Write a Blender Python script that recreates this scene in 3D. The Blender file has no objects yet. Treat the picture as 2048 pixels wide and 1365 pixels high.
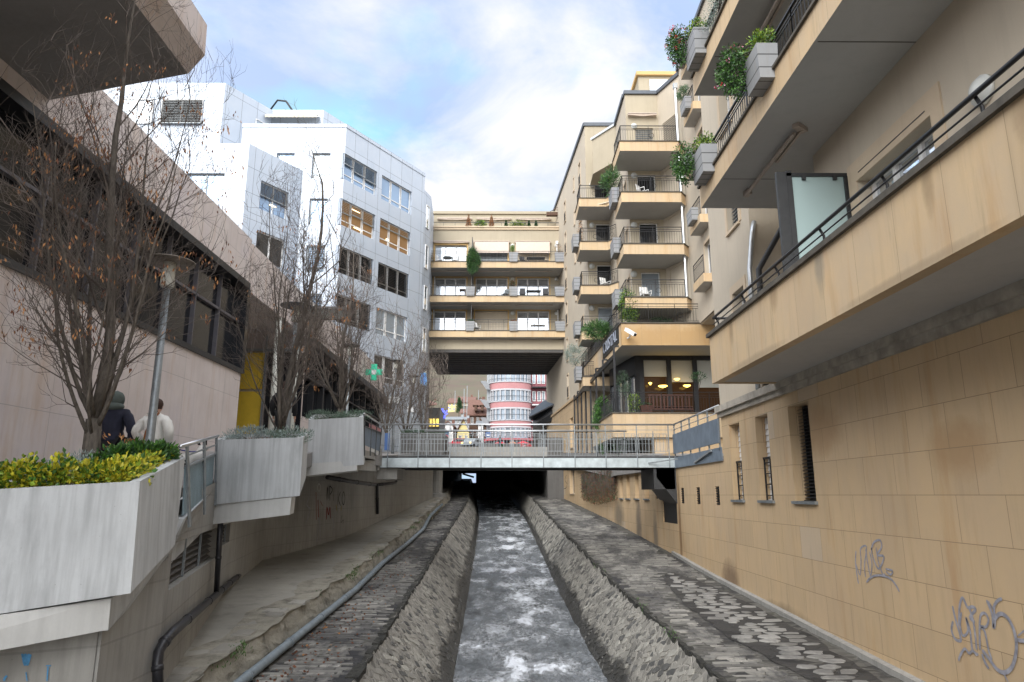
import bpy, bmesh, math, random
from mathutils import Vector
rad = math.radians
random.seed(7)
SC = bpy.context.scene
COL = SC.collection
# ------------------------------------------------------------------ camera
F, CX, CY, PITCH, YAW = 1394.0, 1024.0, 682.5, rad(12.46), rad(-0.41)
cam = bpy.data.cameras.new("camera"); camo = bpy.data.objects.new("camera", cam); COL.objects.link(camo)
cam.sensor_width = 36.0; cam.lens = F / 2048 * 36; cam.clip_start = 0.05; cam.clip_end = 6000
camo.rotation_euler = (rad(90) + PITCH, 0, YAW); camo.location = (0, 0, 0)
SC.camera = camo
# ------------------------------------------------------------------ sky, sun, exposure
SUN_EL, SUN_AZ = 30.0, 200.0          # azimuth measured clockwise from +Y: behind the camera, a little to the left
W = bpy.data.worlds.new("World"); SC.world = W; W.use_nodes = True
nt = W.node_tree; N = nt.nodes; L = nt.links; N.clear()
wo = N.new('ShaderNodeOutputWorld'); bg = N.new('ShaderNodeBackground'); L.new(bg.outputs[0], wo.inputs[0])
sky = N.new('ShaderNodeTexSky'); sky.sky_type = 'NISHITA'; sky.sun_disc = False
sky.sun_elevation = rad(SUN_EL); sky.sun_rotation = rad(SUN_AZ); sky.air_density = 1.0; sky.dust_density = 1.5
bg.inputs['Strength'].default_value = 0.05
tc = N.new('ShaderNodeTexCoord'); sep = N.new('ShaderNodeSeparateXYZ'); L.new(tc.outputs['Generated'], sep.inputs[0])
def wmath(op, a, b=None, c=None, cl=False):
    n = N.new('ShaderNodeMath'); n.operation = op; n.use_clamp = cl
    for i, v in enumerate((a, b, c)):
        if v is None: continue
        if isinstance(v, (int, float)): n.inputs[i].default_value = v
        else: L.new(v, n.inputs[i])
    return n.outputs[0]
zc = wmath('ADD', wmath('MAXIMUM', sep.outputs[2], 0.0), 0.22)
cmb = N.new('ShaderNodeCombineXYZ'); L.new(wmath('DIVIDE', sep.outputs[0], zc), cmb.inputs[0]); L.new(wmath('DIVIDE', sep.outputs[1], zc), cmb.inputs[1])
def wnoise(scale, det, rough, off, dist=0.0):
    mp = N.new('ShaderNodeMapping'); mp.inputs['Location'].default_value = off; L.new(cmb.outputs[0], mp.inputs[0])
    n = N.new('ShaderNodeTexNoise'); n.inputs['Scale'].default_value = scale; n.inputs['Detail'].default_value = det
    n.inputs['Roughness'].default_value = rough; n.inputs['Distortion'].default_value = dist; L.new(mp.outputs[0], n.inputs[0]); return n.outputs['Fac']
def wramp(v, stops):
    r = N.new('ShaderNodeValToRGB'); e = r.color_ramp.elements
    e[0].position, e[0].color = stops[0]; e[1].position, e[1].color = stops[-1]
    for p, c in stops[1:-1]:
        k = e.new(p); k.color = c
    L.new(v, r.inputs[0]); return r.outputs[0]
def wmix(f, a, b):
    m = N.new('ShaderNodeMix'); m.data_type = 'RGBA'
    if isinstance(f, (int, float)): m.inputs[0].default_value = f
    else: L.new(f, m.inputs[0])
    for s, v in ((6, a), (7, b)):
        if isinstance(v, tuple): m.inputs[s].default_value = v
        else: L.new(v, m.inputs[s])
    return m.outputs[2]
def rayd(px, py):
    u, v = (px - CX) / F, (CY - py) / F
    c, s = math.cos(PITCH), math.sin(PITCH)
    x, y, z = u, c - v * s, s + v * c
    return Vector((x * math.cos(YAW) - y * math.sin(YAW), x * math.sin(YAW) + y * math.cos(YAW), z))
az_ = rad(SUN_AZ); sunv = Vector((math.sin(az_) * math.cos(rad(SUN_EL)), math.cos(az_) * math.cos(rad(SUN_EL)), math.sin(rad(SUN_EL))))
def wdist(d):
    vm = N.new('ShaderNodeVectorMath'); vm.operation = 'DISTANCE'; L.new(tc.outputs['Generated'], vm.inputs[0]); vm.inputs[1].default_value = d; return vm.outputs['Value']
def wblob(px, py, r):                     # a cloud bank sitting in one direction of the sky
    d = rayd(px, py).normalized()
    vm = N.new('ShaderNodeVectorMath'); vm.operation = 'DISTANCE'; L.new(tc.outputs['Generated'], vm.inputs[0]); vm.inputs[1].default_value = d
    return wmath('SUBTRACT', 1.0, wmath('DIVIDE', vm.outputs['Value'], r), cl=True)
haze_blue = wmix(0.8, sky.outputs[0], (2.6, 3.5, 5.3, 1))
base = wmix(wramp(wnoise(1.5, 3, .5, (3, 1, 0)), [(.38, (0, 0, 0, 1)), (.60, (1, 1, 1, 1))]), haze_blue, (2.8, 3.5, 5.0, 1))       # lavender thin cloud
base = wmix(wmath('MULTIPLY', wramp(wnoise(2.4, 4, .55, (9, 4, 0)), [(.5, (0, 0, 0, 1)), (.68, (1, 1, 1, 1))]), .9), base, (2.3, 4.5, 5.2, 1))  # cyan gaps
bank = wmath('MAXIMUM', wmath('MAXIMUM', wblob(1140, 265, .20), wblob(1190, 205, .12)), wmath('MAXIMUM', wblob(930, 400, .11), wblob(1010, 50, .10)))
dens = wmath('ADD', wnoise(2.3, 8, .62, (0.4, 7.3, 0), .3), wmath('MULTIPLY', bank, .27))
dens = wmath('ADD', dens, wmath('MULTIPLY', wblob(740, 10, .13), .2))
base = wmix(wramp(dens, [(.46, (0, 0, 0, 1)), (.58, (.35, .35, .35, 1)), (.76, (1, 1, 1, 1))]), base, (5.2, 5.15, 5.35, 1))
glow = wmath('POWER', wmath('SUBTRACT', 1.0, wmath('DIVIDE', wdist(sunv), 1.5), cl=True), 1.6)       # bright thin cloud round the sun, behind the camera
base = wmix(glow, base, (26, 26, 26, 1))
base = wmix(wramp(sep.outputs[2], [(.70, (0, 0, 0, 1)), (.86, (1, 1, 1, 1))]), base, (10, 10.2, 10.8, 1))      # brighter sky added overhead, above the view, as fill light
base = wmix(wramp(wmath('ABSOLUTE', sep.outputs[0]), [(.36, (0, 0, 0, 1)), (.62, (1, 1, 1, 1))]), base, (9.5, 9.6, 10, 1))      # brighter sky added at both sides, hidden by buildings, to fill the walls
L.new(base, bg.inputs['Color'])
sun = bpy.data.lights.new("sun", 'SUN'); sun.energy = 0.6; sun.angle = rad(30); sun.color = (1, .97, .92)
suno = bpy.data.objects.new("sun", sun); COL.objects.link(suno)
az = rad(SUN_AZ); sd = Vector((math.sin(az) * math.cos(rad(SUN_EL)), math.cos(az) * math.cos(rad(SUN_EL)), math.sin(rad(SUN_EL))))
suno.rotation_euler = (-sd).to_track_quat('-Z', 'Y').to_euler(); suno.location = (0, -10, 60)
SC.view_settings.view_transform = 'Standard'; SC.view_settings.look = 'None'; SC.view_settings.gamma = 1.0
SC.view_settings.exposure = 2.05
# ------------------------------------------------------------------ geometry helpers
Z = Vector((0, 0, 1))
def V(*a): return Vector(a)
def atY(px, py, Y): d = rayd(px, py); return d * (Y / d.y)
def atX(px, py, X): d = rayd(px, py); return d * (X / d.x)
def atZ(px, py, z): d = rayd(px, py); return d * (z / d.z)
class MB:
    def __init__(s): s.v = []; s.f = []; s.m = []
    def vert(s, p): s.v.append((p[0], p[1], p[2])); return len(s.v) - 1
    def poly(s, pts, m=0):
        i = len(s.v); s.v += [(p[0], p[1], p[2]) for p in pts]; s.f.append(tuple(range(i, i + len(pts)))); s.m.append(m)
    def hexa(s, p, m=0):                  # 8 corners: bottom 0-3 ccw, top 4-7
        i = len(s.v); s.v += [(q[0], q[1], q[2]) for q in p]
        for f in ((3, 2, 1, 0), (4, 5, 6, 7), (0, 1, 5, 4), (1, 2, 6, 5), (2, 3, 7, 6), (3, 0, 4, 7)):
            s.f.append(tuple(i + k for k in f)); s.m.append(m)
    def box(s, x0, x1, y0, y1, z0, z1, m=0):
        s.hexa([(x0, y0, z0), (x1, y0, z0), (x1, y1, z0), (x0, y1, z0), (x0, y0, z1), (x1, y0, z1), (x1, y1, z1), (x0, y1, z1)], m)
    def bar(s, a, b, w, h=None, up=Z, m=0):
        a = Vector(a); b = Vector(b); h = h or w; d = (b - a)
        if d.length < 1e-6: return
        d.normalize()
        if abs(d.dot(up)) > .99: up = Vector((1, 0, 0))
        s1 = d.cross(up).normalized() * (w / 2); u1 = s1.cross(d).normalized() * (h / 2)
        s.hexa([a - s1 - u1, a + s1 - u1, b + s1 - u1, b - s1 - u1, a - s1 + u1, a + s1 + u1, b + s1 + u1, b - s1 + u1], m)
    def tube(s, pts, r, n=8, m=0, cap=True):
        pts = [Vector(p) for p in pts]; k = len(pts); rs = r if isinstance(r, (list, tuple)) else [r] * k
        rings = []; prev = None
        for i, p in enumerate(pts):
            d = (pts[min(i + 1, k - 1)] - pts[max(i - 1, 0)])
            if d.length < 1e-9: d = Vector((0, 0, 1))
            d.normalize()
            if prev is None:
                a = d.cross(Vector((0, 0, 1)) if abs(d.z) < .9 else Vector((1, 0, 0))).normalized()
            else:
                a = (prev - d * prev.dot(d))
                a = a.normalized() if a.length > 1e-6 else d.orthogonal().normalized()
            prev = a; b = d.cross(a); i0 = len(s.v)
            for j in range(n):
                t = 2 * math.pi * j / n; q = p + (a * math.cos(t) + b * math.sin(t)) * rs[i]; s.v.append((q.x, q.y, q.z))
            rings.append(i0)
        for i in range(k - 1):
            for j in range(n):
                s.f.append((rings[i] + j, rings[i] + (j + 1) % n, rings[i + 1] + (j + 1) % n, rings[i + 1] + j)); s.m.append(m)
        if cap:
            s.f.append(tuple(rings[0] + j for j in reversed(range(n)))); s.m.append(m)
            s.f.append(tuple(rings[-1] + j for j in range(n))); s.m.append(m)
    def lathe(s, c, prof, n=16, m=0):     # prof: (radius, z)
        c = Vector(c); i0 = len(s.v)
        for r, z in prof:
            for j in range(n):
                t = 2 * math.pi * j / n; s.v.append((c.x + r * math.cos(t), c.y + r * math.sin(t), c.z + z))
        for i in range(len(prof) - 1):
            for j in range(n):
                s.f.append((i0 + i * n + j, i0 + i * n + (j + 1) % n, i0 + (i + 1) * n + (j + 1) % n, i0 + (i + 1) * n + j)); s.m.append(m)
        s.f.append(tuple(i0 + j for j in reversed(range(n)))); s.m.append(m)
        k = i0 + (len(prof) - 1) * n; s.f.append(tuple(k + j for j in range(n))); s.m.append(m)
    def prism(s, poly, z0, z1, m=0):      # z0,z1 numbers or per-vertex lists
        n = len(poly); z0 = z0 if isinstance(z0, (list, tuple)) else [z0] * n; z1 = z1 if isinstance(z1, (list, tuple)) else [z1] * n
        i = len(s.v); s.v += [(p[0], p[1], z0[k]) for k, p in enumerate(poly)] + [(p[0], p[1], z1[k]) for k, p in enumerate(poly)]
        s.f.append(tuple(i + k for k in reversed(range(n)))); s.m.append(m); s.f.append(tuple(i + n + k for k in range(n))); s.m.append(m)
        for k in range(n):
            k2 = (k + 1) % n; s.f.append((i + k, i + k2, i + n + k2, i + n + k)); s.m.append(m)
def boxuv(me):
    uv = me.uv_layers.new(name="uv").data; vs = me.vertices
    for p in me.polygons:
        n = p.normal
        if abs(n.z) > .75:
            for li in p.loop_indices:
                c = vs[me.loops[li].vertex_index].co; uv[li].uv = (c.x, c.y)
        else:
            t = Vector((-n.y, n.x, 0)).normalized()
            if abs(t.y) > abs(t.x):
                t = t if t.y > 0 else -t
            elif t.x < 0: t = -t
            for li in p.loop_indices:
                c = vs[me.loops[li].vertex_index].co; uv[li].uv = (t.x * c.x + t.y * c.y, c.z)
def obj(name, mb, mats, parent=None, smooth=False, label=None):
    me = bpy.data.meshes.new(name); me.from_pydata(mb.v, [], mb.f); me.update()
    if not isinstance(mats, (list, tuple)): mats = [mats]
    for m in mats: me.materials.append(M(m) if isinstance(m, str) else m)
    if len(mats) > 1: me.polygons.foreach_set('material_index', mb.m)
    boxuv(me)
    if smooth: me.polygons.foreach_set('use_smooth', [True] * len(me.polygons))
    o = bpy.data.objects.new(name, me); COL.objects.link(o)
    if parent is not None:
        o.parent = parent; r = parent
        off = Vector((0, 0, 0))
        while r is not None: off += r.location; r = r.parent
        if off.length > 0: me.transform(__import__('mathutils').Matrix.Translation(-off))
    if label: o['label'] = label
    return o
def tag(o, label, cat, group=None, kind=None):
    if kind: o['kind'] = kind
    if label: o['label'] = label
    if cat: o['category'] = cat
    if group: o['group'] = group
    return o
def thing(name, label, cat, loc=(0, 0, 0), group=None):
    o = bpy.data.objects.new(name, None); COL.objects.link(o); o.location = loc; o.empty_display_size = .2
    return tag(o, label, cat, group)
def one(name, mb, mats, label, cat, group=None, smooth=False):
    return tag(obj(name, mb, mats, None, smooth), label, cat, group)
def struct(name, mb, mats, smooth=False):
    o = obj(name, mb, mats, None, smooth); o['kind'] = 'structure'; return o
def dup(root, loc, label=None, group=None):
    def cp(o, par):
        c = o.copy(); COL.objects.link(c); c.parent = par
        for ch in kids.get(o.name, []): cp(ch, c)
        return c
    kids = {}
    def scan(o):
        kids[o.name] = list(o.children)
        for ch in o.children: scan(ch)
    scan(root); r = cp(root, None); r.location = loc
    if label: r['label'] = label
    if group: r['group'] = group
    return r
class Fr:                                 # a vertical facade frame: u along the wall, v up, d into the building
    def __init__(s, a, b, z=0.0, flip=False):
        s.O = Vector((a[0], a[1], z)); d = Vector((b[0] - a[0], b[1] - a[1], 0)); s.w = d.length; s.U = d.normalized()
        s.N = Vector((-s.U.y, s.U.x, 0)) * (-1 if flip else 1)
    def p(s, u, v, d=0.0): return s.O + s.U * u + Z * v + s.N * d
    def uv(s, px, py, d=0.0):
        r = rayd(px, py); o = s.O + s.N * d; t = o.dot(s.N) / r.dot(s.N); q = r * t - s.O; return q.dot(s.U), q.z
    def box(s, mb, u0, u1, v0, v1, d0, d1, m=0):
        mb.hexa([s.p(u0, v0, d0), s.p(u1, v0, d0), s.p(u1, v0, d1), s.p(u0, v0, d1), s.p(u0, v1, d0), s.p(u1, v1, d0), s.p(u1, v1, d1), s.p(u0, v1, d1)], m)
    def wall(s, mb, u0, u1, v0, v1, holes=(), depth=.25, m=0, mr=None, back=None):
        us = sorted({u0, u1, *[h[0] for h in holes], *[h[1] for h in holes]}); vs = sorted({v0, v1, *[h[2] for h in holes], *[h[3] for h in holes]})
        us = [u for u in us if u0 <= u <= u1]; vs = [v for v in vs if v0 <= v <= v1]
        for j in range(len(vs) - 1):
            run = None
            for i in range(len(us) - 1):
                cu, cv = (us[i] + us[i + 1]) / 2, (vs[j] + vs[j + 1]) / 2
                ins = any(h[0] < cu < h[1] and h[2] < cv < h[3] for h in holes)
                if not ins and run is None: run = us[i]
                if run is not None and (ins or i == len(us) - 2):
                    e = us[i] if ins else us[i + 1]
                    mb.poly([s.p(run, vs[j]), s.p(e, vs[j]), s.p(e, vs[j + 1]), s.p(run, vs[j + 1])], m); run = None
        mr = m if mr is None else mr
        for a, b, c, e in holes:
            mb.poly([s.p(a, c), s.p(a, e), s.p(a, e, depth), s.p(a, c, depth)], mr); mb.poly([s.p(b, c), s.p(b, c, depth), s.p(b, e, depth), s.p(b, e)], mr)
            mb.poly([s.p(a, e), s.p(b, e), s.p(b, e, depth), s.p(a, e, depth)], mr); mb.poly([s.p(a, c), s.p(a, c, depth), s.p(b, c, depth), s.p(b, c)], mr)
        if back:
            mb.poly([s.p(u0, v0, back), s.p(u1, v0, back), s.p(u1, v1, back), s.p(u0, v1, back)], m)
            for a in (u0, u1): mb.poly([s.p(a, v0), s.p(a, v1), s.p(a, v1, back), s.p(a, v0, back)], m)
            mb.poly([s.p(u0, v1), s.p(u1, v1), s.p(u1, v1, back), s.p(u0, v1, back)], m)
# ------------------------------------------------------------------ materials
MATS = {}
def M(n): return MATS[n]
class NT:
    def __init__(s, name, rough=.7, metal=0.0, spec=.5):
        s.m = bpy.data.materials.new(name); s.m.use_nodes = True; s.t = s.m.node_tree; s.n = s.t.nodes; s.l = s.t.links
        s.b = s.n['Principled BSDF']; s.b.inputs['Roughness'].default_value = rough; s.b.inputs['Metallic'].default_value = metal
        s.b.inputs['Specular IOR Level'].default_value = spec; MATS[name] = s.m
        s.geo = None
    def pos(s):
        if not s.geo: s.geo = s.n.new('ShaderNodeNewGeometry')
        return s.geo.outputs['Position']
    def uv(s):
        t = s.n.new('ShaderNodeUVMap'); t.uv_map = 'uv'; return t.outputs[0]
    def ocoord(s): return s.n.new('ShaderNodeTexCoord').outputs['Object']
    def map(s, v, sc=(1, 1, 1), rot=(0, 0, 0), loc=(0, 0, 0)):
        m = s.n.new('ShaderNodeMapping'); m.inputs['Scale'].default_value = sc; m.inputs['Rotation'].default_value = rot; m.inputs['Location'].default_value = loc; s.l.new(v, m.inputs[0]); return m.outputs[0]
    def noise(s, v, scale, det=4, rough=.55, dist=0, col=False):
        n = s.n.new('ShaderNodeTexNoise'); n.inputs['Scale'].default_value = scale; n.inputs['Detail'].default_value = det; n.inputs['Roughness'].default_value = rough; n.inputs['Distortion'].default_value = dist
        s.l.new(v, n.inputs[0]); return n.outputs['Color' if col else 'Fac']
    def voro(s, v, scale, feat='F1', rnd=1.0, out='Distance'):
        n = s.n.new('ShaderNodeTexVoronoi'); n.feature = feat; n.inputs['Scale'].default_value = scale; n.inputs['Randomness'].default_value = rnd; s.l.new(v, n.inputs[0]); return n.outputs[out]
    def brick(s, v, w, h, mortar=.01, off=.5, c1=(.4, .4, .4, 1), c2=(.6, .6, .6, 1), bias=0.0, smooth=.1):
        n = s.n.new('ShaderNodeTexBrick'); n.offset = off; n.inputs['Scale'].default_value = 1; n.inputs['Brick Width'].default_value = w; n.inputs['Row Height'].default_value = h
        n.inputs['Mortar Size'].default_value = mortar; n.inputs['Mortar Smooth'].default_value = smooth; n.inputs['Bias'].default_value = bias; n.inputs['Color1'].default_value = c1; n.inputs['Color2'].default_value = c2; n.inputs['Mortar'].default_value = (0, 0, 0, 1)
        s.l.new(v, n.inputs[0]); return n.outputs['Color'], n.outputs['Fac']
    def math(s, op, a, b=None, cl=False, c=None):
        n = s.n.new('ShaderNodeMath'); n.operation = op; n.use_clamp = cl
        for i, v in enumerate((a, b, c)):
            if v is None: continue
            if isinstance(v, (int, float)): n.inputs[i].default_value = v
            else: s.l.new(v, n.inputs[i])
        return n.outputs[0]
    def ramp(s, v, stops, interp='LINEAR'):
        r = s.n.new('ShaderNodeValToRGB'); r.color_ramp.interpolation = interp; e = r.color_ramp.elements
        cc = lambda c: (c, c, c, 1) if isinstance(c, (int, float)) else (*c[:3], 1)
        e[0].position = stops[0][0]; e[0].color = cc(stops[0][1]); e[1].position = stops[-1][0]; e[1].color = cc(stops[-1][1])
        for p, c in stops[1:-1]:
            k = e.new(p); k.color = cc(c)
        s.l.new(v, r.inputs[0]); return r.outputs[0]
    def mix(s, f, a, b, mode='MIX'):
        m = s.n.new('ShaderNodeMix'); m.data_type = 'RGBA'; m.blend_type = mode
        for k, v in ((0, f), (6, a), (7, b)):
            if isinstance(v, (int, float)): m.inputs[k].default_value = v if k == 0 else (v, v, v, 1)
            elif isinstance(v, tuple): m.inputs[k].default_value = (*v[:3], 1)
            else: s.l.new(v, m.inputs[k])
        return m.outputs[2]
    def sepz(s, v, k=2):
        n = s.n.new('ShaderNodeSeparateXYZ'); s.l.new(v, n.inputs[0]); return n.outputs[k]
    def col(s, v):
        if isinstance(v, tuple): s.b.inputs['Base Color'].default_value = (*v[:3], 1)
        else: s.l.new(v, s.b.inputs['Base Color'])
        return s
    def rgh(s, v): s.l.new(v, s.b.inputs['Roughness']); return s
    def bump(s, h, strength=.3, dist=.02):
        n = s.n.new('ShaderNodeBump'); n.inputs['Strength'].default_value = strength; n.inputs['Distance'].default_value = dist; s.l.new(h, n.inputs['Height']); s.l.new(n.outputs[0], s.b.inputs['Normal']); return s
def hx(r, g, b):                          # 0-255 picture colour to linear
    f = lambda c: (c / 255 / 12.92) if c <= 10 else ((c / 255 + .055) / 1.055) ** 2.4
    return (f(r), f(g), f(b))
def sc3(c, k): return tuple(x * k for x in c)
def plain(name, c, rough=.6, metal=0.0, var=.12, scale=6, bump=0.0, spec=.5):
    t = NT(name, rough, metal, spec); n = t.noise(t.pos(), scale, 5, .6)
    t.col(t.mix(t.ramp(n, [(.3, 0.0), (.7, 1.0)]), sc3(c, 1 - var), sc3(c, 1 + var)))
    if bump: t.bump(t.noise(t.pos(), scale * 12, 3), bump, .01)
    return t
def concrete(name, c, streak=.35, board=False, dirt=.3, scale=1.0):
    t = NT(name, .85); p = t.pos()
    a = t.noise(p, .7 * scale, 6, .62); st = t.noise(t.map(p, (7, 7, .35)), 1.6 * scale, 4, .6); fine = t.noise(p, 45, 4, .7)
    cl = t.mix(t.ramp(a, [(.3, 0.0), (.72, 1.0)]), sc3(c, .82), sc3(c, 1.12))
    cl = t.mix(t.math('MULTIPLY', t.ramp(st, [(.42, 0.0), (.68, 1.0)]), streak), cl, sc3(c, .55))
    cl = t.mix(t.math('MULTIPLY', t.ramp(t.noise(t.map(p, (1.5, 1.5, .5), loc=(5, 3, 1)), 1.3, 6, .7), [(.52, 0.0), (.75, 1.0)]), dirt), cl, sc3(c, .38))
    cl = t.mix(t.math('MULTIPLY', fine, .18), cl, sc3(c, .5))
    pits = t.ramp(t.voro(p, 9), [(.02, 1.0), (.05, 0.0)])
    cl = t.mix(t.math('MULTIPLY', pits, .55), cl, sc3(c, .3))
    t.col(cl); h = t.math('SUBTRACT', t.math('ADD', t.math('MULTIPLY', fine, .4), st), pits)
    if board:
        _, m = t.brick(t.uv(), 3.0, .5, .012); t.col(t.mix(t.math('MULTIPLY', m, .25), cl, sc3(c, .35))); h = t.math('SUBTRACT', h, m)
    t.bump(h, .25, .012); return t
concrete('concrete', (.60, .62, .63), .6, False, .5); concrete('concrete_light', (.63, .63, .61), .2, False, .22)
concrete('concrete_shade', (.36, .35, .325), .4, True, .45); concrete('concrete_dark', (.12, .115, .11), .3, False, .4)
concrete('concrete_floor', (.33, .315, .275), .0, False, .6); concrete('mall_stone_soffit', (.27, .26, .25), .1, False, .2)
def panels(name, c, w, h, mort=.006, off=.0, var=.1, rough=.8, metal=0.0, jc=.4, c2=None, spec=.5, patch=.0, bump=.2, stains=()):
    t = NT(name, rough, metal, spec); p = t.pos(); uv = t.uv()
    bc, bf = t.brick(uv, w, h, mort, off, (1 - var,) * 3 + (1,), (1 + var if var < .5 else 1,) * 3 + (1,))
    n = t.noise(p, 1.1, 6, .65); n2 = t.noise(t.map(p, (6, 6, .6), loc=(3, 1, 7)), 1.2, 5, .6)
    cl = t.mix(t.ramp(n, [(.3, 0.0), (.7, 1.0)]), c, c2 or sc3(c, .85))
    cl = t.mix(t.math('MULTIPLY', t.ramp(n2, [(.5, 0.0), (.75, 1.0)]), .35), cl, sc3(c, .62) if not metal else sc3(c, .85))
    if not metal:
        r1 = t.noise(t.map(p, (2.2, 2.2, .25), loc=(11, 4, 2)), 1.0, 7, .68); r2 = t.noise(t.map(p, (1, 1, .8), loc=(2, 9, 5)), .55, 6, .7)
        cl = t.mix(t.math('MULTIPLY', t.ramp(r1, [(.54, 0.0), (.70, 1.0)]), .45), cl, (c[0] * .72, c[1] * .52, c[2] * .34)); cl = t.mix(t.math('MULTIPLY', t.ramp(r2, [(.5, 0.0), (.68, 1.0)]), .4), cl, (c[0] * .82, c[1] * .84, c[2] * .98))
        cl = t.mix(t.math('MULTIPLY', t.ramp(t.noise(t.map(p, (3, 3, .3), loc=(7, 7, 7)), 1.3, 6, .7), [(.60, 0.0), (.78, 1.0)]), .5), cl, sc3(c, .3))
    if patch:
        sel = t.ramp(t.brick(t.map(uv, loc=(0, 0, 0)), w, h, 0.0, off, (0, 0, 0, 1), (1, 1, 1, 1))[0], [(.965, 0.0), (.975, 1.0)])
        cl = t.mix(t.math('MULTIPLY', sel, patch), cl, (.46, .42, .36))
    cl = t.mix(.8, cl, bc, 'MULTIPLY') if var else cl
    cl = t.mix(t.math('MULTIPLY', t.noise(p, 60, 3, .7), .2), cl, sc3(c, .6)) if not metal else cl
    for (y0, z0, ry, rz, dk) in stains:       # damp and rusty marks, each with its own place and outline
        py_, pz_ = t.sepz(p, 1), t.sepz(p, 2); q1 = t.math('POWER', t.math('ABSOLUTE', t.math('DIVIDE', t.math('SUBTRACT', py_, y0), ry)), 2.0); q2 = t.math('POWER', t.math('ABSOLUTE', t.math('DIVIDE', t.math('SUBTRACT', pz_, z0), rz)), 2.0)
        m_ = t.math('SUBTRACT', t.math('SUBTRACT', 1.35, t.math('ADD', q1, q2)), t.noise(p, 2.6, 5, .7)); cl = t.mix(t.math('MULTIPLY', t.ramp(m_, [(.0, 0.0), (.75, 1.0)]), .75), cl, dk)
    cl = t.mix(bf, cl, sc3(c, jc)); t.col(cl)
    t.bump(t.math('SUBTRACT', t.math('MULTIPLY', t.noise(p, 50, 3), .3 if not metal else .02), bf), bump, .008); return t
panels('sandstone', (.60, .435, .255), .95, .62, .004, .5, .06, c2=(.54, .405, .255), patch=.4, stains=((19.6, -2.35, 1.0, .8, (.16, .10, .06)), (24.9, -1.2, .22, 2.6, (.20, .10, .035)), (31.5, -1.4, .7, 1.8, (.14, .12, .10)), (16.0, -2.6, 2.2, .35, (.20, .15, .09)), (28.5, -1.6, .5, 1.2, (.17, .14, .11)), (36, -1.0, 1.6, .9, (.15, .13, .10)), (9.3, .6, .9, .5, (.42, .27, .14)), (13.5, 1.2, 1.3, .6, (.40, .26, .14))))
panels('fascia_stone', (.62, .455, .265), .95, 47.9, .003, .0, .07, c2=(.52, .41, .28), patch=.5, stains=((13.6, 3.3, .16, .5, (.30, .21, .12)), (9.55, 3.3, .2, .7, (.28, .24, .18)), (6.9, 3.35, .14, .6, (.33, .24, .14)), (5.4, 3.3, .3, .5, (.30, .21, .12)), (11.3, 3.3, .25, .35, (.36, .25, .14)), (12.5, 2.42, 1.8, .12, (.34, .26, .17)), (7.5, 2.42, 2.0, .1, (.34, .26, .17)), (33.5, 7.6, .4, .9, (.40, .24, .09))))
panels('mall_stone', (.70, .63, .60), 2.6, 1.5, .006, .0, .04, c2=(.61, .53, .50), jc=.55)
panels('metal_panel', (.46, .51, .58), 1.25, 1.65, .012, .0, .03, rough=.45, metal=.2, jc=.25, c2=(.42, .48, .56), bump=.08)
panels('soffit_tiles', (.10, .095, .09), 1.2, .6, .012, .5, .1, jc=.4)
panels('white_planks', (.31, .32, .33), 6, .235, .012, .0, .02, jc=.25)
def stucco(name, c, dirt=.25):
    t = NT(name, .92); p = t.pos(); n = t.noise(p, .6, 6, .62); f = t.noise(p, 38, 5, .75)
    st = t.noise(t.map(p, (5, 5, .3), loc=(2, 8, 3)), 1.1, 5, .6)
    cl = t.mix(t.ramp(n, [(.3, 0.0), (.7, 1.0)]), sc3(c, .92), sc3(c, 1.06)); cl = t.mix(t.math('MULTIPLY', t.ramp(st, [(.5, 0.0), (.78, 1.0)]), dirt), cl, sc3(c, .62))
    t.col(t.mix(t.math('MULTIPLY', f, .3), cl, sc3(c, .72))).bump(f, .35, .01); return t
stucco('stucco', (.53, .465, .37)); stucco('stucco_cream', (.43, .375, .28)); stucco('stucco_trim', (.62, .42, .19), .15); stucco('soffit_paint', (.46, .455, .44), .2)
stucco('trim_pale', (.58, .47, .34), .2); stucco('pink_plaster', (.47, .23, .235), .1); stucco('band_white', (.50, .50, .52), .1); stucco('white_plaster', (.68, .68, .68), .2); stucco('yellow_plaster', (.66, .56, .26)); stucco('tan_plaster', (.50, .42, .30)); stucco('grey_plaster', (.36, .38, .40))
plain('black_metal', (.022, .023, .026), .45, .3); plain('dark_metal', (.05, .052, .055), .5, .4); plain('galvanised', (.27, .295, .31), .45, .5, .2, 9); plain('steel_rail', (.62, .64, .66), .28, .9, .08, 6)
plain('blue_grey_panel', (.17, .215, .27), .5, .3, .2, 3); plain('blue_glass_panel', (.24, .33, .37), .3, .1, .2, 3); plain('white_paint', (.74, .74, .73), .45); plain('cream_blind', (.62, .54, .42), .7, var=.05)
plain('awning_cloth', (.60, .50, .42), .85, var=.06); plain('awning_box', (.42, .36, .31), .5, .3); plain('coping', (.085, .075, .06), .8, var=.35, scale=4); plain('cornice', (.36, .33, .28), .85, var=.3, scale=3, bump=.3)
plain('roof_sheet', (.09, .10, .115), .5, .5); plain('plastic_pipe', (.022, .022, .026), .4, var=.3); plain('grey_pipe', (.20, .24, .27), .5, var=.25, scale=5); plain('zinc', (.55, .58, .60), .35, .8)
plain('lamp_glass', (.62, .64, .62), .25, var=.03); plain('lamp_cream', (.66, .66, .60), .5); plain('asphalt', (.075, .075, .078), .9, var=.3, scale=2, bump=.3); plain('pavement', (.24, .23, .22), .9, var=.2, scale=2, bump=.2)
plain('yellow_panel', (.80, .55, .05), .5, var=.06); plain('soil', (.07, .045, .03), .95, var=.4, scale=14, bump=.6); plain('green_plastic', (.0, .30, .16), .4); plain('sign_white', (.62, .63, .63), .5, var=.04); plain('sign_blue', (.04, .10, .26), .45)
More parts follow.
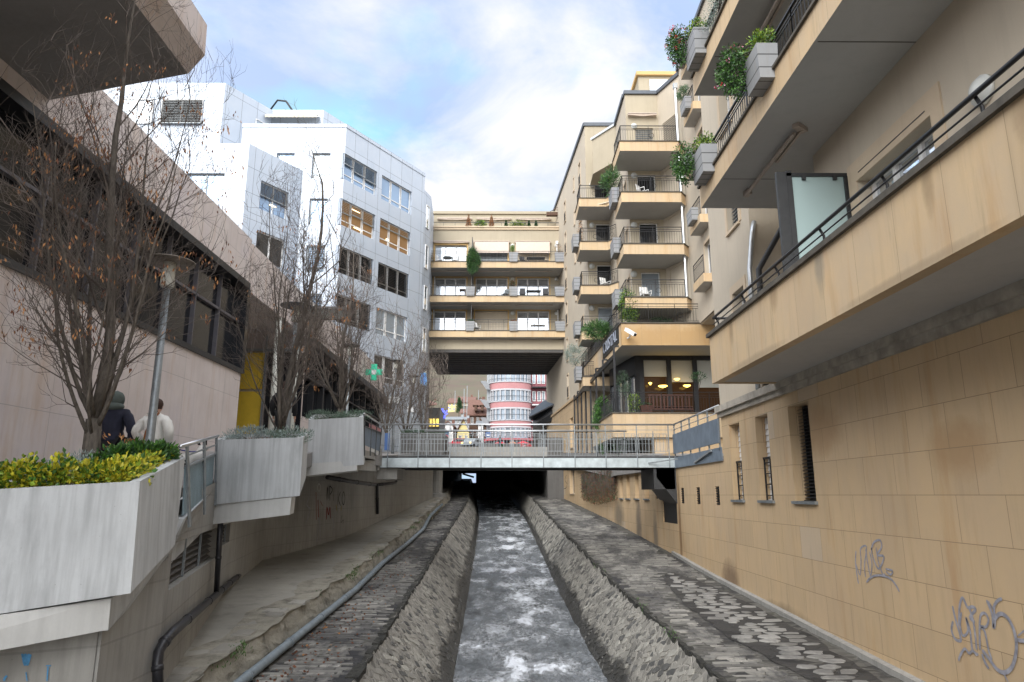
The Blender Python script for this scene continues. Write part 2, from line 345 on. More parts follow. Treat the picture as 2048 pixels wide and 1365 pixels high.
plain('red_cloth', (.45, .015, .03), .8); plain('roof_tile', (.16, .085, .065), .9, var=.3, scale=6, bump=.4); plain('timber', (.10, .055, .035), .8, var=.3); plain('furniture_dark', (.03, .03, .035), .6); plain('terracotta', (.42, .17, .09), .8); plain('wood_red', (.075, .028, .018), .6)
plain('skin', (.50, .30, .22), .55, var=.05); plain('navy_cloth', (.018, .02, .04), .85, var=.3, bump=.2); plain('black_cloth', (.012, .012, .014), .9); plain('hood_cloth', (.09, .11, .10), .9, var=.2); plain('white_cloth', (.82, .81, .77), .7, var=.05); plain('denim', (.035, .05, .10), .9, var=.2); plain('hair_brown', (.05, .022, .014), .7, var=.3, scale=40); plain('leather_tan', (.28, .10, .03), .5); plain('leash_blue', (.02, .03, .25), .6); plain('dog_white', (.66, .64, .60), .9, var=.08, scale=20); plain('dog_black', (.02, .018, .016), .9)
plain('graffiti_blue', (.30, .30, .34), .7, var=.35, scale=9); plain('graffiti_sky', (.08, .28, .52), .7, var=.35, scale=20); plain('graffiti_red', (.22, .02, .02), .8); plain('graffiti_yellow', (.32, .24, .04), .8); plain('graffiti_black', (.02, .02, .02), .8)
plain('mullion_grey', (.13, .125, .14), .5, .3); plain('fascia_metal', (.50, .56, .58), .42, .35, .22, 3); plain('cream_shade', (.40, .40, .36), .9, var=.06, scale=30)
def glassy(name, c, metal, rough=.04, spec=.5, emis=None, es=0.0):
    t = NT(name, rough, metal, spec); n = t.noise(t.pos(), .35, 3); t.col(t.mix(n, sc3(c, .85), sc3(c, 1.15)))
    t.bump(t.noise(t.pos(), .8, 2), .04, .02)
    if emis: t.b.inputs['Emission Color'].default_value = (*emis, 1); t.b.inputs['Emission Strength'].default_value = es
    return t
glassy('glass_dark', (.02, .022, .026), 0, .05, .8); glassy('glass_mirror', (.62, .66, .70), .8, .05); glassy('glass_mall', (.010, .011, .014), 0, .12, .35); glassy('glass_sky', (.22, .32, .46), .25, .08); glassy('glass_blue', (.12, .2, .36), .5, .06)
glassy('glass_lit', (.14, .08, .04), .25, .1, .5, (1, .55, .2), .04); glassy('glass_restaurant', (.012, .009, .007), 0, .1, .3, (1, .4, .1), .008); glassy('glass_frost', (.36, .47, .47), 0, .35); glassy('glass_curtain', (.30, .35, .40), .35, .12)
def emit(name, c, s):
    t = NT(name, .5); t.col(tuple(c)); t.b.inputs['Emission Color'].default_value = (*c, 1); t.b.inputs['Emission Strength'].default_value = s
emit('lamp_glow', (1, .62, .12), 1.2); emit('tube_glow', (1, .75, .4), 1.2); emit('shop_glow', (1, .72, .16), .35); emit('fairy_glow', (.12, .16, 1), .5); emit('green_glow', (0, .35, .2), .1); emit('fairy_white', (.25, .55, .8), .1)
# bark, leaves
t = NT('bark', .9); n = t.noise(t.map(t.pos(), (12, 12, 3)), 2, 5, .7); t.col(t.ramp(n, [(.3, (.045, .037, .03)), (.7, (.17, .145, .12))])).bump(n, .6, .01)
t = NT('twig', .85); t.col(t.ramp(t.noise(t.pos(), 2.5, 3), [(.35, (.065, .05, .042)), (.7, (.17, .14, .12))]))
def leafmat(name, c, rough=.6, spread=.35):
    t = NT(name, rough); oi = t.noise(t.pos(), 9, 2, .5); t.col(t.mix(t.ramp(oi, [(.35, 0.0), (.65, 1.0)]), sc3(c, 1 - spread), sc3(c, 1 + spread)))
    t.b.inputs['Subsurface Weight'].default_value = 0.0; return t
leafmat('leaf_dry', (.40, .19, .07)); leafmat('leaf_yellow', (.50, .46, .035), .4); leafmat('leaf_lime', (.22, .32, .03), .4); leafmat('leaf_green', (.06, .15, .025), .4); leafmat('leaf_deep', (.025, .075, .022), .5); leafmat('leaf_silver', (.30, .36, .34), .8, .25)
leafmat('leaf_sage', (.13, .19, .14), .8); leafmat('leaf_ivy', (.035, .085, .03), .6); leafmat('leaf_rust', (.15, .06, .032), .8); leafmat('flower_red', (.55, .03, .03), .6); leafmat('flower_pink', (.6, .25, .4), .6); leafmat('flower_white', (.7, .7, .7), .6)
# river stonework
def rubble(name, base, mortar, sx, sy, rot=0, wet=None, dark=.5, ramp_w=(.02, .09), flip=False, moss=.3, sharp=(.46, .62)):
    t = NT(name, .85); p = t.pos(); q = t.map(p, (sx, sy, sy), (0, 0, rot)); w = t.noise(p, 1.6, 3, .5, 0, True)
    vm = t.n.new('ShaderNodeVectorMath'); vm.operation = 'MULTIPLY_ADD'; t.l.new(w, vm.inputs[0]); vm.inputs[1].default_value = (1.5, 1.5, 1.5); t.l.new(q, vm.inputs[2]); q = vm.outputs[0]
    d = t.voro(q, 1, 'DISTANCE_TO_EDGE'); cid = t.voro(q, 1, 'F1', 1.0, 'Color'); stone = t.ramp(d, [(ramp_w[0], 0.0), (ramp_w[1], 1.0)])
    cv = t.sepz(cid, 0); cl = t.ramp(cv, [(.0, sc3(base, .3)), (.22, sc3(base, .6)), (.3, sc3(base, .9)), (.75, sc3(base, 1.1)), (1.0, sc3(base, 1.5))])
    cl = t.mix(t.math('MULTIPLY', t.noise(p, 14, 5, .7), .5), cl, sc3(base, .4))
    cl = t.mix(stone, mortar, cl)
    big = t.noise(t.map(p, (1.1, .35, .6)), 1.0, 6, .68)
    cl = t.mix(t.math('MULTIPLY', t.ramp(big, [(sharp[0], 0.0), (sharp[1], 1.0)]), dark), cl, (.018, .018, .022))
    cl = t.mix(t.math('MULTIPLY', t.ramp(t.noise(t.map(p, loc=(9, 9, 9)), .9, 5), [(.58, 0.0), (.75, 1.0)]), moss), cl, (.05, .06, .02))
    h = t.math('ADD', stone, t.math('MULTIPLY', t.noise(p, 22, 4, .7), .5))
    t.col(cl).bump(h, .7, .03); return t, cl
rubble('ledge_paving', (.10, .095, .085), (.14, .135, .12), 2.3, 7.5, 0, dark=.9, moss=.25, sharp=(.47, .56))
rubble('ledge_paving_right', (.10, .095, .085), (.14, .135, .12), 2.1, 7.0, 0, dark=.8, moss=.3, sharp=(.49, .60))
rubble('flagstone', (.05, .047, .043), (.04, .038, .036), 2.2, 4.2, 0, dark=.25, ramp_w=(.05, .11), moss=.15)
def cobble(name, stops, dark, sharp, moss=.15, wet=False, rough=.8):
    t = NT(name, rough); p = t.pos(); r = t.n.new('ShaderNodeNewGeometry').outputs['Random Per Island']; cl = t.ramp(r, stops)
    cl = t.mix(t.math('MULTIPLY', t.noise(p, 30, 6, .75), .55), cl, sc3(stops[0][1], .8)); cl = t.mix(t.ramp(t.noise(p, 5, 5, .7), [(.5, 0.0), (.8, .5)]), cl, (.36, .35, .32))
    big = t.math('ADD', t.noise(t.map(p, (1.0, .4, .6)), 1.0, 7, .7), t.math('MULTIPLY', t.math('SUBTRACT', r, .5), .10)); cl = t.mix(t.math('MULTIPLY', t.ramp(big, [(sharp[0], 0.0), (sharp[1], 1.0)]), dark), cl, (.018, .018, .024))
    cl = t.mix(t.math('MULTIPLY', t.ramp(t.noise(t.map(p, loc=(9, 9, 9)), 1.1, 6, .7), [(.56, 0.0), (.72, 1.0)]), moss), cl, (.05, .055, .022))
    if wet:
        uvn = t.n.new('ShaderNodeUVMap'); uvn.uv_map = 'wet'; wz = t.sepz(uvn.outputs[0], 1); e = t.math('ADD', wz, t.math('MULTIPLY', t.math('SUBTRACT', t.noise(t.map(p, (1, .5, 1)), 1.2, 6, .7), .5), .75)); wm = t.ramp(e, [(.20, 1.0), (.30, 0.0)])
        cl = t.mix(t.math('MULTIPLY', wm, .85), cl, (.022, .021, .018)); t.rgh(t.ramp(wm, [(0, .85), (1, .3)]))
    t.col(cl).bump(t.noise(p, 40, 6, .75), .5, .01)
cobble('ledge_stone', [(0, (.09, .085, .08)), (.3, (.20, .195, .18)), (.7, (.30, .29, .26)), (1, (.44, .42, .38))], .7, (.49, .58), .3)
cobble('flag_stone', [(0, (.15, .145, .135)), (.5, (.25, .245, .23)), (1, (.36, .35, .33))], .35, (.55, .65), .1)
cobble('bank_stone', [(0, (.07, .07, .068)), (.22, (.14, .135, .125)), (.32, (.30, .285, .25)), (.7, (.40, .38, .33)), (1, (.52, .50, .44))], .4, (.54, .68), .15, True)
cobble('cap_stone', [(0, (.20, .19, .165)), (.5, (.33, .31, .27)), (1, (.42, .40, .35))], .6, (.56, .66), .4)
# channel side masonry with a wet band that follows the water line
t, cl = rubble('channel_masonry', (.30, .285, .25), (.36, .34, .30), 3.8, 6.2, rad(14), dark=.3, ramp_w=(.02, .12), moss=.12)
uvn = t.n.new('ShaderNodeUVMap'); uvn.uv_map = 'wet'; wz = t.sepz(uvn.outputs[0], 1)
edge = t.math('ADD', wz, t.math('MULTIPLY', t.math('SUBTRACT', t.noise(t.map(t.pos(), (1, .5, 1)), 1.2, 6, .7), .5), .75))
wetm = t.ramp(edge, [(.20, 1.0), (.32, 0.0)]); t.col(t.mix(t.math('MULTIPLY', wetm, .88), cl, (.022, .021, .019)))
t.rgh(t.ramp(wetm, [(0, .85), (1, .3)]))
t = NT('crumbly_bank', .9); p = t.pos(); n = t.noise(p, 2.3, 7, .72); t.col(t.ramp(n, [(.3, (.08, .075, .06)), (.46, (.30, .28, .23)), (.7, (.42, .39, .32))])).bump(t.noise(p, 9, 7, .75), 1.0, .06)
t = NT('moss_edge', .95); p = t.pos(); n = t.noise(p, 6, 6, .75); t.col(t.ramp(n, [(.35, (.012, .012, .011)), (.58, (.05, .049, .042)), (.72, (.20, .19, .165))])).bump(n, 1, .05)
t = NT('water', .12, 0, .6); p = t.pos(); w = t.noise(t.map(p, (1, .5, 1)), 1.6, 3, .5, 0, True)
def warp(k, src):
    vm = t.n.new('ShaderNodeVectorMath'); vm.operation = 'MULTIPLY_ADD'; t.l.new(src, vm.inputs[0]); vm.inputs[1].default_value = (k, k * 1.5, 0); t.l.new(p, vm.inputs[2]); return vm.outputs[0]
p2 = warp(.6, w); p3 = warp(.22, t.noise(p, 6, 4, .6, 0, True))
def ridge(sc_, loc, pw, det=5): r_ = t.math('SUBTRACT', 1.0, t.math('ABSOLUTE', t.math('SUBTRACT', t.math('MULTIPLY', t.noise(t.map(p3, (1, .55, 1), loc=loc), sc_, det, .62, .4), 2.0), 1.0))); return t.math('POWER', r_, pw)
cx_ = t.math('SUBTRACT', 1.0, t.math('ABSOLUTE', t.math('DIVIDE', t.math('SUBTRACT', t.sepz(p, 0), .4), 1.6)), cl=True)
patch = t.math('ADD', t.noise(t.map(p2, (1, .5, 1)), 1.25, 4, .6), t.math('MULTIPLY', cx_, .10)); fo = t.noise(t.map(p3, (1, .6, 1), loc=(4, 2, 0)), 8, 8, .75)
hi = t.ramp(t.math('ADD', patch, t.math('MULTIPLY', t.math('SUBTRACT', fo, .5), .75)), [(.545, 0.0), (.60, .5), (.69, 1.0)]); lo_ = t.ramp(patch, [(.40, .15), (.60, 1.0)])
lace = t.math('MAXIMUM', ridge(3.2, (1, 5, 0), 14), t.math('MULTIPLY', ridge(8, (6, 2, 0), 9), .75))
fm = t.math('MAXIMUM', hi, t.math('MULTIPLY', t.math('MULTIPLY', lace, lo_), .5), cl=True)
bas = t.ramp(t.noise(t.map(p3, (1, .35, 1), loc=(7, 7, 1)), 3.5, 7, .68), [(.32, (.05, .058, .064)), (.5, (.12, .135, .145)), (.68, (.22, .24, .26))])
t.col(t.mix(fm, bas, (.88, .92, .98))).rgh(t.ramp(fm, [(0, .10), (1, .6)])); t.bump(t.math('ADD', t.math('MULTIPLY', fo, .6), t.math('ADD', patch, t.math('MULTIPLY', fm, .5))), .9, .14)
t = NT('hill_slope', .95); p = t.pos(); n = t.noise(p, .02, 6, .65); s2 = t.noise(p, .12, 6, .7); _, tb = t.brick(t.map(p, (1, 0, 1)), 400, 7, .25)
cl = t.mix(t.ramp(n, [(.4, 0.0), (.6, 1.0)]), (.125, .10, .068), (.10, .072, .055)); cl = t.mix(t.ramp(s2, [(.45, 0.0), (.7, 1.0)]), cl, (.09, .095, .055)); t.col(cl)
t = NT('ground_soil', .95); t.col(t.ramp(t.noise(t.pos(), .05, 6), [(.3, (.08, .07, .05)), (.7, (.14, .12, .09))]))
# ================================================================== SETTING: river, banks, walkways, street, hill
def lerp(t, pts):
    if t <= pts[0][0]: return pts[0][1]
    for (a, x), (b, y) in zip(pts, pts[1:]):
        if t <= b: return x + (y - x) * (t - a) / (b - a)
    return pts[-1][1]
def sm(t, pts):                            # gently smoothed profile
    return sum(lerp(t + k, pts) for k in (-2, -1, 0, 1, 2)) / 5
ZL = [(-12, -3.55), (10, -2.78), (22, -2.33), (54, -.42), (110, 2.5)]
XLC = [(-12, -1.9), (10.6, -2.3), (18.2, -2.47), (28.4, -2.66), (54, -3.0), (110, -5.5)]
XRC = [(-12, 3.4), (11.8, 3.26), (30, 2.75), (54, 2.13), (110, 0.2)]
XLW = [(-12, -.6), (15.9, -1.08), (31.9, -1.42), (56, -2.1), (110, -5)]
XRW = [(-12, 2.3), (15.9, 2.16), (27.8, 1.85), (56, 1.4), (110, -.6)]
XST = [(-12, -3.7), (8.7, -3.97), (18.6, -4.0), (40, -4.15), (54, -4.4), (110, -8)]      # foot of the raised left bank
XWALL = [(-12, 6.0), (25, 6.0), (54, 4.3), (72, 3.2), (110, 1)]
XLB = [(-12, -5), (7.6, -5), (8.9, -4.6), (16.2, -6.7), (21.5, -7.7), (24.5, -7.1), (28, -6.6), (50, -5.7), (110, -9)]
def zl(y): return sm(y, ZL)
def zu(y): return zl(y) + .45
WD = 1.5
rnd = random.Random(3)
from mathutils import noise as mn
ys = [-12 + .35 * i for i in range(int(122 / .35) + 1)]
def strip(cols, yl, jitter=0.0, jz=0.0, ends=True):
    """cols: list of functions y -> (x, z)"""
    mb = MB(); n = len(cols)
    for y in yl:
        for k, f in enumerate(cols):
            x, z = f(y); e = 0 if (not ends and k in (0, n - 1)) else 1
            mb.vert((x + rnd.uniform(-jitter, jitter) * e, y + rnd.uniform(-.05, .05) * (jitter > 0), z + rnd.uniform(-jz, jz) * e))
    for i in range(len(yl) - 1):
        for k in range(n - 1):
            a = i * n + k; mb.f.append((a, a + 1, a + n + 1, a + n)); mb.m.append(0)
    return mb
def between(xa, za, xb, zb, n):
    return [(lambda y, t=i / n: (xa(y) + (xb(y) - xa(y)) * t, za(y) + (zb(y) - za(y)) * t)) for i in range(n + 1)]
ys2 = [-12 + .22 * i for i in range(int(70 / .22))] + [58 + i for i in range(52)]
zw = lambda y: zl(y) - WD
# lower left ledge and right ledge
lx = lambda y: sm(y, XLC); rx = lambda y: sm(y, XRC); wl = lambda y: sm(y, XLW); wr = lambda y: sm(y, XRW)
stx = lambda y: sm(y, XST) + .05 * math.sin(y * 2.1) + .04 * math.sin(y * 5.3); wallx = lambda y: lerp(y, XWALL) + .05
struct('left_bank_ledge', strip(between(lambda y: stx(y) - .3, zl, lx, zl, 6), ys2, .02, .012), 'ledge_paving')
struct('right_bank_ledge', strip(between(rx, zl, lambda y: lerp(y, XWALL) + .3, lambda y: zl(y) + .03, 8), ys2, .02, .012), 'ledge_paving_right')
# the patch of pale flagstones on dark earth near the wall
fl = []
for i in range(40):
    t_ = i / 39; y = 9.3 + 12.7 * t_; fl.append(y)
hw = lambda y: max(.03, (.82 + .18 * mn.noise(Vector((y * .9, 1, 1)))) * math.sin(math.pi * min(1, max(0, (y - 9.2) / 12.9))) ** .6)
cxp = lambda y: lerp(y, [(9, 5.2), (14, 5.0), (22, 4.9)])
struct('flagstone_patch', strip([lambda y: (cxp(y) - hw(y), zl(y) + .022), lambda y: (cxp(y), zl(y) + .026), lambda y: (min(5.95, cxp(y) + hw(y) * .9), zl(y) + .042)], fl, .05, 0), 'flagstone')
# masonry sides of the channel with the wet-line coordinate
def channel_side(name, xa, xb, flip):
    n = 9; mb = strip(between(xa, zl, xb, lambda y: zw(y) - .35, n), ys2, .02, .015)
    if flip: mb.f = [tuple(reversed(f)) for f in mb.f]
    o = struct(name, mb, 'channel_masonry', True); me = o.data; uv = me.uv_layers.new(name='wet').data
    for lp in me.loops:
        k = lp.vertex_index % (n + 1); uv[lp.index].uv = (0, 1 - k / n * (WD + .35) / WD)
    return o
channel_side('channel_bank_left', lx, lambda y: wl(y) + .18, True); channel_side('channel_bank_right', rx, lambda y: wr(y) - .12, False)
# individually laid stones on the ledges and the channel sides, standing proud of their mortar bed
def stones(mb, F_, us, vs, hgt, gap, rot=0.0, jit=.25, chance=1.0, rc=0.0):
    """F_(u, v) -> (point, normal); us, vs: row list of (v0, v1) and a generator of lengths"""
    for (v0, v1) in vs:
        u = us[0] + rnd.uniform(-.3, 0); vw = v1 - v0
        while u < us[1]:
            ln = rnd.uniform(*us[2]); a, b = u + gap * rnd.uniform(.3, 1), u + ln - gap * rnd.uniform(.3, 1); u += ln
            if rnd.random() > chance: continue
            c0, c1 = v0 + gap * rnd.uniform(.2, .9), v1 - gap * rnd.uniform(.2, .9); j = lambda w: rnd.uniform(-w, w); k = vw * jit
            uv = [(a + j(k), c0 + j(k * .4)), ((a + b) / 2 + j(k), c0 + j(k * .5)), (b + j(k), c0 + j(k * .4)), (b + j(k * .6), (c0 + c1) / 2 + j(k * .3)), (b + j(k), c1 + j(k * .4)), ((a + b) / 2 + j(k), c1 + j(k * .5)), (a + j(k), c1 + j(k * .4)), (a + j(k * .6), (c0 + c1) / 2 + j(k * .3))]
            if rc: mu, mv = (a + b) / 2, (c0 + c1) / 2; uv = [(x + (mu - x) * (rnd.uniform(.1, 1.5) * rc if q_ % 2 == 0 else rnd.uniform(-.4, .4) * rc), y + (mv - y) * (rnd.uniform(.1, 1.5) * rc if q_ % 2 == 0 else rnd.uniform(-.5, .3) * rc)) for q_, (x, y) in enumerate(uv)]
            if rot:
                mu, mv = (a + b) / 2, (c0 + c1) / 2; cs, sn = math.cos(rot), math.sin(rot); uv = [(mu + (x - mu) * cs - (y - mv) * sn, mv + (x - mu) * sn + (y - mv) * cs) for x, y in uv]
            mu, mv = sum(x for x, y in uv) / 8, sum(y for x, y in uv) / 8
            P = [F_(x, y) for x, y in uv]
            if any(q is None for q in P): continue
            h = hgt * rnd.uniform(.35, 1.15); tl = rnd.uniform(-.12, .12); i0 = len(mb.v); n = len(P)
            for p, nn in P: mb.v.append(tuple(p - nn * .03))
            for (x, y) in uv:
                q = F_(mu + (x - mu) * .93, mv + (y - mv) * .86) or P[0]; mb.v.append(tuple(q[0] + q[1] * (h * (1 + tl * (1 if x > mu else -1)))))
            mb.f.append(tuple(i0 + n + k_ for k_ in range(n))); mb.m.append(0)
            for k_ in range(n): k2 = (k_ + 1) % n; mb.f.append((i0 + k_, i0 + k2, i0 + n + k2, i0 + n + k_)); mb.m.append(0)
def rows(a, b, lo, hi):
    out = []; v = a
    while v < b: w = rnd.uniform(lo, hi); out.append((v, v + w)); v += w
    return out
def fl_left(x, y):
    a, b = stx(y) + .03, lx(y) - .02
    return None if not (a < x < b) else (V(x, y, zl(y)), Z)
mb = MB(); stones(mb, fl_left, (-4.6, -2.1, (.2, .55)), rows(7, 32, .09, .16), .02, .012); stones(mb, fl_left, (-5, -2.3, (.3, .7)), rows(32, 53, .16, .26), .02, .015); struct('left_ledge_stones', mb, 'ledge_stone')
def fl_right(x, y):
    if not (rx(y) + .02 < x < lerp(y, XWALL) - .12): return None
    if 9.2 < y < 22.0 and abs(x - cxp(y)) < hw(y) * .96: return None
    return (V(x, y, zl(y) + .03 * (x - rx(y)) / 3), Z)
mb = MB(); stones(mb, fl_right, (1.8, 6.1, (.2, .6)), rows(8, 32, .09, .17), .02, .012); stones(mb, fl_right, (1.8, 6.1, (.3, .7)), rows(32, 55, .16, .26), .02, .015); struct('right_ledge_stones', mb, 'ledge_stone')
def fl_flag(x, y):
    return None if not (9.2 < y < 22 and abs(x - cxp(y)) < hw(y) and x < 5.92) else (V(x, y, zl(y) + .035), Z)
mb = MB(); stones(mb, fl_flag, (3.8, 6, (.28, .55)), rows(9, 22, .22, .36), .015, .05, jit=.22, chance=.96, rc=.28); struct('flagstones', mb, 'flag_stone')
def side_fn(xa, xb, s):
    def f(u, v):                           # u along the river, v down the slope 0..1.95
        if v < .05 or v > 1.85: return None
        k = v / 1.9; y = u; a, b = xa(y), xb(y); z0, z1 = zl(y), zw(y) - .35; p = V(a + (b - a) * k, y, z0 + (z1 - z0) * k); n = V((z0 - z1) * s, 0, abs(b - a)).normalized(); return (p, n)
    return f
def add_wet(o):
    me = o.data; uv = me.uv_layers.new(name='wet').data; vs_ = me.vertices
    for lp in me.loops: c = vs_[lp.vertex_index].co; uv[lp.index].uv = (0, (c.z - zw(c.y)) / WD)
for nm, xa, xb, s, r0 in (('left_bank_stones', lx, lambda y: wl(y) + .18, 1, .38), ('right_bank_stones', rx, lambda y: wr(y) - .12, -1, .38)):
    mb = MB(); f_ = side_fn(xa, xb, s); stones(mb, f_, (7.5, 30, (.18, .44)), rows(.02, 1.85, .09, .17), .007, .016, rot=r0, jit=.25, chance=.9, rc=.15); stones(mb, f_, (30, 55, (.3, .6)), rows(.02, 1.85, .14, .22), .014, .014, rot=r0, jit=.3)
    add_wet(struct(nm, mb, 'bank_stone'))
def fl_cap(x, y):
    return None if not (stx(y) - .62 < x < stx(y) - .02) else (V(x, y, zu(y) + .03), Z)
mb = MB(); stones(mb, fl_cap, (-5.2, -3.8, (.28, .62)), rows(6, 50, .25, .6), .012, .012, jit=.12, rc=.06); struct('left_bank_cap_stones', mb, 'cap_stone')
# ragged mossy crest stones along both crests
for nm, fx, s in (('left_crest_kerb', lx, 1), ('right_crest_kerb', rx, -1)):
    mb = MB(); y = -8.0
    while y < 56:
        ln = rnd.uniform(.18, .5); x = fx(y + ln / 2); w_ = rnd.uniform(.04, .12); h_ = rnd.uniform(-.005, .012); o_ = rnd.uniform(.0, .045)
        xa, xb = (x - w_, x + .02 + o_) if s > 0 else (x - .02 - o_, x + w_); d_ = lambda: rnd.uniform(-.025, .025)
        zz = zl(y) ; z2 = zl(y + ln)
        mb.hexa([(xa + d_(), y, zz - .16), (xb + d_(), y, zz - .16), (xb + d_(), y + ln * .93, z2 - .16), (xa + d_(), y + ln * .93, z2 - .16), (xa + d_(), y + d_(), zz + h_ + .008), (xb + d_(), y + d_(), zz + h_), (xb + d_(), y + ln * .93, z2 + h_), (xa + d_(), y + ln * .93, z2 + h_ + .008)])
        y += ln
    struct(nm, mb, 'moss_edge')
# raised left bank: ragged step face and concrete apron
upx = lambda y: stx(y) - .12; zu = lambda y: zl(y) + .45
struct('left_bank_step', strip(between(lambda y: stx(y) - .15, zu, lambda y: stx(y) + .02, lambda y: zl(y) - .02, 6), ys2, .014, .012), 'crumbly_bank')
struct('left_bank_apron', strip(between(lambda y: sm(y, XLB) - .5, lambda y: zu(y) + .02, upx, zu, 5), ys2, .015, .008), 'concrete_floor')
struct('left_bank_edge', strip(between(lambda y: stx(y) - .75 + .12 * math.sin(y * 1.7), lambda y: zu(y) + .012, lambda y: stx(y) - .10, lambda y: zu(y) + .012, 3), ys2, .03, .006), 'crumbly_bank')
# water
nx = 26; wy = [-12 + .12 * i for i in range(int(69 / .12))] + [58 + .8 * i for i in range(64)]
mb = MB()
from mathutils import noise as mn
for y in wy:
    for k in range(nx + 1):
        a, b = wl(y) - .1, wr(y) + .12; x = a + (b - a) * k / nx
        e = max(0.0, math.sin(math.pi * k / nx)) ** .5
        h = (mn.noise(Vector((x * 1.5, y * .8, 0))) * .09 + mn.noise(Vector((x * 4, y * 2.2, 3))) * .05 + mn.noise(Vector((x * 9, y * 6, 3))) * .015) * (.35 + .65 * e)
        mb.vert((x, y, zw(y) + h))
for i in range(len(wy) - 1):
    for k in range(nx):
        a = i * (nx + 1) + k; mb.f.append((a, a + 1, a + nx + 2, a + nx + 1)); mb.m.append(0)
struct('river_water', mb, 'water', True)
# ground sheet far below everything, out to the horizon, and the hill behind the town
mb = MB(); mb.poly([(-2500, -2500, -7), (2500, -2500, -7), (2500, 2500, -7), (-2500, 2500, -7)]); struct('ground', mb, 'ground_soil')
SZ = [(-20, -.9), (6.5, -.75), (9, -.45), (12, -.07), (15, .45), (19, 1.15), (22, 1.3), (25, 1.36), (56, 3.4), (90, 5.75), (130, 8.5), (260, 15)]
def sz(y): return lerp(y, SZ)
hy = [100, 130, 170, 220, 280, 350, 430, 520, 640, 800, 1100]; hz = [6.4, 8.3, 14, 30, 50, 72, 99, 128, 170, 200, 230]
mb = MB(); hxs = [-500 + 25 * i for i in range(41)]
for j, y in enumerate(hy):
    for x in hxs: mb.vert((x, y, hz[j] + (mn.noise(Vector((x * .012, y * .012, 1))) * 14 + mn.noise(Vector((x * .04, y * .04, 1))) * 4) * min(1, max(0, (y - 130) / 120))))
for j in range(len(hy) - 1):
    for i in range(len(hxs) - 1):
        a = j * len(hxs) + i; mb.f.append((a, a + 1, a + 1 + len(hxs), a + len(hxs))); mb.m.append(0)
struct('hillside', mb, 'hill_slope', True)
# street that covers the river beyond the housing bridge
mb = MB()
mb.prism([(-40, 56.3), (30, 56.3), (30, 112), (-40, 112)], [2.9, 2.9, 6.8, 6.8], [3.42, 3.42, 7.3, 7.3]); struct('street', mb, 'asphalt')
# left promenade slab (one long paving sheet with a dark underside), and its edge beam
PXR = [(-20, -6.6), (8.9, -5.4), (13, -6.2), (13.2, -5.9), (18, -5.2), (24.9, -4.9), (25, -4.42), (56.3, -4.6)]
yy = [-20, 6.5, 9, 12, 13, 13.2, 15, 18, 19, 22, 25, 30, 40, 50, 56.3]
mb = MB()
for a, b in zip(yy, yy[1:]):
    xa, xb = lerp(a, PXR), lerp(b, PXR)
    mb.hexa([(-8.55, a, sz(a) - .35), (xa, a, sz(a) - .35), (xb, b, sz(b) - .35), (-8.55, b, sz(b) - .35), (-8.55, a, sz(a)), (xa, a, sz(a)), (xb, b, sz(b)), (-8.55, b, sz(b))])
struct('left_promenade_path', mb, 'pavement')
# right promenade level beyond the footbridge
mb = MB()
mb.prism([(5.95, 25.02), (12, 25.02), (12, 36), (5.35, 36)], .95, [1.36, 1.36, 2.1, 2.1]); mb.prism([(5.35, 36), (12, 36), (12, 56), (4.25, 56)], [.9, .9, 2.3, 2.3], [2.1, 2.1, 3.3, 3.3]); struct('right_promenade_path', mb, 'pavement')
# culvert under the street: dark portal walls and roof
mb = MB(); mb.box(-7, -4.9, 52.2, 52.9, -.6, 3.0)
c_ = MB(); c_.hexa([(-9, 56, 2.45), (8, 56, 2.45), (8, 104, 4.4), (-9, 104, 4.4), (-9, 56, 2.9), (8, 56, 2.9), (8, 104, 4.9), (-9, 104, 4.9)])
c_.hexa([(-9, 50, 2.3), (-4.4, 50, 2.3), (-4.4, 56, 2.3), (-9, 56, 2.3), (-9, 50, 2.75), (-4.4, 50, 2.75), (-4.4, 56, 2.75), (-9, 56, 2.75)])
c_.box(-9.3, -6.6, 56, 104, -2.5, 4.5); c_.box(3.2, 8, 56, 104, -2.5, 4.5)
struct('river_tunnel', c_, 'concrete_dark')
c_ = MB(); a = atY(873, 979, 51.5); c_.lathe((a.x, 51.5, zl(51.5) + .3), [(.75, 0), (.75, .35), (.42, .4), (.42, 2.6)], 12); one('concrete_pillar', c_, 'concrete_shade', 'round concrete pillar on the left bank at the dark tunnel mouth', 'pillar')
# far end of the tunnel: dark wall with one daylight opening
c_ = MB(); a, b = atY(918, 966, 98), atY(952, 947, 98)
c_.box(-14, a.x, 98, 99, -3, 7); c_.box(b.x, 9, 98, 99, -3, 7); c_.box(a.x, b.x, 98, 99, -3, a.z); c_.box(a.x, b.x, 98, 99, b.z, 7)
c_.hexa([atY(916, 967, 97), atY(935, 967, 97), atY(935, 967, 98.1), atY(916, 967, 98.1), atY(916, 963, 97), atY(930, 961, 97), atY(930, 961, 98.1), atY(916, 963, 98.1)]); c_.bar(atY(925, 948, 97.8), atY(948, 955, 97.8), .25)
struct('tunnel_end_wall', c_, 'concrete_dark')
# kerb at the street edge over the portal
c_ = MB(); c_.box(-4.7, 4.4, 56.05, 56.45, 2.6, 3.75); struct('tunnel_parapet', c_, 'concrete_shade')
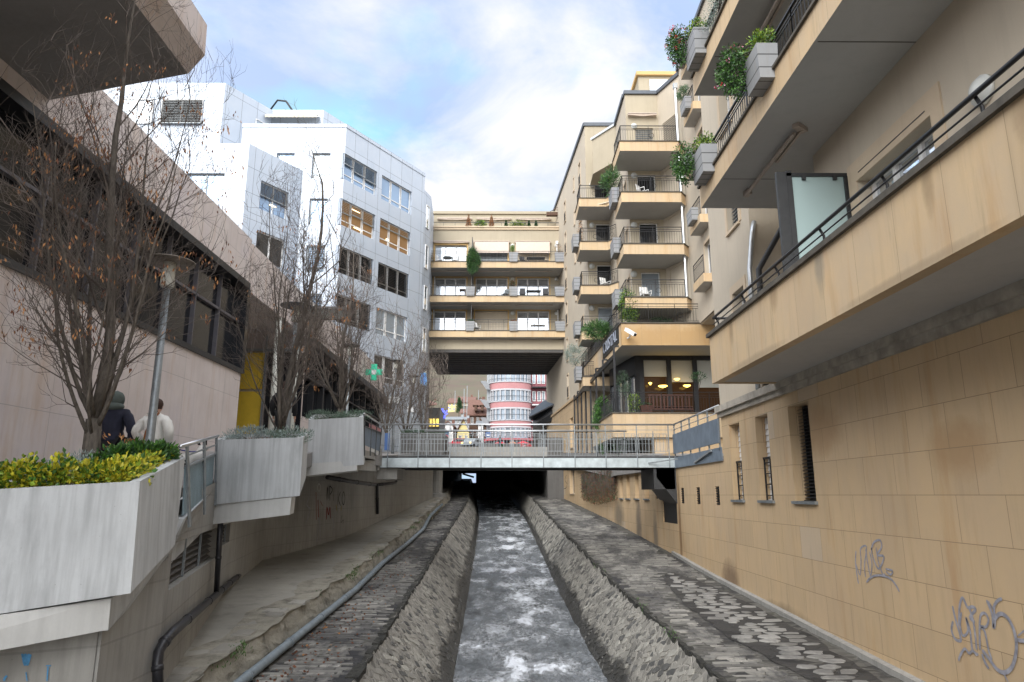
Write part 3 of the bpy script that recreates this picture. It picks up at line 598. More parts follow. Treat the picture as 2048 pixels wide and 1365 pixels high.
# ================================================================== LEFT BANK
def inset(poly, d):
    n = len(poly); out = []
    A = sum(poly[i][0] * poly[(i + 1) % n][1] - poly[(i + 1) % n][0] * poly[i][1] for i in range(n)); s = 1 if A > 0 else -1
    for i in range(n):
        p, q, r = Vector(poly[i - 1][:2]), Vector(poly[i][:2]), Vector(poly[(i + 1) % n][:2])
        e1 = (q - p).normalized(); e2 = (r - q).normalized(); n1 = Vector((-e1.y, e1.x)) * s; n2 = Vector((-e2.y, e2.x)) * s
        b = (n1 + n2); b = b / max(.3, b.dot(n1)) ; out.append((q.x + b.x * d, q.y + b.y * d, poly[i][2]))
    return out
def planter(name, label, top, bot, rim=.13, soil=.12):
    t = thing(name, label, 'planter', (top[1][0], top[1][1], bot[1][2]), 'concrete planters stepping up the left bank')
    n = len(top); mb = MB(); ti = inset(top, rim); lo = [(p[0], p[1], p[2] - soil) for p in ti]
    for i in range(n):
        j = (i + 1) % n; mb.poly([bot[i], bot[j], top[j], top[i]]); mb.poly([top[i], top[j], ti[j], ti[i]]); mb.poly([ti[i], ti[j], lo[j], lo[i]])
    mb.poly(list(reversed(bot))); obj('trough', mb, 'concrete', t)
    s = MB(); s.poly(lo); obj('soil_bed', s, 'soil', t)
    return t, lo
def ext(a, b, k): return a + (b - a) * k
def plan3(px, py, p, q, r):               # point of the picture ray on the plane p, q, r
    n = (q - p).cross(r - p); d = rayd(px, py); return d * (p.dot(n) / d.dot(n))
# planter 1
c1, b1 = atY(280, 963, 7.5), atY(261, 1187, 7.45); l0 = atY(0, 979, 6.85); lb0 = plan3(0, 1228, c1, b1, l0)
L1, LB1 = ext(c1, l0, 2.6), ext(b1, lb0, 2.6); s1 = atY(370, 915, 9.0); sb1 = plan3(350, 1090, c1, b1, s1)
k1 = V(-1.5, .7, -.02); P1, P1lo = planter('near_planter', 'nearest and largest planter, yellow shrubs along its rim', [L1, c1, s1, s1 + k1, L1 + V(-.6, 3.2, .25)], [LB1, b1, sb1, sb1 + k1, LB1 + V(-.6, 3.2, .25)])
P1['label'] = 'nearest concrete planter box filled with yellow and green shrubs'
c2, b2 = atY(607, 875, 12.6), atY(599, 992, 12.6); l2 = atY(431, 880, 13.0); lb2 = plan3(426, 1010, c2, b2, l2); s2, sb2 = atY(617, 866, 14.4), atY(612, 955, 14.4)
bk = V(-1.9, .6, 0)
P2, P2lo = planter('middle_planter', 'middle concrete planter with silvery shrubs and red leaf litter', [l2, c2, s2, s2 + bk], [lb2, b2, sb2, sb2 + bk])
c3, b3 = atY(727, 834, 18.4), atY(727, 930, 18.4); l3 = atY(617, 840, 18.8); lb3 = plan3(614, 938, c3, b3, l3); s3, sb3 = atY(730, 828, 20.6), atY(730, 925, 20.6)
P3, P3lo = planter('far_planter', 'far concrete planter with sage plants beside the footbridge steps', [l3, c3, s3, s3 + V(-1.7, .4, 0)], [lb3, b3, sb3, sb3 + V(-1.7, .4, 0)])
def beam(par, a, b, c, d, th, dr=None):
    mb = MB(); n = (V(dr.x, dr.y, 0) if dr else V(-(b - a).y, (b - a).x, 0)).normalized() * th
    mb.hexa([d, c, c + n, d + n, a, b, b + n, a + n]); o = obj('support_beam', mb, 'concrete_light', par); return o
beam(P1, ext(atY(222, 1197, 7.45), atY(0, 1231, 6.85), 2.6), atY(222, 1197, 7.45), atY(216, 1260, 7.45), ext(atY(216, 1260, 7.45), atY(0, 1301, 6.85), 2.6), .3)
beam(P2, atY(426, 1011, 13.02), atY(583, 995, 12.65), atY(579, 1030, 12.65), atY(418, 1050, 13.02), 1.2, s2 - c2)
beam(P3, atY(613, 928, 18.8), atY(714, 921, 18.45), atY(714, 941, 18.45), atY(612, 952, 18.8), 1.2, s3 - c3)
# retaining wall under the promenade
RW = [(-4.13, 7.62), (-4.13, 8.9), (-6.2, 16.2), (-7.2, 21.5), (-6.6, 24.5), (-6.1, 28), (-5.2, 50)]
rw = thing('retaining_wall', 'grey concrete retaining wall below the left promenade with louvres and graffiti', 'wall', (-4.13, 7.62, -2.5))
mb = MB()
w0 = atY(0, 1330, 7.05); w0n = V(-8, 5.6, 0)
for i, (a, b) in enumerate([((w0n.x, w0n.y), (-4.16, 7.6))] + list(zip(RW, RW[1:]))):
    a = V(a[0], a[1], 0); b = V(b[0], b[1], 0)
    za = -4 if i == 0 else zl(a.y) + .2; zb = -4 if i == 0 else zl(b.y) + .2
    if i in (0, 1): za = zb = -4
    ta = {0: -1.2, 1: -1.15, 2: -.75}.get(i, sz(a.y) - .36); tb = {0: -1.2, 1: -.75}.get(i, sz(b.y) - .36)
    if i == 2: ta = -.75; tb = sz(b.y) - .36
    n = V(-(b - a).y, (b - a).x, 0).normalized() * .3
    if i == 2: continue
    mb.hexa([V(a.x, a.y, za), V(b.x, b.y, zb), V(b.x + n.x, b.y + n.y, zb), V(a.x + n.x, a.y + n.y, za), V(a.x, a.y, ta), V(b.x, b.y, tb), V(b.x + n.x, b.y + n.y, tb), V(a.x + n.x, a.y + n.y, ta)])
fw = Fr(RW[1], RW[2]); g0 = fw.uv(314, 1200)[0]; 
holes = []
def wz(px, py): return fw.uv(px, py)
u_a, v_a = wz(311, 1200); u_b, v_b = wz(435, 1103); u_c, v_c = wz(486, 1068)
hs = [(max(.25, u_a), u_b - .25, v_a, v_a + 1.0), (u_b + .1, u_c, v_b + .05, v_b + .85)]
vtop = lambda u: -.75 + (sz(16.2) - .36 + .75) * u / fw.w
fw.wall(mb, 0, fw.w, -3.2, -.6, hs, .28); 
for a, b in ((0, fw.w),): mb.poly([fw.p(a, -.6), fw.p(b, -.6), fw.p(b, .5), fw.p(a, -.1)])
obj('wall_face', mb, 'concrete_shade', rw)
for k, h in enumerate(hs):
    m2 = MB(); n = 11
    for i in range(n):
        v = h[2] + (h[3] - h[2]) * (i + .5) / n; m2.hexa([fw.p(h[0], v - .03, .10), fw.p(h[1], v - .03, .10), fw.p(h[1], v + .03, .2), fw.p(h[0], v + .03, .2), fw.p(h[0], v - .02, .10), fw.p(h[1], v - .02, .10), fw.p(h[1], v + .04, .2), fw.p(h[0], v + .04, .2)])
    lv = obj('louvre', m2, 'concrete_dark', rw); m3 = MB(); fw.box(m3, h[0], h[1], h[2], h[3], .26, .29); obj('dark_back', m3, 'black_metal', lv)
    m4 = MB()
    for q in (.33, .66): fw.box(m4, h[0] + (h[1] - h[0]) * q - .03, h[0] + (h[1] - h[0]) * q + .03, h[2], h[3], .07, .1)
    obj('mullion', m4, 'galvanised', lv)
# near abutment face, slightly lighter
# sloping stair flank with its railing
fl = thing('stair_flank', 'sloping concrete side of the steps between the two nearest planters', 'stair wall', (-4.3, 8.9, -1))
A = [atY(350, 1092, 9.02), atY(426, 1011, 12.95)]; B = [atY(311, 1158, 8.85), atY(417, 1052, 12.95)]
T = [atY(368, 1038, 9.1), atY(427, 980, 12.93)]
mb = MB(); n = V(-.35, -.1, 0); mb.hexa([B[0], B[1], B[1] + n, B[0] + n, T[0], T[1], T[1] + n, T[0] + n])
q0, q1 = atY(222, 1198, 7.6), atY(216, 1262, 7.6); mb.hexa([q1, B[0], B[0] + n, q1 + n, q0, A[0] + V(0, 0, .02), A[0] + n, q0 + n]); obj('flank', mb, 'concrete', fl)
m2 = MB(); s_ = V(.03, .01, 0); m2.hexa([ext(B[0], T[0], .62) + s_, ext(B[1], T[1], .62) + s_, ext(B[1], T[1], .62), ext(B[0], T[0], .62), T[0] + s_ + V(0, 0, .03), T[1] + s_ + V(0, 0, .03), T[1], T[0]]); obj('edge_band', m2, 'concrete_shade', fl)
def slope_rail(name, label, bot, top, panel0, panel1, npost, mat='galvanised', pm='blue_glass_panel', lower=None, ext_h=0.0, nr=2):
    t = thing(name, label, 'railing', tuple(bot[0])); mb = MB()
    for i in range(npost):
        k = i / (npost - 1); a, b = ext(bot[0], bot[1], k), ext(top[0], top[1], k); mb = MB(); mb.bar(a, b, .06, .025); obj('post', mb, mat, t)
    m = MB(); e = (top[1] - top[0]).normalized() * ext_h; m.tube([top[0] - e, top[1] + e * .3], .026, 8); obj('handrail', m, 'steel_rail', t, True)
    m = MB()
    for r in range(1, nr):
        m.bar(ext(top[0], panel1[0], r / nr), ext(top[1], panel1[1], r / nr), .02)
    m.bar(panel1[0], panel1[1], .045, .03); obj('rail', m, mat, t)
    m = MB(); nn = V(-(panel0[1] - panel0[0]).y, (panel0[1] - panel0[0]).x, 0).normalized() * .02
    N_ = int((panel0[1] - panel0[0]).length / .09)                 # corrugated sheet
    for i in range(N_):
        k0, k1 = i / N_, (i + .55) / N_; k2 = (i + 1) / N_
        m.hexa([ext(panel0[0], panel0[1], k0), ext(panel0[0], panel0[1], k1), ext(panel0[0], panel0[1], k1) + nn, ext(panel0[0], panel0[1], k0) + nn, ext(panel1[0], panel1[1], k0), ext(panel1[0], panel1[1], k1), ext(panel1[0], panel1[1], k1) + nn, ext(panel1[0], panel1[1], k0) + nn])
        m.poly([ext(panel0[0], panel0[1], k1) + nn, ext(panel0[0], panel0[1], k2) + nn, ext(panel1[0], panel1[1], k2) + nn, ext(panel1[0], panel1[1], k1) + nn])
    obj('panel', m, pm, t); return t
rl = [atY(372, 1020, 9.25), atY(425, 985, 12.9)]
slope_rail('stair_railing', 'galvanised railing with ribbed glass panels between the two nearest planters', [atY(370, 1055, 9.25) + V(.06, 0, 0), atY(424, 1012, 12.9) + V(.06, 0, 0)], [atY(374, 890, 9.25), atY(433, 873, 12.9)], [atY(367, 1032, 9.25), atY(424, 984, 12.9)], [atY(372, 934, 9.25), atY(430, 908, 12.9)], 3, ext_h=.55)
slope_rail('step_railing', 'blue grey panelled railing between the far planter and the footbridge', [atY(729, 912, 18.6), atY(758, 912, 24.8)], [atY(728, 828, 18.6), atY(764, 851, 24.8)], [atY(729, 890, 18.6), atY(759, 903, 24.8)], [atY(729, 853, 18.6), atY(762, 866, 24.8)], 4, 'dark_metal', 'blue_grey_panel')
mb = MB(); a, b, c, d = atY(714, 921, 19), atY(753, 921, 25), atY(753, 943, 25), atY(714, 940, 19); n = V(-.8, 0, 0); mb.hexa([d, c, c + n, d + n, a, b, b + n, a + n]); a, b, c, d = atY(728, 900, 19), atY(752, 907, 25), atY(753, 921, 25), atY(727, 914, 19)
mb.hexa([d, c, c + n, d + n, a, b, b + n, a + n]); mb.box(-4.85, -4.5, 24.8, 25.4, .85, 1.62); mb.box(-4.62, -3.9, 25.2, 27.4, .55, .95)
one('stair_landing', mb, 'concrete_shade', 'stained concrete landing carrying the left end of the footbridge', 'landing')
# small beams along the promenade underside
for k, y in enumerate((16, 19, 22)):
    pass
# drain pipes
def pipe(pts, r, mat, label, cat='pipe', name='drain_pipe', clamps=True, group=None):
    t = thing(name, label, cat, tuple(pts[0])); t['label'] = label
    if group: t['group'] = group
    q = [Vector(p) for p in pts]; sm_ = [q[0]]
    for i in range(1, len(q) - 1):
        a = (q[i - 1] - q[i]); b = (q[i + 1] - q[i]); d = min(.12 + r, a.length / 2.5, b.length / 2.5); sm_ += [q[i] + a.normalized() * d, q[i] + (a.normalized() + b.normalized()) * d * .25, q[i] + b.normalized() * d]
    sm_.append(q[-1]); mb = MB(); mb.tube(sm_, r, 10); obj('tube', mb, mat, t, True)
    if clamps:
        m = MB()
        for i in range(len(q) - 1):
            L_ = (q[i + 1] - q[i]).length; n = max(1, int(L_ / 1.6)); d = (q[i + 1] - q[i]).normalized()
            for k in range(n):
                c = q[i] + d * L_ * (k + .5) / n; m.tube([c - d * .03, c + d * .03], r * 1.14, 10)
        obj('collar', m, mat, t, True)
    return t
def onwall(fr, px, py, d): u, v = fr.uv(px, py, d); return fr.p(u, v, d)
fn = Fr(RW[0], RW[1]); R_ = .075
p0 = atY(316, 1372, 8.65); p1 = atY(314, 1302, 8.7)
pipe([p0, p1, onwall(fw, 345, 1265, -.12), onwall(fw, 433, 1189, -.12), onwall(fw, 505, 1128, -.12), onwall(fw, 531, 1118, -.12), onwall(fw, 533, 1030, -.12)], .06, 'plastic_pipe', 'thick black drain pipe running low along the retaining wall')
pipe([onwall(fw, 433, 1186, -.12), onwall(fw, 441, 1045, -.12)], .05, 'plastic_pipe', 'black branch pipe dropping in front of the louvred openings')
pp = [(-12, 0)] ; gp = []
for px, py, Y in ((470, 1372, 10.2), (600, 1240, 14.2), (688, 1160, 18.6), (775, 1101, 23.5), (830, 1068, 29), (850, 1033, 38)):
    p = atY(px, py, Y); p.x = stx(Y) + .14; p.z = zl(Y) + .13; gp.append(p)
gp = [V(stx(y) + .16 + .04 * math.sin(y), y, zl(y) + .11) for y in (6, 10.2, 14.2, 18.6, 23.5, 28)] + [V(stx(33) + .30, 33, zl(33) + .14), V(stx(38) + .12, 38, zl(38) + .3), V(stx(46) + .1, 46, zl(46) + .3)]
pipe(gp, .075, 'grey_pipe', 'long grey pipe lying on the ledge at the foot of the raised bank', name='long_pipe')
fw2 = Fr(RW[3], RW[4]); fw3 = Fr(RW[4], RW[5]); fw4 = Fr(RW[5], RW[6])
pipe([onwall(fw4, 755, 1028, -.1), onwall(fw4, 754, 968, -.1)], .07, 'plastic_pipe', 'black down pipe standing in the shade under the promenade')
pipe([onwall(fw4, 755, 970, -.1), onwall(fw4, 793, 966, -.1), onwall(fw4, 793, 948, -.1)], .06, 'plastic_pipe', 'black pipe run under the promenade ending at the bridge')
pipe([atY(655, 955, 22), atY(700, 963, 25), atY(750, 970, 29)], .07, 'plastic_pipe', 'black pipe sloping beneath the far planter')
# graffiti: ribbons of paint a few millimetres proud of their wall, strokes read from the photograph
def stroke_mb(mb, fr, pts, w, d=-.006, m=0):      # one continuous ribbon per stroke
    P = [fr.p(*fr.uv(x, y, d), d) for x, y in pts]; n = len(P); i0 = len(mb.v)
    for i, p in enumerate(P):
        t = (P[min(i + 1, n - 1)] - P[max(i - 1, 0)]); t = t.normalized() if t.length > 1e-6 else Z
        s = t.cross(fr.N).normalized() * w / 2 * (1 if 0 < i < n - 1 else .5); mb.v += [tuple(p - s), tuple(p + s)]
    for i in range(n - 1): k = i0 + 2 * i; mb.f.append((k, k + 1, k + 3, k + 2)); mb.m.append(m)
def curve(pts, n=5):                       # Catmull-Rom smoothing in picture points
    out = []; P = [pts[0]] + list(pts) + [pts[-1]]
    for i in range(1, len(P) - 2):
        p0, p1, p2, p3 = P[i - 1:i + 3]
        for k in range(n):
            t = k / n; out.append(tuple(.5 * (2 * p1[j] + (-p0[j] + p2[j]) * t + (2 * p0[j] - 5 * p1[j] + 4 * p2[j] - p3[j]) * t * t + (-p0[j] + 3 * p1[j] - 3 * p2[j] + p3[j]) * t ** 3) for j in (0, 1)))
    out.append(pts[-1]); return out
def graffiti(name, label, fr, strokes, mats):
    mb = MB()
    for st in strokes:
        m, w, pts = st; q = curve(pts) if len(pts) > 2 else pts; stroke_mb(mb, fr, q, w, -.004 - .0012 * strokes.index(st), m)
    return one(name, mb, mats, label, 'graffiti')
Lw = fw3
g = [(0, .07, [(632, 985), (633, 1040)]), (0, .10, [(636, 1000), (637, 1035)]), (0, .05, [(641, 1003), (645, 1012)]), (1, .05, [(637, 1036), (634, 1084)]), (1, .05, [(639, 1036), (641, 1084)]), (2, .03, [(637, 984), (635, 975), (638, 968), (641, 974), (639, 984)]),
     (3, .04, [(654, 1000), (655, 975), (657, 998)]), (3, .04, [(660, 1002), (659, 974), (665, 980), (660, 990)]), (3, .04, [(667, 1002), (668, 975)]), (0, .05, [(653, 1040), (654, 1015), (657, 1030), (660, 1015), (661, 1038)]),
     (4, .09, [(672, 1010), (674, 1022)]), (4, .09, [(683, 1012), (682, 1022)]), (3, .035, [(675, 1012), (676, 983)]), (3, .035, [(681, 984), (677, 998), (681, 1012)]), (3, .035, [(686, 986), (684, 1000), (687, 1010), (690, 998), (688, 985), (686, 986)]), (1, .03, [(619, 990), (614, 1010), (620, 1020), (613, 1045)]), (1, .03, [(664, 1032), (668, 1050), (665, 1060)]),
     (3, .02, [(684, 1030), (682, 1045), (687, 1040), (686, 1048)])]
graffiti('painted_graffiti', 'red, yellow and black graffiti in the shade under the far planter', fw3, g, ['graffiti_red', 'graffiti_blue', 'concrete_light', 'graffiti_black', 'graffiti_yellow'])
fa = Fr((w0n.x, w0n.y), (-4.16, 7.6))
g = [(0, .03, [(44 + i * 2.2, 1308 + (i % 3)), (48 + i * 1.0, 1328 + (i * 7 % 5))]) for i in range(9)] + [(0, .02, [(8, 1362), (10, 1356), (14, 1352)]), (0, .02, [(92, 1332), (102, 1332)]), (0, .025, [(96, 1334), (94, 1362)]), (0, .02, [(52, 1345), (54, 1362)])]
graffiti('blue_paint_mark', 'smeared bright blue spray paint below the nearest planter beam', fa, g, ['graffiti_sky'])

# ------------------------------------------------------------------ the mall building
mall = thing('shopping_mall', 'long pinkish stone building with dark window band and jutting roof', 'building', (-8.5, 10, 0))
fm_ = Fr((-8.5, -8), (-8.5, 22.0)); mb = MB()
fm_.wall(mb, 0, 30, -3, 8.3, [(0.0001, 29.999, 3.85, 6.7)], .35, back=5); obj('wall', mb, 'mall_stone', mall)
mb = MB(); fm_.box(mb, 0, 29.9, 6.55, 6.75, -.12, .5); obj('lintel', mb, 'black_metal', mall)
mb = MB(); fm_.box(mb, 0, 30, 3.78, 3.92, -.06, .4); obj('sill', mb, 'dark_metal', mall)
wn = MB(); fm_.box(wn, 0, 29.9, 3.9, 6.6, .28, .33); pane = obj('window_band', wn, 'glass_mall', mall)
mb = MB()
for i in range(18): fm_.box(mb, .8 + 1.62 * i, .8 + 1.62 * i + .05, 3.9, 6.6, .16, .28)
fm_.box(mb, 0, 29.9, 5.44, 5.51, .16, .28); obj('mullion', mb, 'mullion_grey', pane)
mb = MB(); mb.box(-11, -8.45, 21.9, 22.15, 3.8, 6.6); obj('corner_glass', mb, 'glass_mall', mall)
# roof overhang with chamfered fascia
prof = [(-8.6, 7.15), (-5.55, 7.15), (-5.25, 7.45), (-5.27, 8.0), (-5.27, 8.05), (-5.7, 8.7), (-8.6, 8.7)]
mb = MB()
def sect(y0l, y1l):
    n = len(prof)
    a = [V(x, yy0, z) for (x, z), yy0 in zip(prof, y0l)]; b = [V(x, yy1, z) for (x, z), yy1 in zip(prof, y1l)]
    for i in range(n):
        j = (i + 1) % n; mb.poly([a[i], a[j], b[j], b[i]], 1 if i == 0 else 0)
    mb.poly(list(reversed(a))); mb.poly(b)
e_ = lambda x: 11.75 - (x + 8.6) * .29
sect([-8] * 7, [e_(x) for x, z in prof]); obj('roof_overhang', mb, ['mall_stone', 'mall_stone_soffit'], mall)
mb = MB(); mb.tube([(-5.75, 9.7, 8.7), (-5.7, 9.7, 9.0)], .03, 5); mb.box(-5.95, -5.55, 9.1, 10.0, 8.9, 8.96); mb.box(-5.9, -5.5, 9.0, 9.6, 9.05, 9.1); obj('roof_fitting', mb, 'black_metal', mall)
# entrance recess and second shop front
mb = MB(); mb.box(-11.2, -11, 22, 28.4, 0, 6.5); mb.box(-11.2, -8.5, 28.2, 28.5, 0, 8.2); mb.box(-12, -8.5, 22.1, 28.4, 6.55, 8.2); obj('entrance_recess', mb, 'mall_stone', mall)
xa, xb, xc2, xd = atY(484, 780, 28.1).x, atY(524, 780, 28.1).x, atY(532, 780, 28.1).x, atY(604, 780, 28.1).x
mb = MB(); mb.box(xa - .4, xb, 28.1, 28.16, 1.3, 4.1); mb.box(xa - .4, xb, 28.1, 28.16, 4.2, 5.7); obj('yellow_door', mb, 'yellow_panel', mall)
mb = MB(); mb.box(xc2, xd, 28.08, 28.16, 1.3, 5.7); obj('entrance_door', mb, 'glass_mall', mall)
for xx in (xb + .04, xc2 + .6, xc2 + 1.0): mb = MB(); mb.box(xx, xx + .06, 28.0, 28.07, 1.3, 6.4); obj('door_post', mb, 'galvanised', mall)
mb = MB(); mb.box(xa - .4, xd, 28.0, 28.05, 5.75, 5.85); obj('door_rail', mb, 'galvanised', mall)
mb = MB(); mb.box(-10.9, -10.85, 26.3, 28.1, 1.3, 5.7); mb.box(-10.9, -10.86, 22.3, 28.1, 5.7, 6.4); obj('entrance_glass', mb, 'glass_mall', mall)
for k, (x, y) in enumerate(((-8.62, 25.6), (-8.62, 28.05))):
    mb = MB(); mb.tube([(x, y, 1.3), (x, y, 6.55)], .11, 10); obj('column', mb, 'lamp_cream', mall, True)
f2 = Fr((-8.5, 28.5), (-8.5, 52)); mb = MB(); f2.wall(mb, 0, 23.5, 0, 8.2, [(.4, 23.2, 3.2, 6.3)], .4); f2.box(mb, -.02, 23.5, 8.2, 8.25, 0, 4); obj('wall', mb, 'mall_stone', mall)
mb = MB(); f2.box(mb, -.1, 23.4, 6.1, 6.38, -.5, .4); obj('canopy', mb, 'black_metal', mall)
mb = MB(); f2.box(mb, .4, 23.2, 3.2, 6.2, .3, .36); wn2 = obj('window_band', mb, 'glass_mall', mall)
mb = MB()
for i in range(15): f2.box(mb, .5 + 1.6 * i, .5 + 1.6 * i + (.22 if i % 3 == 2 else .06), 3.2, 6.2, .05, .3)
f2.box(mb, .4, 23.2, 4.9, 4.98, .05, .3); obj('mullion', mb, 'black_metal', wn2)
mb = MB(); mb.box(-8.47, -8.44, 43, 47, 3.5, 4.3); obj('shop_display', mb, 'pink_plaster', wn2)
# glazed canopy between the mall and the white building
c = [atY(575, 612, 27.5), atY(688, 618, 27.5), atY(700, 640, 31), atY(600, 636, 31)]; mb = MB(); u_ = V(0, 0, .06)
mb.hexa([c[0], c[1], c[2], c[3], c[0] + u_, c[1] + u_, c[2] + u_, c[3] + u_]); t = thing('glass_canopy', 'small glazed canopy behind the middle tree above the mall entrance', 'canopy', tuple(c[0])); obj('glass', mb, 'glass_frost', t)
mb = MB()
for i in range(4): mb.bar(c[i], c[(i + 1) % 4], .1)
mb.bar(c[3], V(-8.5, 31, c[3].z), .08); mb.bar(c[0], V(-8.5, 27.5, c[0].z), .08); obj('frame', mb, 'dark_metal', t)
# ================================================================== shared window / balcony builders
def window(par, fr, u0, u1, v0, v1, d=.25, n=2, pane='glass_dark', frame='white_paint', fw=.06, blind=None, blind_h=1.0, slat=.09, cov=.45, tr=None, trw=.12, sill=None, label=None, transom=None):
    mb = MB(); a = fr.box
    a(mb, u0, u0 + fw, v0, v1, d - .07, d); a(mb, u1 - fw, u1, v0, v1, d - .07, d); a(mb, u0 + fw, u1 - fw, v0, v0 + fw, d - .07, d); a(mb, u0 + fw, u1 - fw, v1 - fw, v1, d - .07, d)
    for i in range(1, n):
        c = u0 + (u1 - u0) * i / n; a(mb, c - fw * .7, c + fw * .7, v0 + fw, v1 - fw, d - .075, d)
    if transom: a(mb, u0 + fw, u1 - fw, v0 + transom - .03, v0 + transom + .03, d - .065, d)
    w = obj('window', mb, frame, par, label=label)
    m = MB(); a(m, u0, u1, v0, v1, d - .02, d + .02); obj('pane', m, pane, w)
    if blind:
        m = MB(); v = v1 - .03; end = v1 - (v1 - v0) * blind_h
        while v > end and cov > .6:
            m.hexa([fr.p(u0 + fw * .5, v - slat * cov, d - .16), fr.p(u1 - fw * .5, v - slat * cov, d - .16), fr.p(u1 - fw * .5, v - slat * cov, d - .12), fr.p(u0 + fw * .5, v - slat * cov, d - .12), fr.p(u0 + fw * .5, v, d - .14), fr.p(u1 - fw * .5, v, d - .14), fr.p(u1 - fw * .5, v, d - .11), fr.p(u0 + fw * .5, v, d - .11)]); v -= slat
        while v > end:
            m.hexa([fr.p(u0 + fw * .5, v - slat * .75, d - .19), fr.p(u1 - fw * .5, v - slat * .75, d - .19), fr.p(u1 - fw * .5, v - slat * .35, d - .10), fr.p(u0 + fw * .5, v - slat * .35, d - .10), fr.p(u0 + fw * .5, v - slat * .65, d - .19), fr.p(u1 - fw * .5, v - slat * .65, d - .19), fr.p(u1 - fw * .5, v - slat * .25, d - .10), fr.p(u0 + fw * .5, v - slat * .25, d - .10)]); v -= slat
        a(m, u0, u1, end - .03, end + .02, d - .2, d - .1); obj('blind', m, blind, w)
    if tr:
        m = MB(); a(m, u0 - trw, u0, v0, v1 + trw * 1.4, -.025, .0); a(m, u1, u1 + trw, v0, v1 + trw * 1.4, -.025, .0); a(m, u0, u1, v1, v1 + trw * 1.4, -.025, .0); obj('surround', m, tr, w)
    if sill:
        m = MB(); a(m, u0 - .06, u1 + .06, v0 - .06, v0, -.07, d - .06); obj('sill', m, sill, w)
    return w
def railing(par, pts, h=.95, mat='black_metal', step=.13, ring=True, post=.04, top=.045, name='railing', bars=True):
    mb = MB(); r = MB()
    for a, b in zip(pts, pts[1:]):
        a, b = Vector(a), Vector(b); L_ = (b - a).length
        if L_ < .05: continue
        d = (b - a) / L_; up = Z * h
        r.bar(a + up, b + up, top, top * .7); r.bar(a + up * .86, b + up * .86, .018); r.bar(a + up * .76, b + up * .76, .02); r.bar(a + up * .1, b + up * .1, .02)
        n = max(1, round(L_ / 1.25))
        for i in range(n + 1): mb.bar(a + d * L_ * i / n, a + d * L_ * i / n + up, post, .02)
        if bars:
            k = int(L_ / step)
            for i in range(1, k): mb.bar(a + d * L_ * i / k + up * .1, a + d * L_ * i / k + up * .76, .012)
        if ring:
            c = a + d * L_ * .55 + up * .42; q = [c + (d * math.cos(t) + Z * math.sin(t)) * .14 for t in [2 * math.pi * i / 12 for i in range(13)]]; r.tube(q, .012, 4, cap=False)
    o = obj(name, r, mat, par); obj('bars', mb, mat, o); return o
def slab(par, poly, z0, z1, fascia='fascia_stone', soff='soffit_paint', name='balcony', cop=True, fh=None):
    mb = MB(); n = len(poly); mb.prism(poly, z0, z1, 0); 
    mb.m = [1 if i == 0 else 0 for i in range(len(mb.f))]
    if sum(poly[i][0] * poly[(i + 1) % n][1] - poly[(i + 1) % n][0] * poly[i][1] for i in range(n)) < 0: pass
    o = obj(name, mb, [fascia, soff], par)
    if cop:
        m = MB(); ins = inset([(p[0], p[1], 0) for p in poly], -.05); m.prism(ins, z1, z1 + .05); obj('coping', m, 'coping', o)
    return o
def wall_lamp(par, p, n=V(0, -1, 0), r=.16):
    mb = MB(); q = Vector(p); mb.tube([q, q + n * .05, q + n * .055, q + n * .11, q + n * .15], [r * 1.05, r * 1.05, r * .9, r * .75, r * .3], 14); o = obj('wall_lamp', mb, 'lamp_glass', par, True); return o
def awning(par, a, b, out, mat='awning_box', name='awning', drop=0.0):
    mb = MB(); a, b = Vector(a), Vector(b); mb.bar(a + out * .5 + Z * .05, b + out * .5 + Z * .05, .22, .05); o = obj(name, mb, mat, par); m = MB(); m.bar(a + out * .45, b + out * .45, .16, .09)
    q = a.lerp(b, .5); m.bar(a + out * .9 - Z * .06, q + out * .75 - Z * .12, .04); m.bar(q + out * .75 - Z * .12, b + out * .9 - Z * .06, .04); obj('cloth_roll', m, 'awning_cloth', o); return o
def downpipe(par, p0, p1, r=.05, mat='zinc', name='downpipe', hopper=True):
    mb = MB(); p0, p1 = Vector(p0), Vector(p1); mb.tube([p0, p1], r, 8)
    if hopper: mb.box(p0.x - .11, p0.x + .11, p0.y - .11, p0.y + .11, p0.z, p0.z + .3)
    return obj(name, mb, mat, par)
def planter_box(p, size, label, plant=None, grp='grey plank planter boxes on the balconies'):
    t = thing('planter_box', label, 'planter box', tuple(p), grp); mb = MB(); x, y, z = p; sx, sy, h = size
    mb.hexa([(x - sx * .42, y - sy * .46, z), (x + sx * .42, y - sy * .46, z), (x + sx * .42, y + sy * .46, z), (x - sx * .42, y + sy * .46, z), (x - sx / 2, y - sy / 2, z + h), (x + sx / 2, y - sy / 2, z + h), (x + sx / 2, y + sy / 2, z + h), (x - sx / 2, y + sy / 2, z + h)]); obj('box', mb, 'white_planks', t)
    m = MB(); m.box(x - sx * .45, x + sx * .45, y - sy * .45, y + sy * .45, z + h - .01, z + h + .02); obj('soil', m, 'soil', t)
    return t
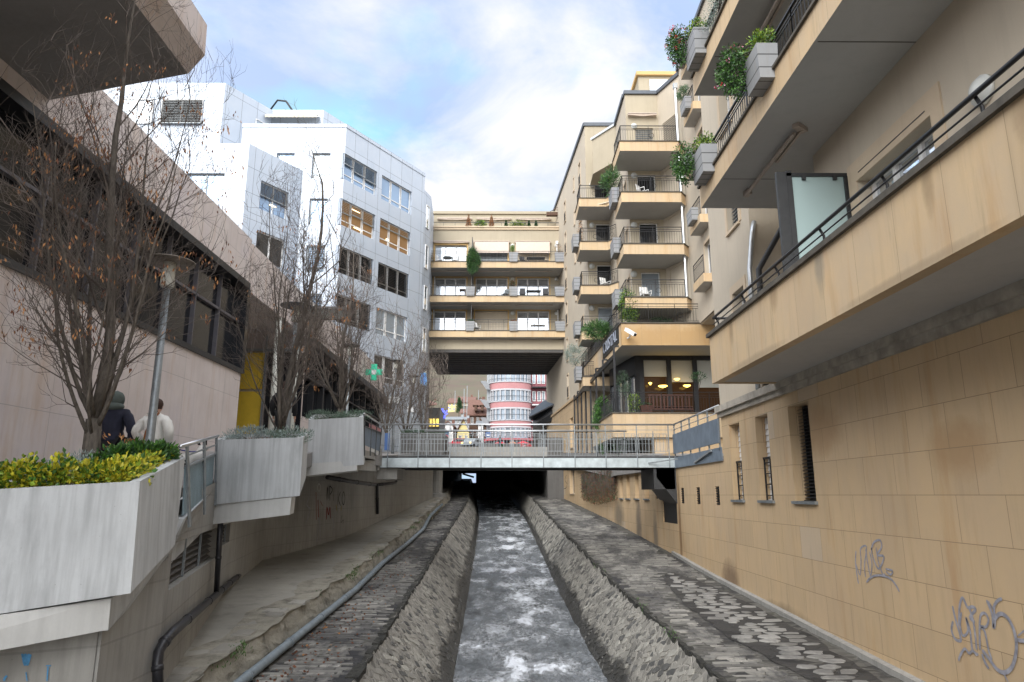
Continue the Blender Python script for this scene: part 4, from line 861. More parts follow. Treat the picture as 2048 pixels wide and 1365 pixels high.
# ------------------------------------------------------------------ leaves
def leaf(mb, c, d, L_, w, m=0, bend=.25):
    d = d.normalized(); s = d.cross(Vector((rnd.uniform(-1, 1), rnd.uniform(-1, 1), rnd.uniform(-.2, 1)))).normalized() * w / 2
    if s.length < 1e-6: return
    n = d.cross(s).normalized() * L_ * bend; mid = c + d * L_ * .5 + n * .5; tip = c + d * L_
    i = len(mb.v); mb.v += [tuple(c), tuple(mid + s), tuple(tip), tuple(mid - s)]; mb.f.append((i, i + 1, i + 2, i + 3)); mb.m.append(m)
def clump(mb, c, rad3, n, L_, w, mats=1, up=.4, droop=0.0, shell=.45):
    c = Vector(c)
    for _ in range(n):
        d = Vector((rnd.gauss(0, 1), rnd.gauss(0, 1), rnd.gauss(0, 1))).normalized(); k = shell + (1 - shell) * rnd.random()
        p = c + Vector((d.x * rad3[0], d.y * rad3[1], d.z * rad3[2])) * k
        o = d + Vector((rnd.uniform(-.6, .6), rnd.uniform(-.6, .6), rnd.uniform(-.4, .6) + up - droop)); leaf(mb, p, o, L_ * rnd.uniform(.6, 1.25), w * rnd.uniform(.7, 1.2), rnd.randrange(mats))
def stems(mb, base, tops, r=.012):
    for t in tops: mb.tube([base, Vector(base).lerp(Vector(t), .5) + V(rnd.uniform(-.05, .05), rnd.uniform(-.05, .05), .03), t], [r, r * .7, r * .3], 4)
def shrub(name, label, cat, c, r3, n, L_, w, mats, grp=None, up=.4, droop=0, base=None, parts='foliage'):
    t = thing(name, label, cat, tuple(base or (c[0], c[1], c[2] - r3[2])), grp)
    k = max(3, int(n / 260)); mb = MB()
    clump(mb, c, r3, n // 2, L_, w, len(mats), up, droop, .3)
    for _ in range(k + 3):
        d = Vector((rnd.gauss(0, 1), rnd.gauss(0, 1), rnd.gauss(0, 1))).normalized(); q = Vector(c) + Vector((d.x * r3[0], d.y * r3[1], d.z * r3[2])) * .75
        clump(mb, q, [x * rnd.uniform(.3, .5) for x in r3], n // (2 * (k + 3)), L_, w, len(mats), up, droop, .2)
    obj(parts, mb, mats, t); m = MB(); b = Vector(t.location)
    stems(m, b, [Vector(c) + V(rnd.uniform(-.6, .6) * r3[0], rnd.uniform(-.6, .6) * r3[1], rnd.uniform(-.1, .5) * r3[2]) for _ in range(6)]); obj('stems', m, 'bark', t)
    return t
# ================================================================== WHITE OFFICE BUILDING
wb = thing('office_building', 'stepped white metal clad office building with ribbon windows', 'building', (-11, 43.4, 0))
NW, WRb = V(-11, 43.4, 0), V(-6.5, 50.9, 0)
def vol(pts, z0, z1, par, mat='metal_panel', name='wall'):
    mb = MB(); mb.prism([(p[0], p[1]) for p in pts], z0, z1); return obj(name, mb, mat, par)
dr = (WRb - NW).normalized()
HEADS = [22.6, 19.3, 16.0, 12.7, 9.4]; WH = 1.85
fR = Fr((-11, 43.4), (-6.5, 50.9)); fB = Fr((-17, 43.4), (-11, 43.4)); fA = Fr((-28, 39.7), (-16, 39.7)); fAs = Fr((-16, 39.7), (-13.8, 43.35))
def pu(fr, px, py): return fr.uv(px, py)[0]
grpR = [(pu(fR, 685, 340), pu(fR, 754, 360)), (pu(fR, 763, 385), pu(fR, 823, 410))]
hR = [(a, b, h - WH, h) for h in HEADS for a, b in grpR]
mb = MB(); fR.wall(mb, 0, fR.w, 0, 24.55, hR, .22); obj('side_wall', mb, 'metal_panel', wb)
colB = [(pu(fB, 552, 330), pu(fB, 588, 330)), (pu(fB, 624, 330), pu(fB, 660, 330))]
hB = [(a, b, h - WH, h) for h in HEADS for a, b in colB]
mb = MB(); fB.wall(mb, -4, fB.w, 0, 24.55, hB, .22); obj('front_wall', mb, 'metal_panel', wb)
vol([(-21, 43.9), (-11.2, 43.9), (-6.8, 51.2), (-7, 60), (-21, 60)], 0, 24.5, wb, name='core')
mb = MB(); mb.prism([(-21, 43.35), (-10.97, 43.35), (-6.45, 50.9), (-6.6, 51.2), (-11.1, 43.7), (-21, 43.7)], 24.5, 24.75); obj('parapet_cap', mb, 'metal_panel', wb)
hA = [(pu(fA, 373, 365), pu(fA, 448, 365), h - WH, h) for h in (19.3, 16, 12.7)]
mb = MB(); fA.wall(mb, 0, fA.w, 0, 21.3, hA, .22); obj('front_wall', mb, 'metal_panel', wb)
cA = (pu(fAs, 522, 370), pu(fAs, 577, 400)); hAs = [(cA[0], min(cA[1], fAs.w - .15), h - 1.9, h) for h in (19.3, 16, 12.7, 9.4)]
mb = MB(); fAs.wall(mb, 0, fAs.w + .1, 0, 21.3, hAs, .22); mb.prism([(-28, 39.95), (-16.2, 39.95), (-14.1, 43.6), (-28, 43.6)], 0, 21.28); obj('side_wall', mb, 'metal_panel', wb)
vol([(-34, 42), (-18.9, 42), (-16.8, 45.45), (-14.6, 49), (-34, 52)], 21.2, 26.95, wb, name='upper_storey')
vol([(-17.2, 45.4), (-13.2, 45.4), (-9.4, 51.7), (-9.4, 57), (-17.2, 57)], 24.4, 27.0, wb, name='penthouse')
vol([(-6.5, 50.9), (-6.12, 52.2), (-6.35, 56.4), (-8, 56.4)], 0, 23.4, wb, name='end_strip')
mb = MB(); mb.box(-18, -16.6, 47, 48.6, 26.9, 27.9); obj('roof_plant', mb, 'galvanised', wb)
mb = MB(); mb.tube([(-17.6, 47, 28.0), (-17.0, 46.6, 28.5), (-16.3, 46.4, 28.3), (-15.4, 46.2, 27.0)], .07, 6); obj('roof_crane', mb, 'black_metal', wb, True)
# windows of the office
for gi, (a, b) in enumerate(grpR):
    for ri, h in enumerate(HEADS):
        for k in range(3):
            w = (b - a) / 3; u0, u1 = a + w * k + .04, a + w * (k + 1) - .04
            if ri == 0: pn, bl, bh = 'glass_sky', ('galvanised' if gi == 0 else None), [.38, .5, .55][k]
            elif ri == 1: pn, bl, bh = 'glass_lit', 'galvanised', ([.5, .42, .5][k] if gi == 0 else [.3, .3, .3][k])
            elif ri == 4: pn, bl, bh = 'glass_dark', None, 0
            elif ri == 3 and gi == 1: pn, bl, bh = 'glass_curtain', None, 0
            else: pn, bl, bh = 'glass_dark', 'dark_metal', 1.0
            window(wb, fR, u0, u1, h - WH, h, .22, 1, pn, 'white_paint', .05, bl, bh, .12, transom=.42)
for ci, (a, b) in enumerate(colB):
    for ri, h in enumerate(HEADS):
        window(wb, fB, a + .02, b - .02, h - WH, h, .22, 1, 'glass_curtain' if ri == 0 and ci else 'glass_sky', 'galvanised', .07, 'galvanised' if ri in (2, 3, 4) else None, 1.0, .12, transom=.35)
for ri, (a, b, c, d) in enumerate(hA): window(wb, fA, a + .02, b - .02, c, d, .22, 2, 'glass_sky', 'galvanised', .07)
for ri, (a, b, c, d) in enumerate(hAs): window(wb, fAs, a + .02, b - .02, c, d, .22, 2, ['glass_sky', 'glass_dark', 'glass_sky', 'glass_dark'][ri], 'white_paint', .06, 'galvanised' if ri == 0 else None, .5, .12)
fA2 = Fr((-34, 42), (-18.9, 42)); a, b = pu(fA2, 322, 230), pu(fA2, 405, 230); window(wb, fA2, a, b, 23.9, 25.7, -.02, 2, 'glass_dark', 'white_paint', .06, 'galvanised', 1.0, .12)
a, b = pu(fA2, 240, 230), pu(fA2, 306, 230); window(wb, fA2, a, b, 23.9, 25.7, -.02, 2, 'glass_curtain', 'white_paint', .06)
fA2s = Fr((-18.9, 42), (-16.8, 45.45)); a, b = pu(fA2s, 511, 235), pu(fA2s, 535, 250); window(wb, fA2s, a, b, 24.1, 25.6, -.02, 1, 'glass_curtain', 'white_paint', .05)
fP = Fr((-17.2, 45.4), (-13.2, 45.4)); mb = MB()
for i in range(26): u = .1 + i * .14; mb.hexa([fP.p(u, 26.0 + (.05 if i % 2 else 0), -.7), fP.p(u + .14, 26.0 + (0 if i % 2 else .05), -.7), fP.p(u + .14, 26.25, -.66), fP.p(u, 26.25, -.66), fP.p(u, 26.25, -.7), fP.p(u + .14, 26.25, -.7), fP.p(u + .14, 26.5, -.05), fP.p(u, 26.5, -.05)])
obj('awning', mb, 'cream_blind', wb)
window(wb, fP, pu(fP, 582, 240), pu(fP, 612, 240), 24.5, 25.3, -.02, 1, 'glass_dark')
mb = MB(); fR.box(mb, 1.1, 1.9, 18.98, 19.02, .16, .19); fR.box(mb, 1.4, 2.2, 17.75, 17.8, .16, .19); fAs.box(mb, cA[0] + .9, cA[0] + 1.4, 18.0, 18.06, .15, .19); fR.box(mb, grpR[1][0] + .9, grpR[1][0] + 1.2, 17.95, 18.05, .16, .19); obj('tube_light', mb, 'tube_glow', wb)
# ================================================================== HOUSING BRIDGE across the river
hb = thing('housing_bridge', 'cream four storey apartment building spanning the river like a bridge', 'building', (-1, 56.6, 11.3))
FL = [12.8, 15.7, 18.6]; fH = Fr((-6.6, 56.6), (4.75, 56.6))
bays = [(pu(fH, 868, 590), pu(fH, 932, 590)), (pu(fH, 951, 590), pu(fH, 1015, 590)), (pu(fH, 1034, 590), pu(fH, 1098, 590))]
hh = [(a, b, z + .05, z + 2.3) for z in FL for a, b in bays]
mb = MB(); fH.wall(mb, 0, fH.w, 12.2, 22.3, hh, .3); mb.box(-6.6, 4.75, 56.95, 65.5, 12.2, 22.2); obj('front_wall', mb, 'stucco_cream', hb)
mb = MB(); mb.box(-6.6, 4.72, 56.48, 56.95, 22.3, 22.48); mb.box(-6.6, 4.72, 56.4, 56.9, 22.48, 22.6); obj('cornice', mb, 'trim_pale', hb)
mb = MB(); mb.box(-6.55, 4.5, 58.3, 65.4, 22.2, 24.45); mb.box(-6.6, 4.55, 58.15, 65.5, 24.45, 24.7); obj('penthouse', mb, 'stucco_cream', hb)
mb = MB(); mb.box(-6.6, 4.55, 54.95, 65.6, 11.45, 12.25); obj('underbeam', mb, 'stucco_cream', hb)
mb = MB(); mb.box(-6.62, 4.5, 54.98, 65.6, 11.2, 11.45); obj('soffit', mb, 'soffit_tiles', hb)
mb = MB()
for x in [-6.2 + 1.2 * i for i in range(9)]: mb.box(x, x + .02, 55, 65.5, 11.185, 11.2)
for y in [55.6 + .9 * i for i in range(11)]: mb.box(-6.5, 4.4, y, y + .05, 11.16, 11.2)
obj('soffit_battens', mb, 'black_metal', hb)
blinds = {(2, 1): 'galvanised', (2, 2): 'cream_blind', (0, 1): 'cream_blind'}
for fi, z in enumerate(FL):
    sl = slab(hb, [(-6.45, 54.2), (4.68, 54.2), (4.75, 56.6), (-6.5, 56.6)], z - .5, z, name='balcony')
    for x0, x1 in ((-6.2, 4.4),):
        m = MB(); zz = z - .5
        for q in range(3): m.bar((fH.p(bays[q][0], 0).x - .2, 55.0, zz - .06), (fH.p(bays[q][1], 0).x + .2, 55.0, zz - .06), .12, .07)
        obj('awning_case', m, 'awning_box', sl)
    pts = [(-6.4, 54.3, z), (4.62, 54.3, z)]
    railing(sl, pts, .95, 'dark_metal', .12, False)
    for bi, (a, b) in enumerate(bays):
        if (fi, bi) == (2, 2): window(hb, fH, a, b, z + .05, z + 2.3, .3, 3, 'glass_mirror', 'white_paint', .06, 'cream_blind', .55, .16, .9, 'stucco_trim')
        elif (fi, bi) == (2, 1): window(hb, fH, a, b, z + .05, z + 2.3, .3, 3, 'glass_mirror', 'white_paint', .06, 'galvanised', .98, .16, .8, 'stucco_trim')
        elif (fi, bi) == (0, 1): window(hb, fH, a, b, z + .05, z + 2.3, .3, 3, 'cream_blind', 'white_paint', .06, 'cream_blind', .98, .16, .9, 'stucco_trim')
        else: window(hb, fH, a, b, z + .05, z + 2.3, .3, 3, 'glass_mirror', 'white_paint', .07, tr='stucco_trim')
    for px in (861, 1025, 1113): q = fH.p(*fH.uv(px, {12.8: 627, 15.7: 559, 18.6: 492}[z])); wall_lamp(hb, q)
    if fi < 2: downpipe(hb, (-6.15, 56.5, z + 2.35), (-6.15, 56.5, z), .05, 'white_paint', 'downpipe', False)
    if fi != 1: downpipe(hb, (4.25, 56.5, z + 2.35), (4.25, 56.5, z), .06, 'white_paint', 'downpipe', fi == 2)
for q in (0, 1, 2):
    a, b = bays[q]
    awning(hb, fH.p(a - .2, 21.15), fH.p(b + .2, 21.15), V(0, -.3, 0))
    if q:
        m = MB(); m.hexa([fH.p(a - .1, 20.95 - .9, -.5), fH.p(b + .1, 20.95 - .9, -.5), fH.p(b + .1, 20.95 - .9, -.46), fH.p(a - .1, 20.95 - .9, -.46), fH.p(a - .1, 21.1, -.3), fH.p(b + .1, 21.1, -.3), fH.p(b + .1, 21.1, -.26), fH.p(a - .1, 21.1, -.26)]); obj('awning', m, 'awning_cloth', hb)
    fPh = Fr((-6.55, 58.3), (4.5, 58.3)); awning(hb, fPh.p(a - .1, 23.95), fPh.p(b + .3, 23.95), V(0, -.35, 0)); window(hb, fPh, a + .1, b - .1, 22.3, 23.3, -.03, 3, 'glass_mirror', 'white_paint', .06)
# partition screens between balconies
mb = MB(); mb.box(fH.p(bays[0][1] + .55, 0).x, fH.p(bays[0][1] + .6, 0).x, 54.6, 56.5, 18.6, 20.9); mb.box(fH.p(bays[0][1] + .55, 0).x, fH.p(bays[0][1] + .6, 0).x, 54.6, 56.5, 12.8, 15.1); mb.box(fH.p(bays[0][1] + .55, 0).x, fH.p(bays[0][1] + .6, 0).x, 54.6, 56.5, 15.7, 18.0); obj('balcony_screen', mb, 'dark_metal', hb)
# ================================================================== SIDE BLOCK, TOWERS ALONG THE RIGHT BANK
FLR = [9.87, 12.76, 15.66, 18.6]
st = thing('stepped_apartment_block', 'cream stepped apartment tower with sandstone balconies on the right bank', 'building', (7, 44, 0))
fS = Fr((5.35, 44), (3.75, 66), flip=True)
cols = [(pu(fS, 1131, 480), .75), (pu(fS, 1150, 480), .35), (pu(fS, 1162, 480), .7)]
hS = []
for z in [7.1, 9.97, 12.86, 15.76, 18.7, 21.4]:
    for c, w in cols:
        u = c; hS.append((u - w / 2, u + w / 2, z + (0.2 if w > .5 else .9), z + 1.95))
hS = [h for h in hS if h[2] < 21 or h[0] < 9]
mb = MB(); fS.wall(mb, 0, fS.w, 6.8, 25.0, hS, .22); mb.prism([(5.6, 44.3), (12, 44.3), (12, 66), (4.0, 66)], 2, 24.9); obj('side_wall', mb, 'stucco', st)
for h in hS:
    w = window(st, fS, h[0], h[1], h[2], h[3], .22, 1, 'glass_dark', 'white_paint', .05, tr='trim_pale', trw=.08, sill='trim_pale')
    if h[1] - h[0] > .5:
        m = MB()
        for v in (.08, .3, .55, .8): fS.box(m, h[0], h[1], h[2] + v, h[2] + v + .03, -.03, 0)
        for u in (h[0] + .05, (h[0] + h[1]) / 2, h[1] - .05): fS.box(m, u - .012, u + .012, h[2], h[2] + .83, -.035, -.005)
        obj('guard_rail', m, 'black_metal', w)
mb = MB(); fS.box(mb, -.05, fS.w, 25.0, 25.25, -.12, 1); mb.box(5.3, 9, 43.9, 44.9, 25.0, 25.25); obj('roof_edge', mb, 'roof_sheet', st)
fT2 = Fr((5.35, 44), (7.2, 44)); d0, d1 = pu(fT2, 1193, 520), min(pu(fT2, 1223, 520), 1.75)
hT = [(d0, d1, z + .02, z + 2.15) for z in FLR]
mb = MB(); fT2.wall(mb, 0, fT2.w, 2, 25.0, hT, .2); obj('front_wall', mb, 'stucco_cream', st)
for i, h in enumerate(hT):
    window(st, fT2, *h, .2, 1, 'glass_dark' if i != 0 else 'glass_curtain', 'white_paint', .05, tr='stucco_cream', trw=.1)
    wall_lamp(st, fT2.p(*fT2.uv(1184, {9.87: 617, 12.76: 533, 15.66: 451, 18.6: 370}[FLR[i]])), r=.17)
for i, z in enumerate([7.0] + FLR):
    s_ = slab(st, [(4.6, 41.7), (6.35, 41.7), (6.84, 41.0), (6.84, 44), (5.3, 44), (4.6, 44)], z - .55, z)
    railing(s_, [(4.68, 43.6, z), (4.68, 41.8, z), (6.33, 41.8, z), (6.8, 41.1, z)], .95)
# tower one
fT1 = Fr((6.87, 36.7), (8.76, 36.7)); d0, d1 = pu(fT1, 1279, 470), min(pu(fT1, 1316, 470), 1.8)
hT = [(d0, d1, z + .02, z + 2.15) for z in FLR]
mb = MB(); fT1.wall(mb, 0, fT1.w, 2, 22.9, hT, .2); obj('front_wall', mb, 'stucco_cream', st)
fT1s = Fr((6.87, 36.7), (6.87, 44), flip=True); hs2 = [(.6, 1.5, z + .5, z + 2.1) for z in [7.0] + FLR[:3]]
mb = MB(); fT1s.wall(mb, 0, 7.3, 2, 22.9, hs2, .22); mb.prism([(7.1, 36.95), (8.7, 36.95), (9.5, 35.1), (14, 35.1), (14, 44.3), (7.1, 44.3)], 8.35, 22.85); obj('side_wall', mb, 'stucco', st)
for h in hs2: window(st, fT1s, *h, .22, 1, 'glass_dark', 'white_paint', .05, tr='trim_pale', trw=.1, sill='trim_pale')
fOb = Fr((8.76, 36.7), (9.56, 34.8), flip=False); hob = [(.35, 1.75, z + .1, z + 2.2) for z in FLR]
mb = MB(); fOb.wall(mb, 0, fOb.w, 8.3, 22.9, hob, .2); obj('angled_wall', mb, 'stucco', st)
for i, h in enumerate(hob): window(st, fOb, *h, .2, 2, 'glass_curtain', 'white_paint', .06, 'dark_metal' if i == 3 else None, 1.0, .13)
for i, h in enumerate(hT):
    window(st, fT1, *h, .2, 1, 'glass_dark' if i in (1, 2) else 'glass_curtain', 'white_paint', .05, 'cream_blind' if i == 3 else None, 1.0, .12)
    wall_lamp(st, fT1.p(*fT1.uv(1268, {9.87: 549, 12.76: 451, 15.66: 352, 18.6: 253}[FLR[i]])), r=.17)
for i, z in enumerate(FLR):
    s_ = slab(st, [(6.04, 34.3), (9.2, 34.3), (9.62, 34.9), (8.76, 36.7), (6.04, 36.7)], z - .55, z)
    railing(s_, [(6.12, 36.6, z), (6.12, 34.4, z), (9.15, 34.4, z)], .98)
awning(st, fT1.p(.1, 21.5), fT1.p(1.75, 21.5), V(0, -.35, 0))
mb = MB(); mb.box(6.8, 8.9, 36.58, 37.3, 22.9, 23.12); fOb.box(mb, -.1, fOb.w + .05, 22.9, 23.12, -.1, .8); mb.box(6.75, 7.2, 37, 44, 22.9, 23.12); obj('roof_edge', mb, 'roof_sheet', st)
mb = MB(); mb.box(8.5, 12.4, 40.5, 44, 22.9, 26.6); obj('roof_room', mb, 'stucco_cream', st); mb = MB(); mb.box(8.35, 12.6, 40.3, 44.2, 26.6, 26.85); obj('roof_room_cap', mb, 'stucco_trim', st)
mb = MB(); mb.prism([(9.2, 40.4), (10.9, 40.4), (10.9, 40.48), (9.2, 40.48)], 25, 26.3); obj('roof_window', mb, 'glass_mirror', st)
vol([(0, 0), (0, 0.001), (.001, 0)], 0, .001, wb) if False else None
for zc_ in (20.4, 17.1, 13.8, 10.5): fE = Fr((-6.5, 50.9), (-6.12, 52.2)); window(wb, fE, .35, .95, zc_, zc_ + 1.9, -.02, 1, 'glass_mirror', 'white_paint', .05)
downpipe(st, (9.3, 34.65, 22.0), (9.3, 34.65, 9.4), .07)
# recessed middle wall with small balconies
fM = Fr((9.56, 34.8), (9.3, 18), flip=False); hM = []
for z in FLR + [7.0]: hM.append((3.0, 4.3, z + .2, z + 1.9))
mb = MB(); fM.wall(mb, 0, fM.w, 8.3, 23.2, hM[:-1], .22); fM.wall(mb, 4.9, fM.w, 1.2, 8.3, [], .22); mb.box(9.85, 14, 19, 34.8, 8.35, 23.1); mb.box(9.85, 14, 19, 29.8, 1.3, 8.35); mb.box(9.6, 14, 29.8, 34.8, 8.25, 8.36); obj('middle_wall', mb, 'stucco', st)
mb = MB(); fM.box(mb, -.1, fM.w, 23.2, 23.42, -.12, .6); obj('roof_edge', mb, 'roof_sheet', st)
for h in hM[:-1]: window(st, fM, *h, .22, 2, 'glass_dark', 'white_paint', .05, tr='trim_pale', trw=.12, sill='trim_pale')
MBAL = []
for z in FLR + [21.3]:
    a, b = fM.p(2.6, 0), fM.p(4.4, 0); x = a.x - .55
    s_ = slab(st, [(x, b.y), (a.x, b.y), (a.x, a.y), (x, a.y)], z - .35, z + .05, cop=False); railing(s_, [(x + .05, a.y - .05, z + .05), (x + .05, b.y + .05, z + .05)], .9, ring=False); MBAL.append((x, b.y, a.y, z))
# awnings seen half open on the second tower
mb = MB(); mb.hexa([(4.9, 42.0, 18.05), (6.7, 41.4, 18.3), (6.7, 41.5, 18.25), (4.9, 42.1, 18.0), (4.9, 42.0, 18.09), (6.7, 41.4, 18.35), (6.7, 41.5, 18.3), (4.9, 42.1, 18.05)]); obj('awning_arm', mb, 'cream_blind', st)
mb = MB(); fa_ = Fr((5.6, 42.1), (6.86, 40.2)); fa_.box(mb, 0, fa_.w, 20.6, 22.9, 0, .1); mb.prism([(5.6, 42.1), (6.86, 40.2), (6.86, 43.9), (5.6, 43.9)], 20.5, 20.6); obj('slanted_parapet', mb, 'stucco_cream', st); mb = MB(); fa_.box(mb, -.05, fa_.w, 22.9, 23.05, -.1, .2); obj('parapet_cap', mb, 'zinc', st)
mb = MB(); q = atY(1100, 424, 57); mb.bar(q, q + V(.8, 0, .5), .04); mb.bar(q + V(.3, 0, .25), q + V(.9, 0, .1), .03); mb.bar(q + V(.8, 0, 0), q + V(.8, 0, .7), .04); mb.box(q.x - .3, q.x + 1.1, 57, 57.4, q.z - .3, q.z - .02); obj('roof_frame', mb, 'timber', hb)
# ================================================================== RIVER WALL (right)
rwl = thing('river_wall', 'tall sandstone clad wall rising from the right river bank', 'wall', (6, 10, -3))
f1 = Fr((6, -6), (6, 25), flip=True)
def hole(fr, x0, x1, yt, yb, ym): return (fr.uv(x0, ym)[0], fr.uv(x1, ym)[0], None, None)
h1 = []
for (xa, xb) in ((1632, 1590), (1547, 1521), (1488, 1467)):
    u0, u1 = f1.uv(xa, 990)[0], f1.uv(xb, 990)[0]; h1.append((u0, u1, -.12, 1.84))
uA = 25.5                                  # corner of the near wing in this frame (Y = 19.5)
vents = [(f1.uv(x1, 988)[0], f1.uv(x0, 988)[0]) for x0, x1 in ((1362, 1368), (1393, 1400), (1431, 1439))]
door = (f1.uv(1354, 1000)[0], 31.0)
hv = [(a, b, -.28, .24) for a, b in vents]
zb = -5
mb = MB(); f1.wall(mb, 0, uA, zb, 2.25, h1, .38); f1.wall(mb, uA, 31, zb, .93, hv, .15)
obj('near_wall', mb, 'sandstone', rwl)
mb = MB(); f1.wall(mb, uA, uA + .001, 0, 1, [], 0)
mb = MB(); fe = Fr((6, 19.5), (6.4, 19.5)); fe.box(mb, 0, .5, .9, 2.25, -.002, .0); obj('corner_return', mb, 'sandstone', rwl)
mb = MB(); f1.box(mb, 0, uA + .12, 2.25, 2.42, -.14, .3); f1.box(mb, 0, uA + .08, 2.12, 2.25, -.07, .2); obj('cornice', mb, 'cornice', rwl)
mb = MB(); f1.box(mb, 0, 31, zb, -2.0, -.06, 0); mb2 = MB()
for i in range(40): y0 = -6 + i * .8; mb2.hexa([(5.9, y0, zl(y0) - .2), (6.0, y0, zl(y0) - .2), (6.0, y0 + .8, zl(y0 + .8) - .2), (5.9, y0 + .8, zl(y0 + .8) - .2), (5.9, y0, zl(y0) + .12), (6.0, y0, zl(y0) + .14), (6.0, y0 + .8, zl(y0 + .8) + .14), (5.9, y0 + .8, zl(y0 + .8) + .12)])
obj('foot_curb', mb2, 'concrete_shade', rwl)
for k, (a, b, c, d) in enumerate(h1):
    if k == 0: w = window(rwl, f1, a, b, c, d, .38, 1, 'black_metal', 'dark_metal', .04, 'dark_metal', 1.0, .07, sill='galvanised', label='dark shuttered tall window, nearest of the wall')
    else:
        w = window(rwl, f1, a, b, c, d, .38, 1, 'cream_blind', 'white_paint', .04, 'white_paint', 1.0, .14, .92, sill='galvanised'); m = MB()
        for v in (.1, .35, .6, .85): f1.box(m, a, b, c + v, c + v + .025, .14, .165)
        f1.box(m, a, b, c + .95, c + 1.0, .12, .17)
        for q in (.0, .5, .96): f1.box(m, a + (b - a) * q, a + (b - a) * q + .03, c, c + 1.0, .13, .16)
        obj('guard_rail', m, 'black_metal', w)
for a, b in vents:
    m = MB(); f1.box(m, a, b, -.28, .24, .08, .12)
    for i in range(7): f1.box(m, a, b, -.26 + i * .072, -.23 + i * .072, .01, .08)
    obj('vent_grille', m, 'black_metal', rwl)
f2w = Fr((6, 25), (5.35, 44), flip=True); f3w = Fr((5.35, 44), (3.75, 66), flip=True)
W2 = []
for x0, x1 in ((1289, 1298), (1270, 1278), (1253, 1260), (1240, 1246)): W2.append((f2w.uv(x1, 985)[0], f2w.uv(x0, 985)[0], -.15, 1.25))
dv = [(f2w.uv(1315.5, 988)[0], f2w.uv(1311, 988)[0], -.15, .5)]; dd = [(f2w.uv(1353, 1000)[0] if f2w.uv(1353, 1000)[0] > 0 else .05, f2w.uv(1325, 1000)[0], -1.0, .9)]
mb = MB(); f2w.wall(mb, 0, f2w.w, zb, 1.5, W2 + dv + dd, .3); obj('middle_wall', mb, 'sandstone', rwl)
W3 = [(f3w.uv(1149, 960)[0], f3w.uv(1139, 960)[0], .1, 2.4), (f3w.uv(1141, 855)[0] - 1.2, f3w.uv(1141, 855)[0] + .2, 3.4, 5.6)]
mb = MB(); f3w.wall(mb, 0, f3w.w, zb, 6.8, W3, .3); f3w.box(mb, -.1, f3w.w, 6.78, 6.95, -.1, .2); obj('far_wall', mb, 'sandstone', rwl)
for a, b, c, d in W2: window(rwl, f2w, a, b, c, d, .3, 1, 'stucco_trim', 'trim_pale', .03, sill='galvanised')
for a, b, c, d in W3: window(rwl, f3w, a, b, c, d, .3, 1, 'glass_dark', 'trim_pale', .05, sill='trim_pale')
m = MB(); a, b, c, d = dd[0]; f2w.box(m, a, b, c, d, .04, .1); obj('service_door', m, 'black_metal', rwl); m = MB(); a, b, c, d = dv[0]; f2w.box(m, a, b, c, d, .04, .1); obj('vent_grille', m, 'black_metal', rwl)
fU = Fr((3.75, 66), (5.4, 55), flip=False)
# under the housing bridge, right side
# ------------------------------------------------------------------ graffiti on the sandstone wall
g = [(0, .035, [(1712, 1102), (1711, 1125), (1714, 1150), (1717, 1168)]), (0, .03, [(1711, 1126), (1720, 1150), (1722, 1120), (1721, 1098), (1733, 1094), (1729, 1130), (1731, 1155)]), (0, .03, [(1731, 1098), (1736, 1130), (1741, 1152), (1744, 1128), (1739, 1104)]), (0, .035, [(1742, 1100), (1748, 1085), (1760, 1081), (1763, 1095), (1754, 1110), (1768, 1114), (1757, 1138), (1745, 1112), (1743, 1096)]),
     (0, .03, [(1752, 1095), (1757, 1125), (1766, 1150), (1770, 1148)]), (0, .03, [(1771, 1138), (1785, 1142), (1781, 1150), (1772, 1143)]), (0, .035, [(1733, 1165), (1742, 1155), (1758, 1151), (1778, 1156), (1790, 1168), (1799, 1184)])]
graffiti('tag_graffiti', 'small grey spray tag with an arc beneath on the sandstone wall', f1, g, ['graffiti_blue'])
g = [(0, .04, [(1905, 1212), (1910, 1235), (1920, 1270), (1921, 1282), (1910, 1278), (1903, 1260), (1906, 1243)]), (0, .04, [(1918, 1252), (1919, 1215), (1925, 1196), (1935, 1215), (1945, 1214), (1951, 1220), (1940, 1235), (1950, 1245)]), (0, .035, [(1923, 1225), (1920, 1250), (1926, 1272), (1936, 1262), (1932, 1236), (1940, 1262), (1945, 1300), (1957, 1310)]),
     (0, .035, [(1938, 1216), (1946, 1240), (1951, 1275), (1953, 1300)]), (0, .035, [(1960, 1300), (1959, 1262), (1961, 1232), (1970, 1227), (1977, 1240), (1972, 1254), (1962, 1254), (1970, 1265), (1977, 1300), (1984, 1320)]), (0, .04, [(1973, 1200), (1984, 1228), (1987, 1256), (1990, 1240), (1988, 1215), (1995, 1202), (2004, 1198)]), (0, .035, [(1977, 1203), (1990, 1225)]),
     (0, .05, [(1988, 1240), (2000, 1228), (2015, 1236), (2028, 1262), (2033, 1295), (2026, 1330), (2012, 1345), (1995, 1340), (1978, 1318), (1964, 1300)]), (0, .04, [(1964, 1308), (1970, 1325), (1978, 1338)]), (0, .035, [(1917, 1322), (1922, 1308), (1930, 1298), (1938, 1307), (1946, 1302), (1954, 1312)]), (0, .045, [(2006, 1345), (2016, 1364)]), (0, .045, [(2034, 1280), (2048, 1282), (2060, 1276)]), (0, .035, [(2036, 1272), (2050, 1260)])]
graffiti('tag_graffiti', 'large looping blue grey spray tag low on the sandstone wall at right', f1, g, ['graffiti_blue'])
g = [(0, .05, [(1133, 950), (1130, 960), (1134, 968)]), (0, .05, [(1136, 958), (1133, 975), (1128, 978)]), (0, .04, [(1127, 968), (1126, 984)])]
graffiti('tag_graffiti', 'tiny dark scribble on the far end of the river wall', f3w, g, ['graffiti_black'])
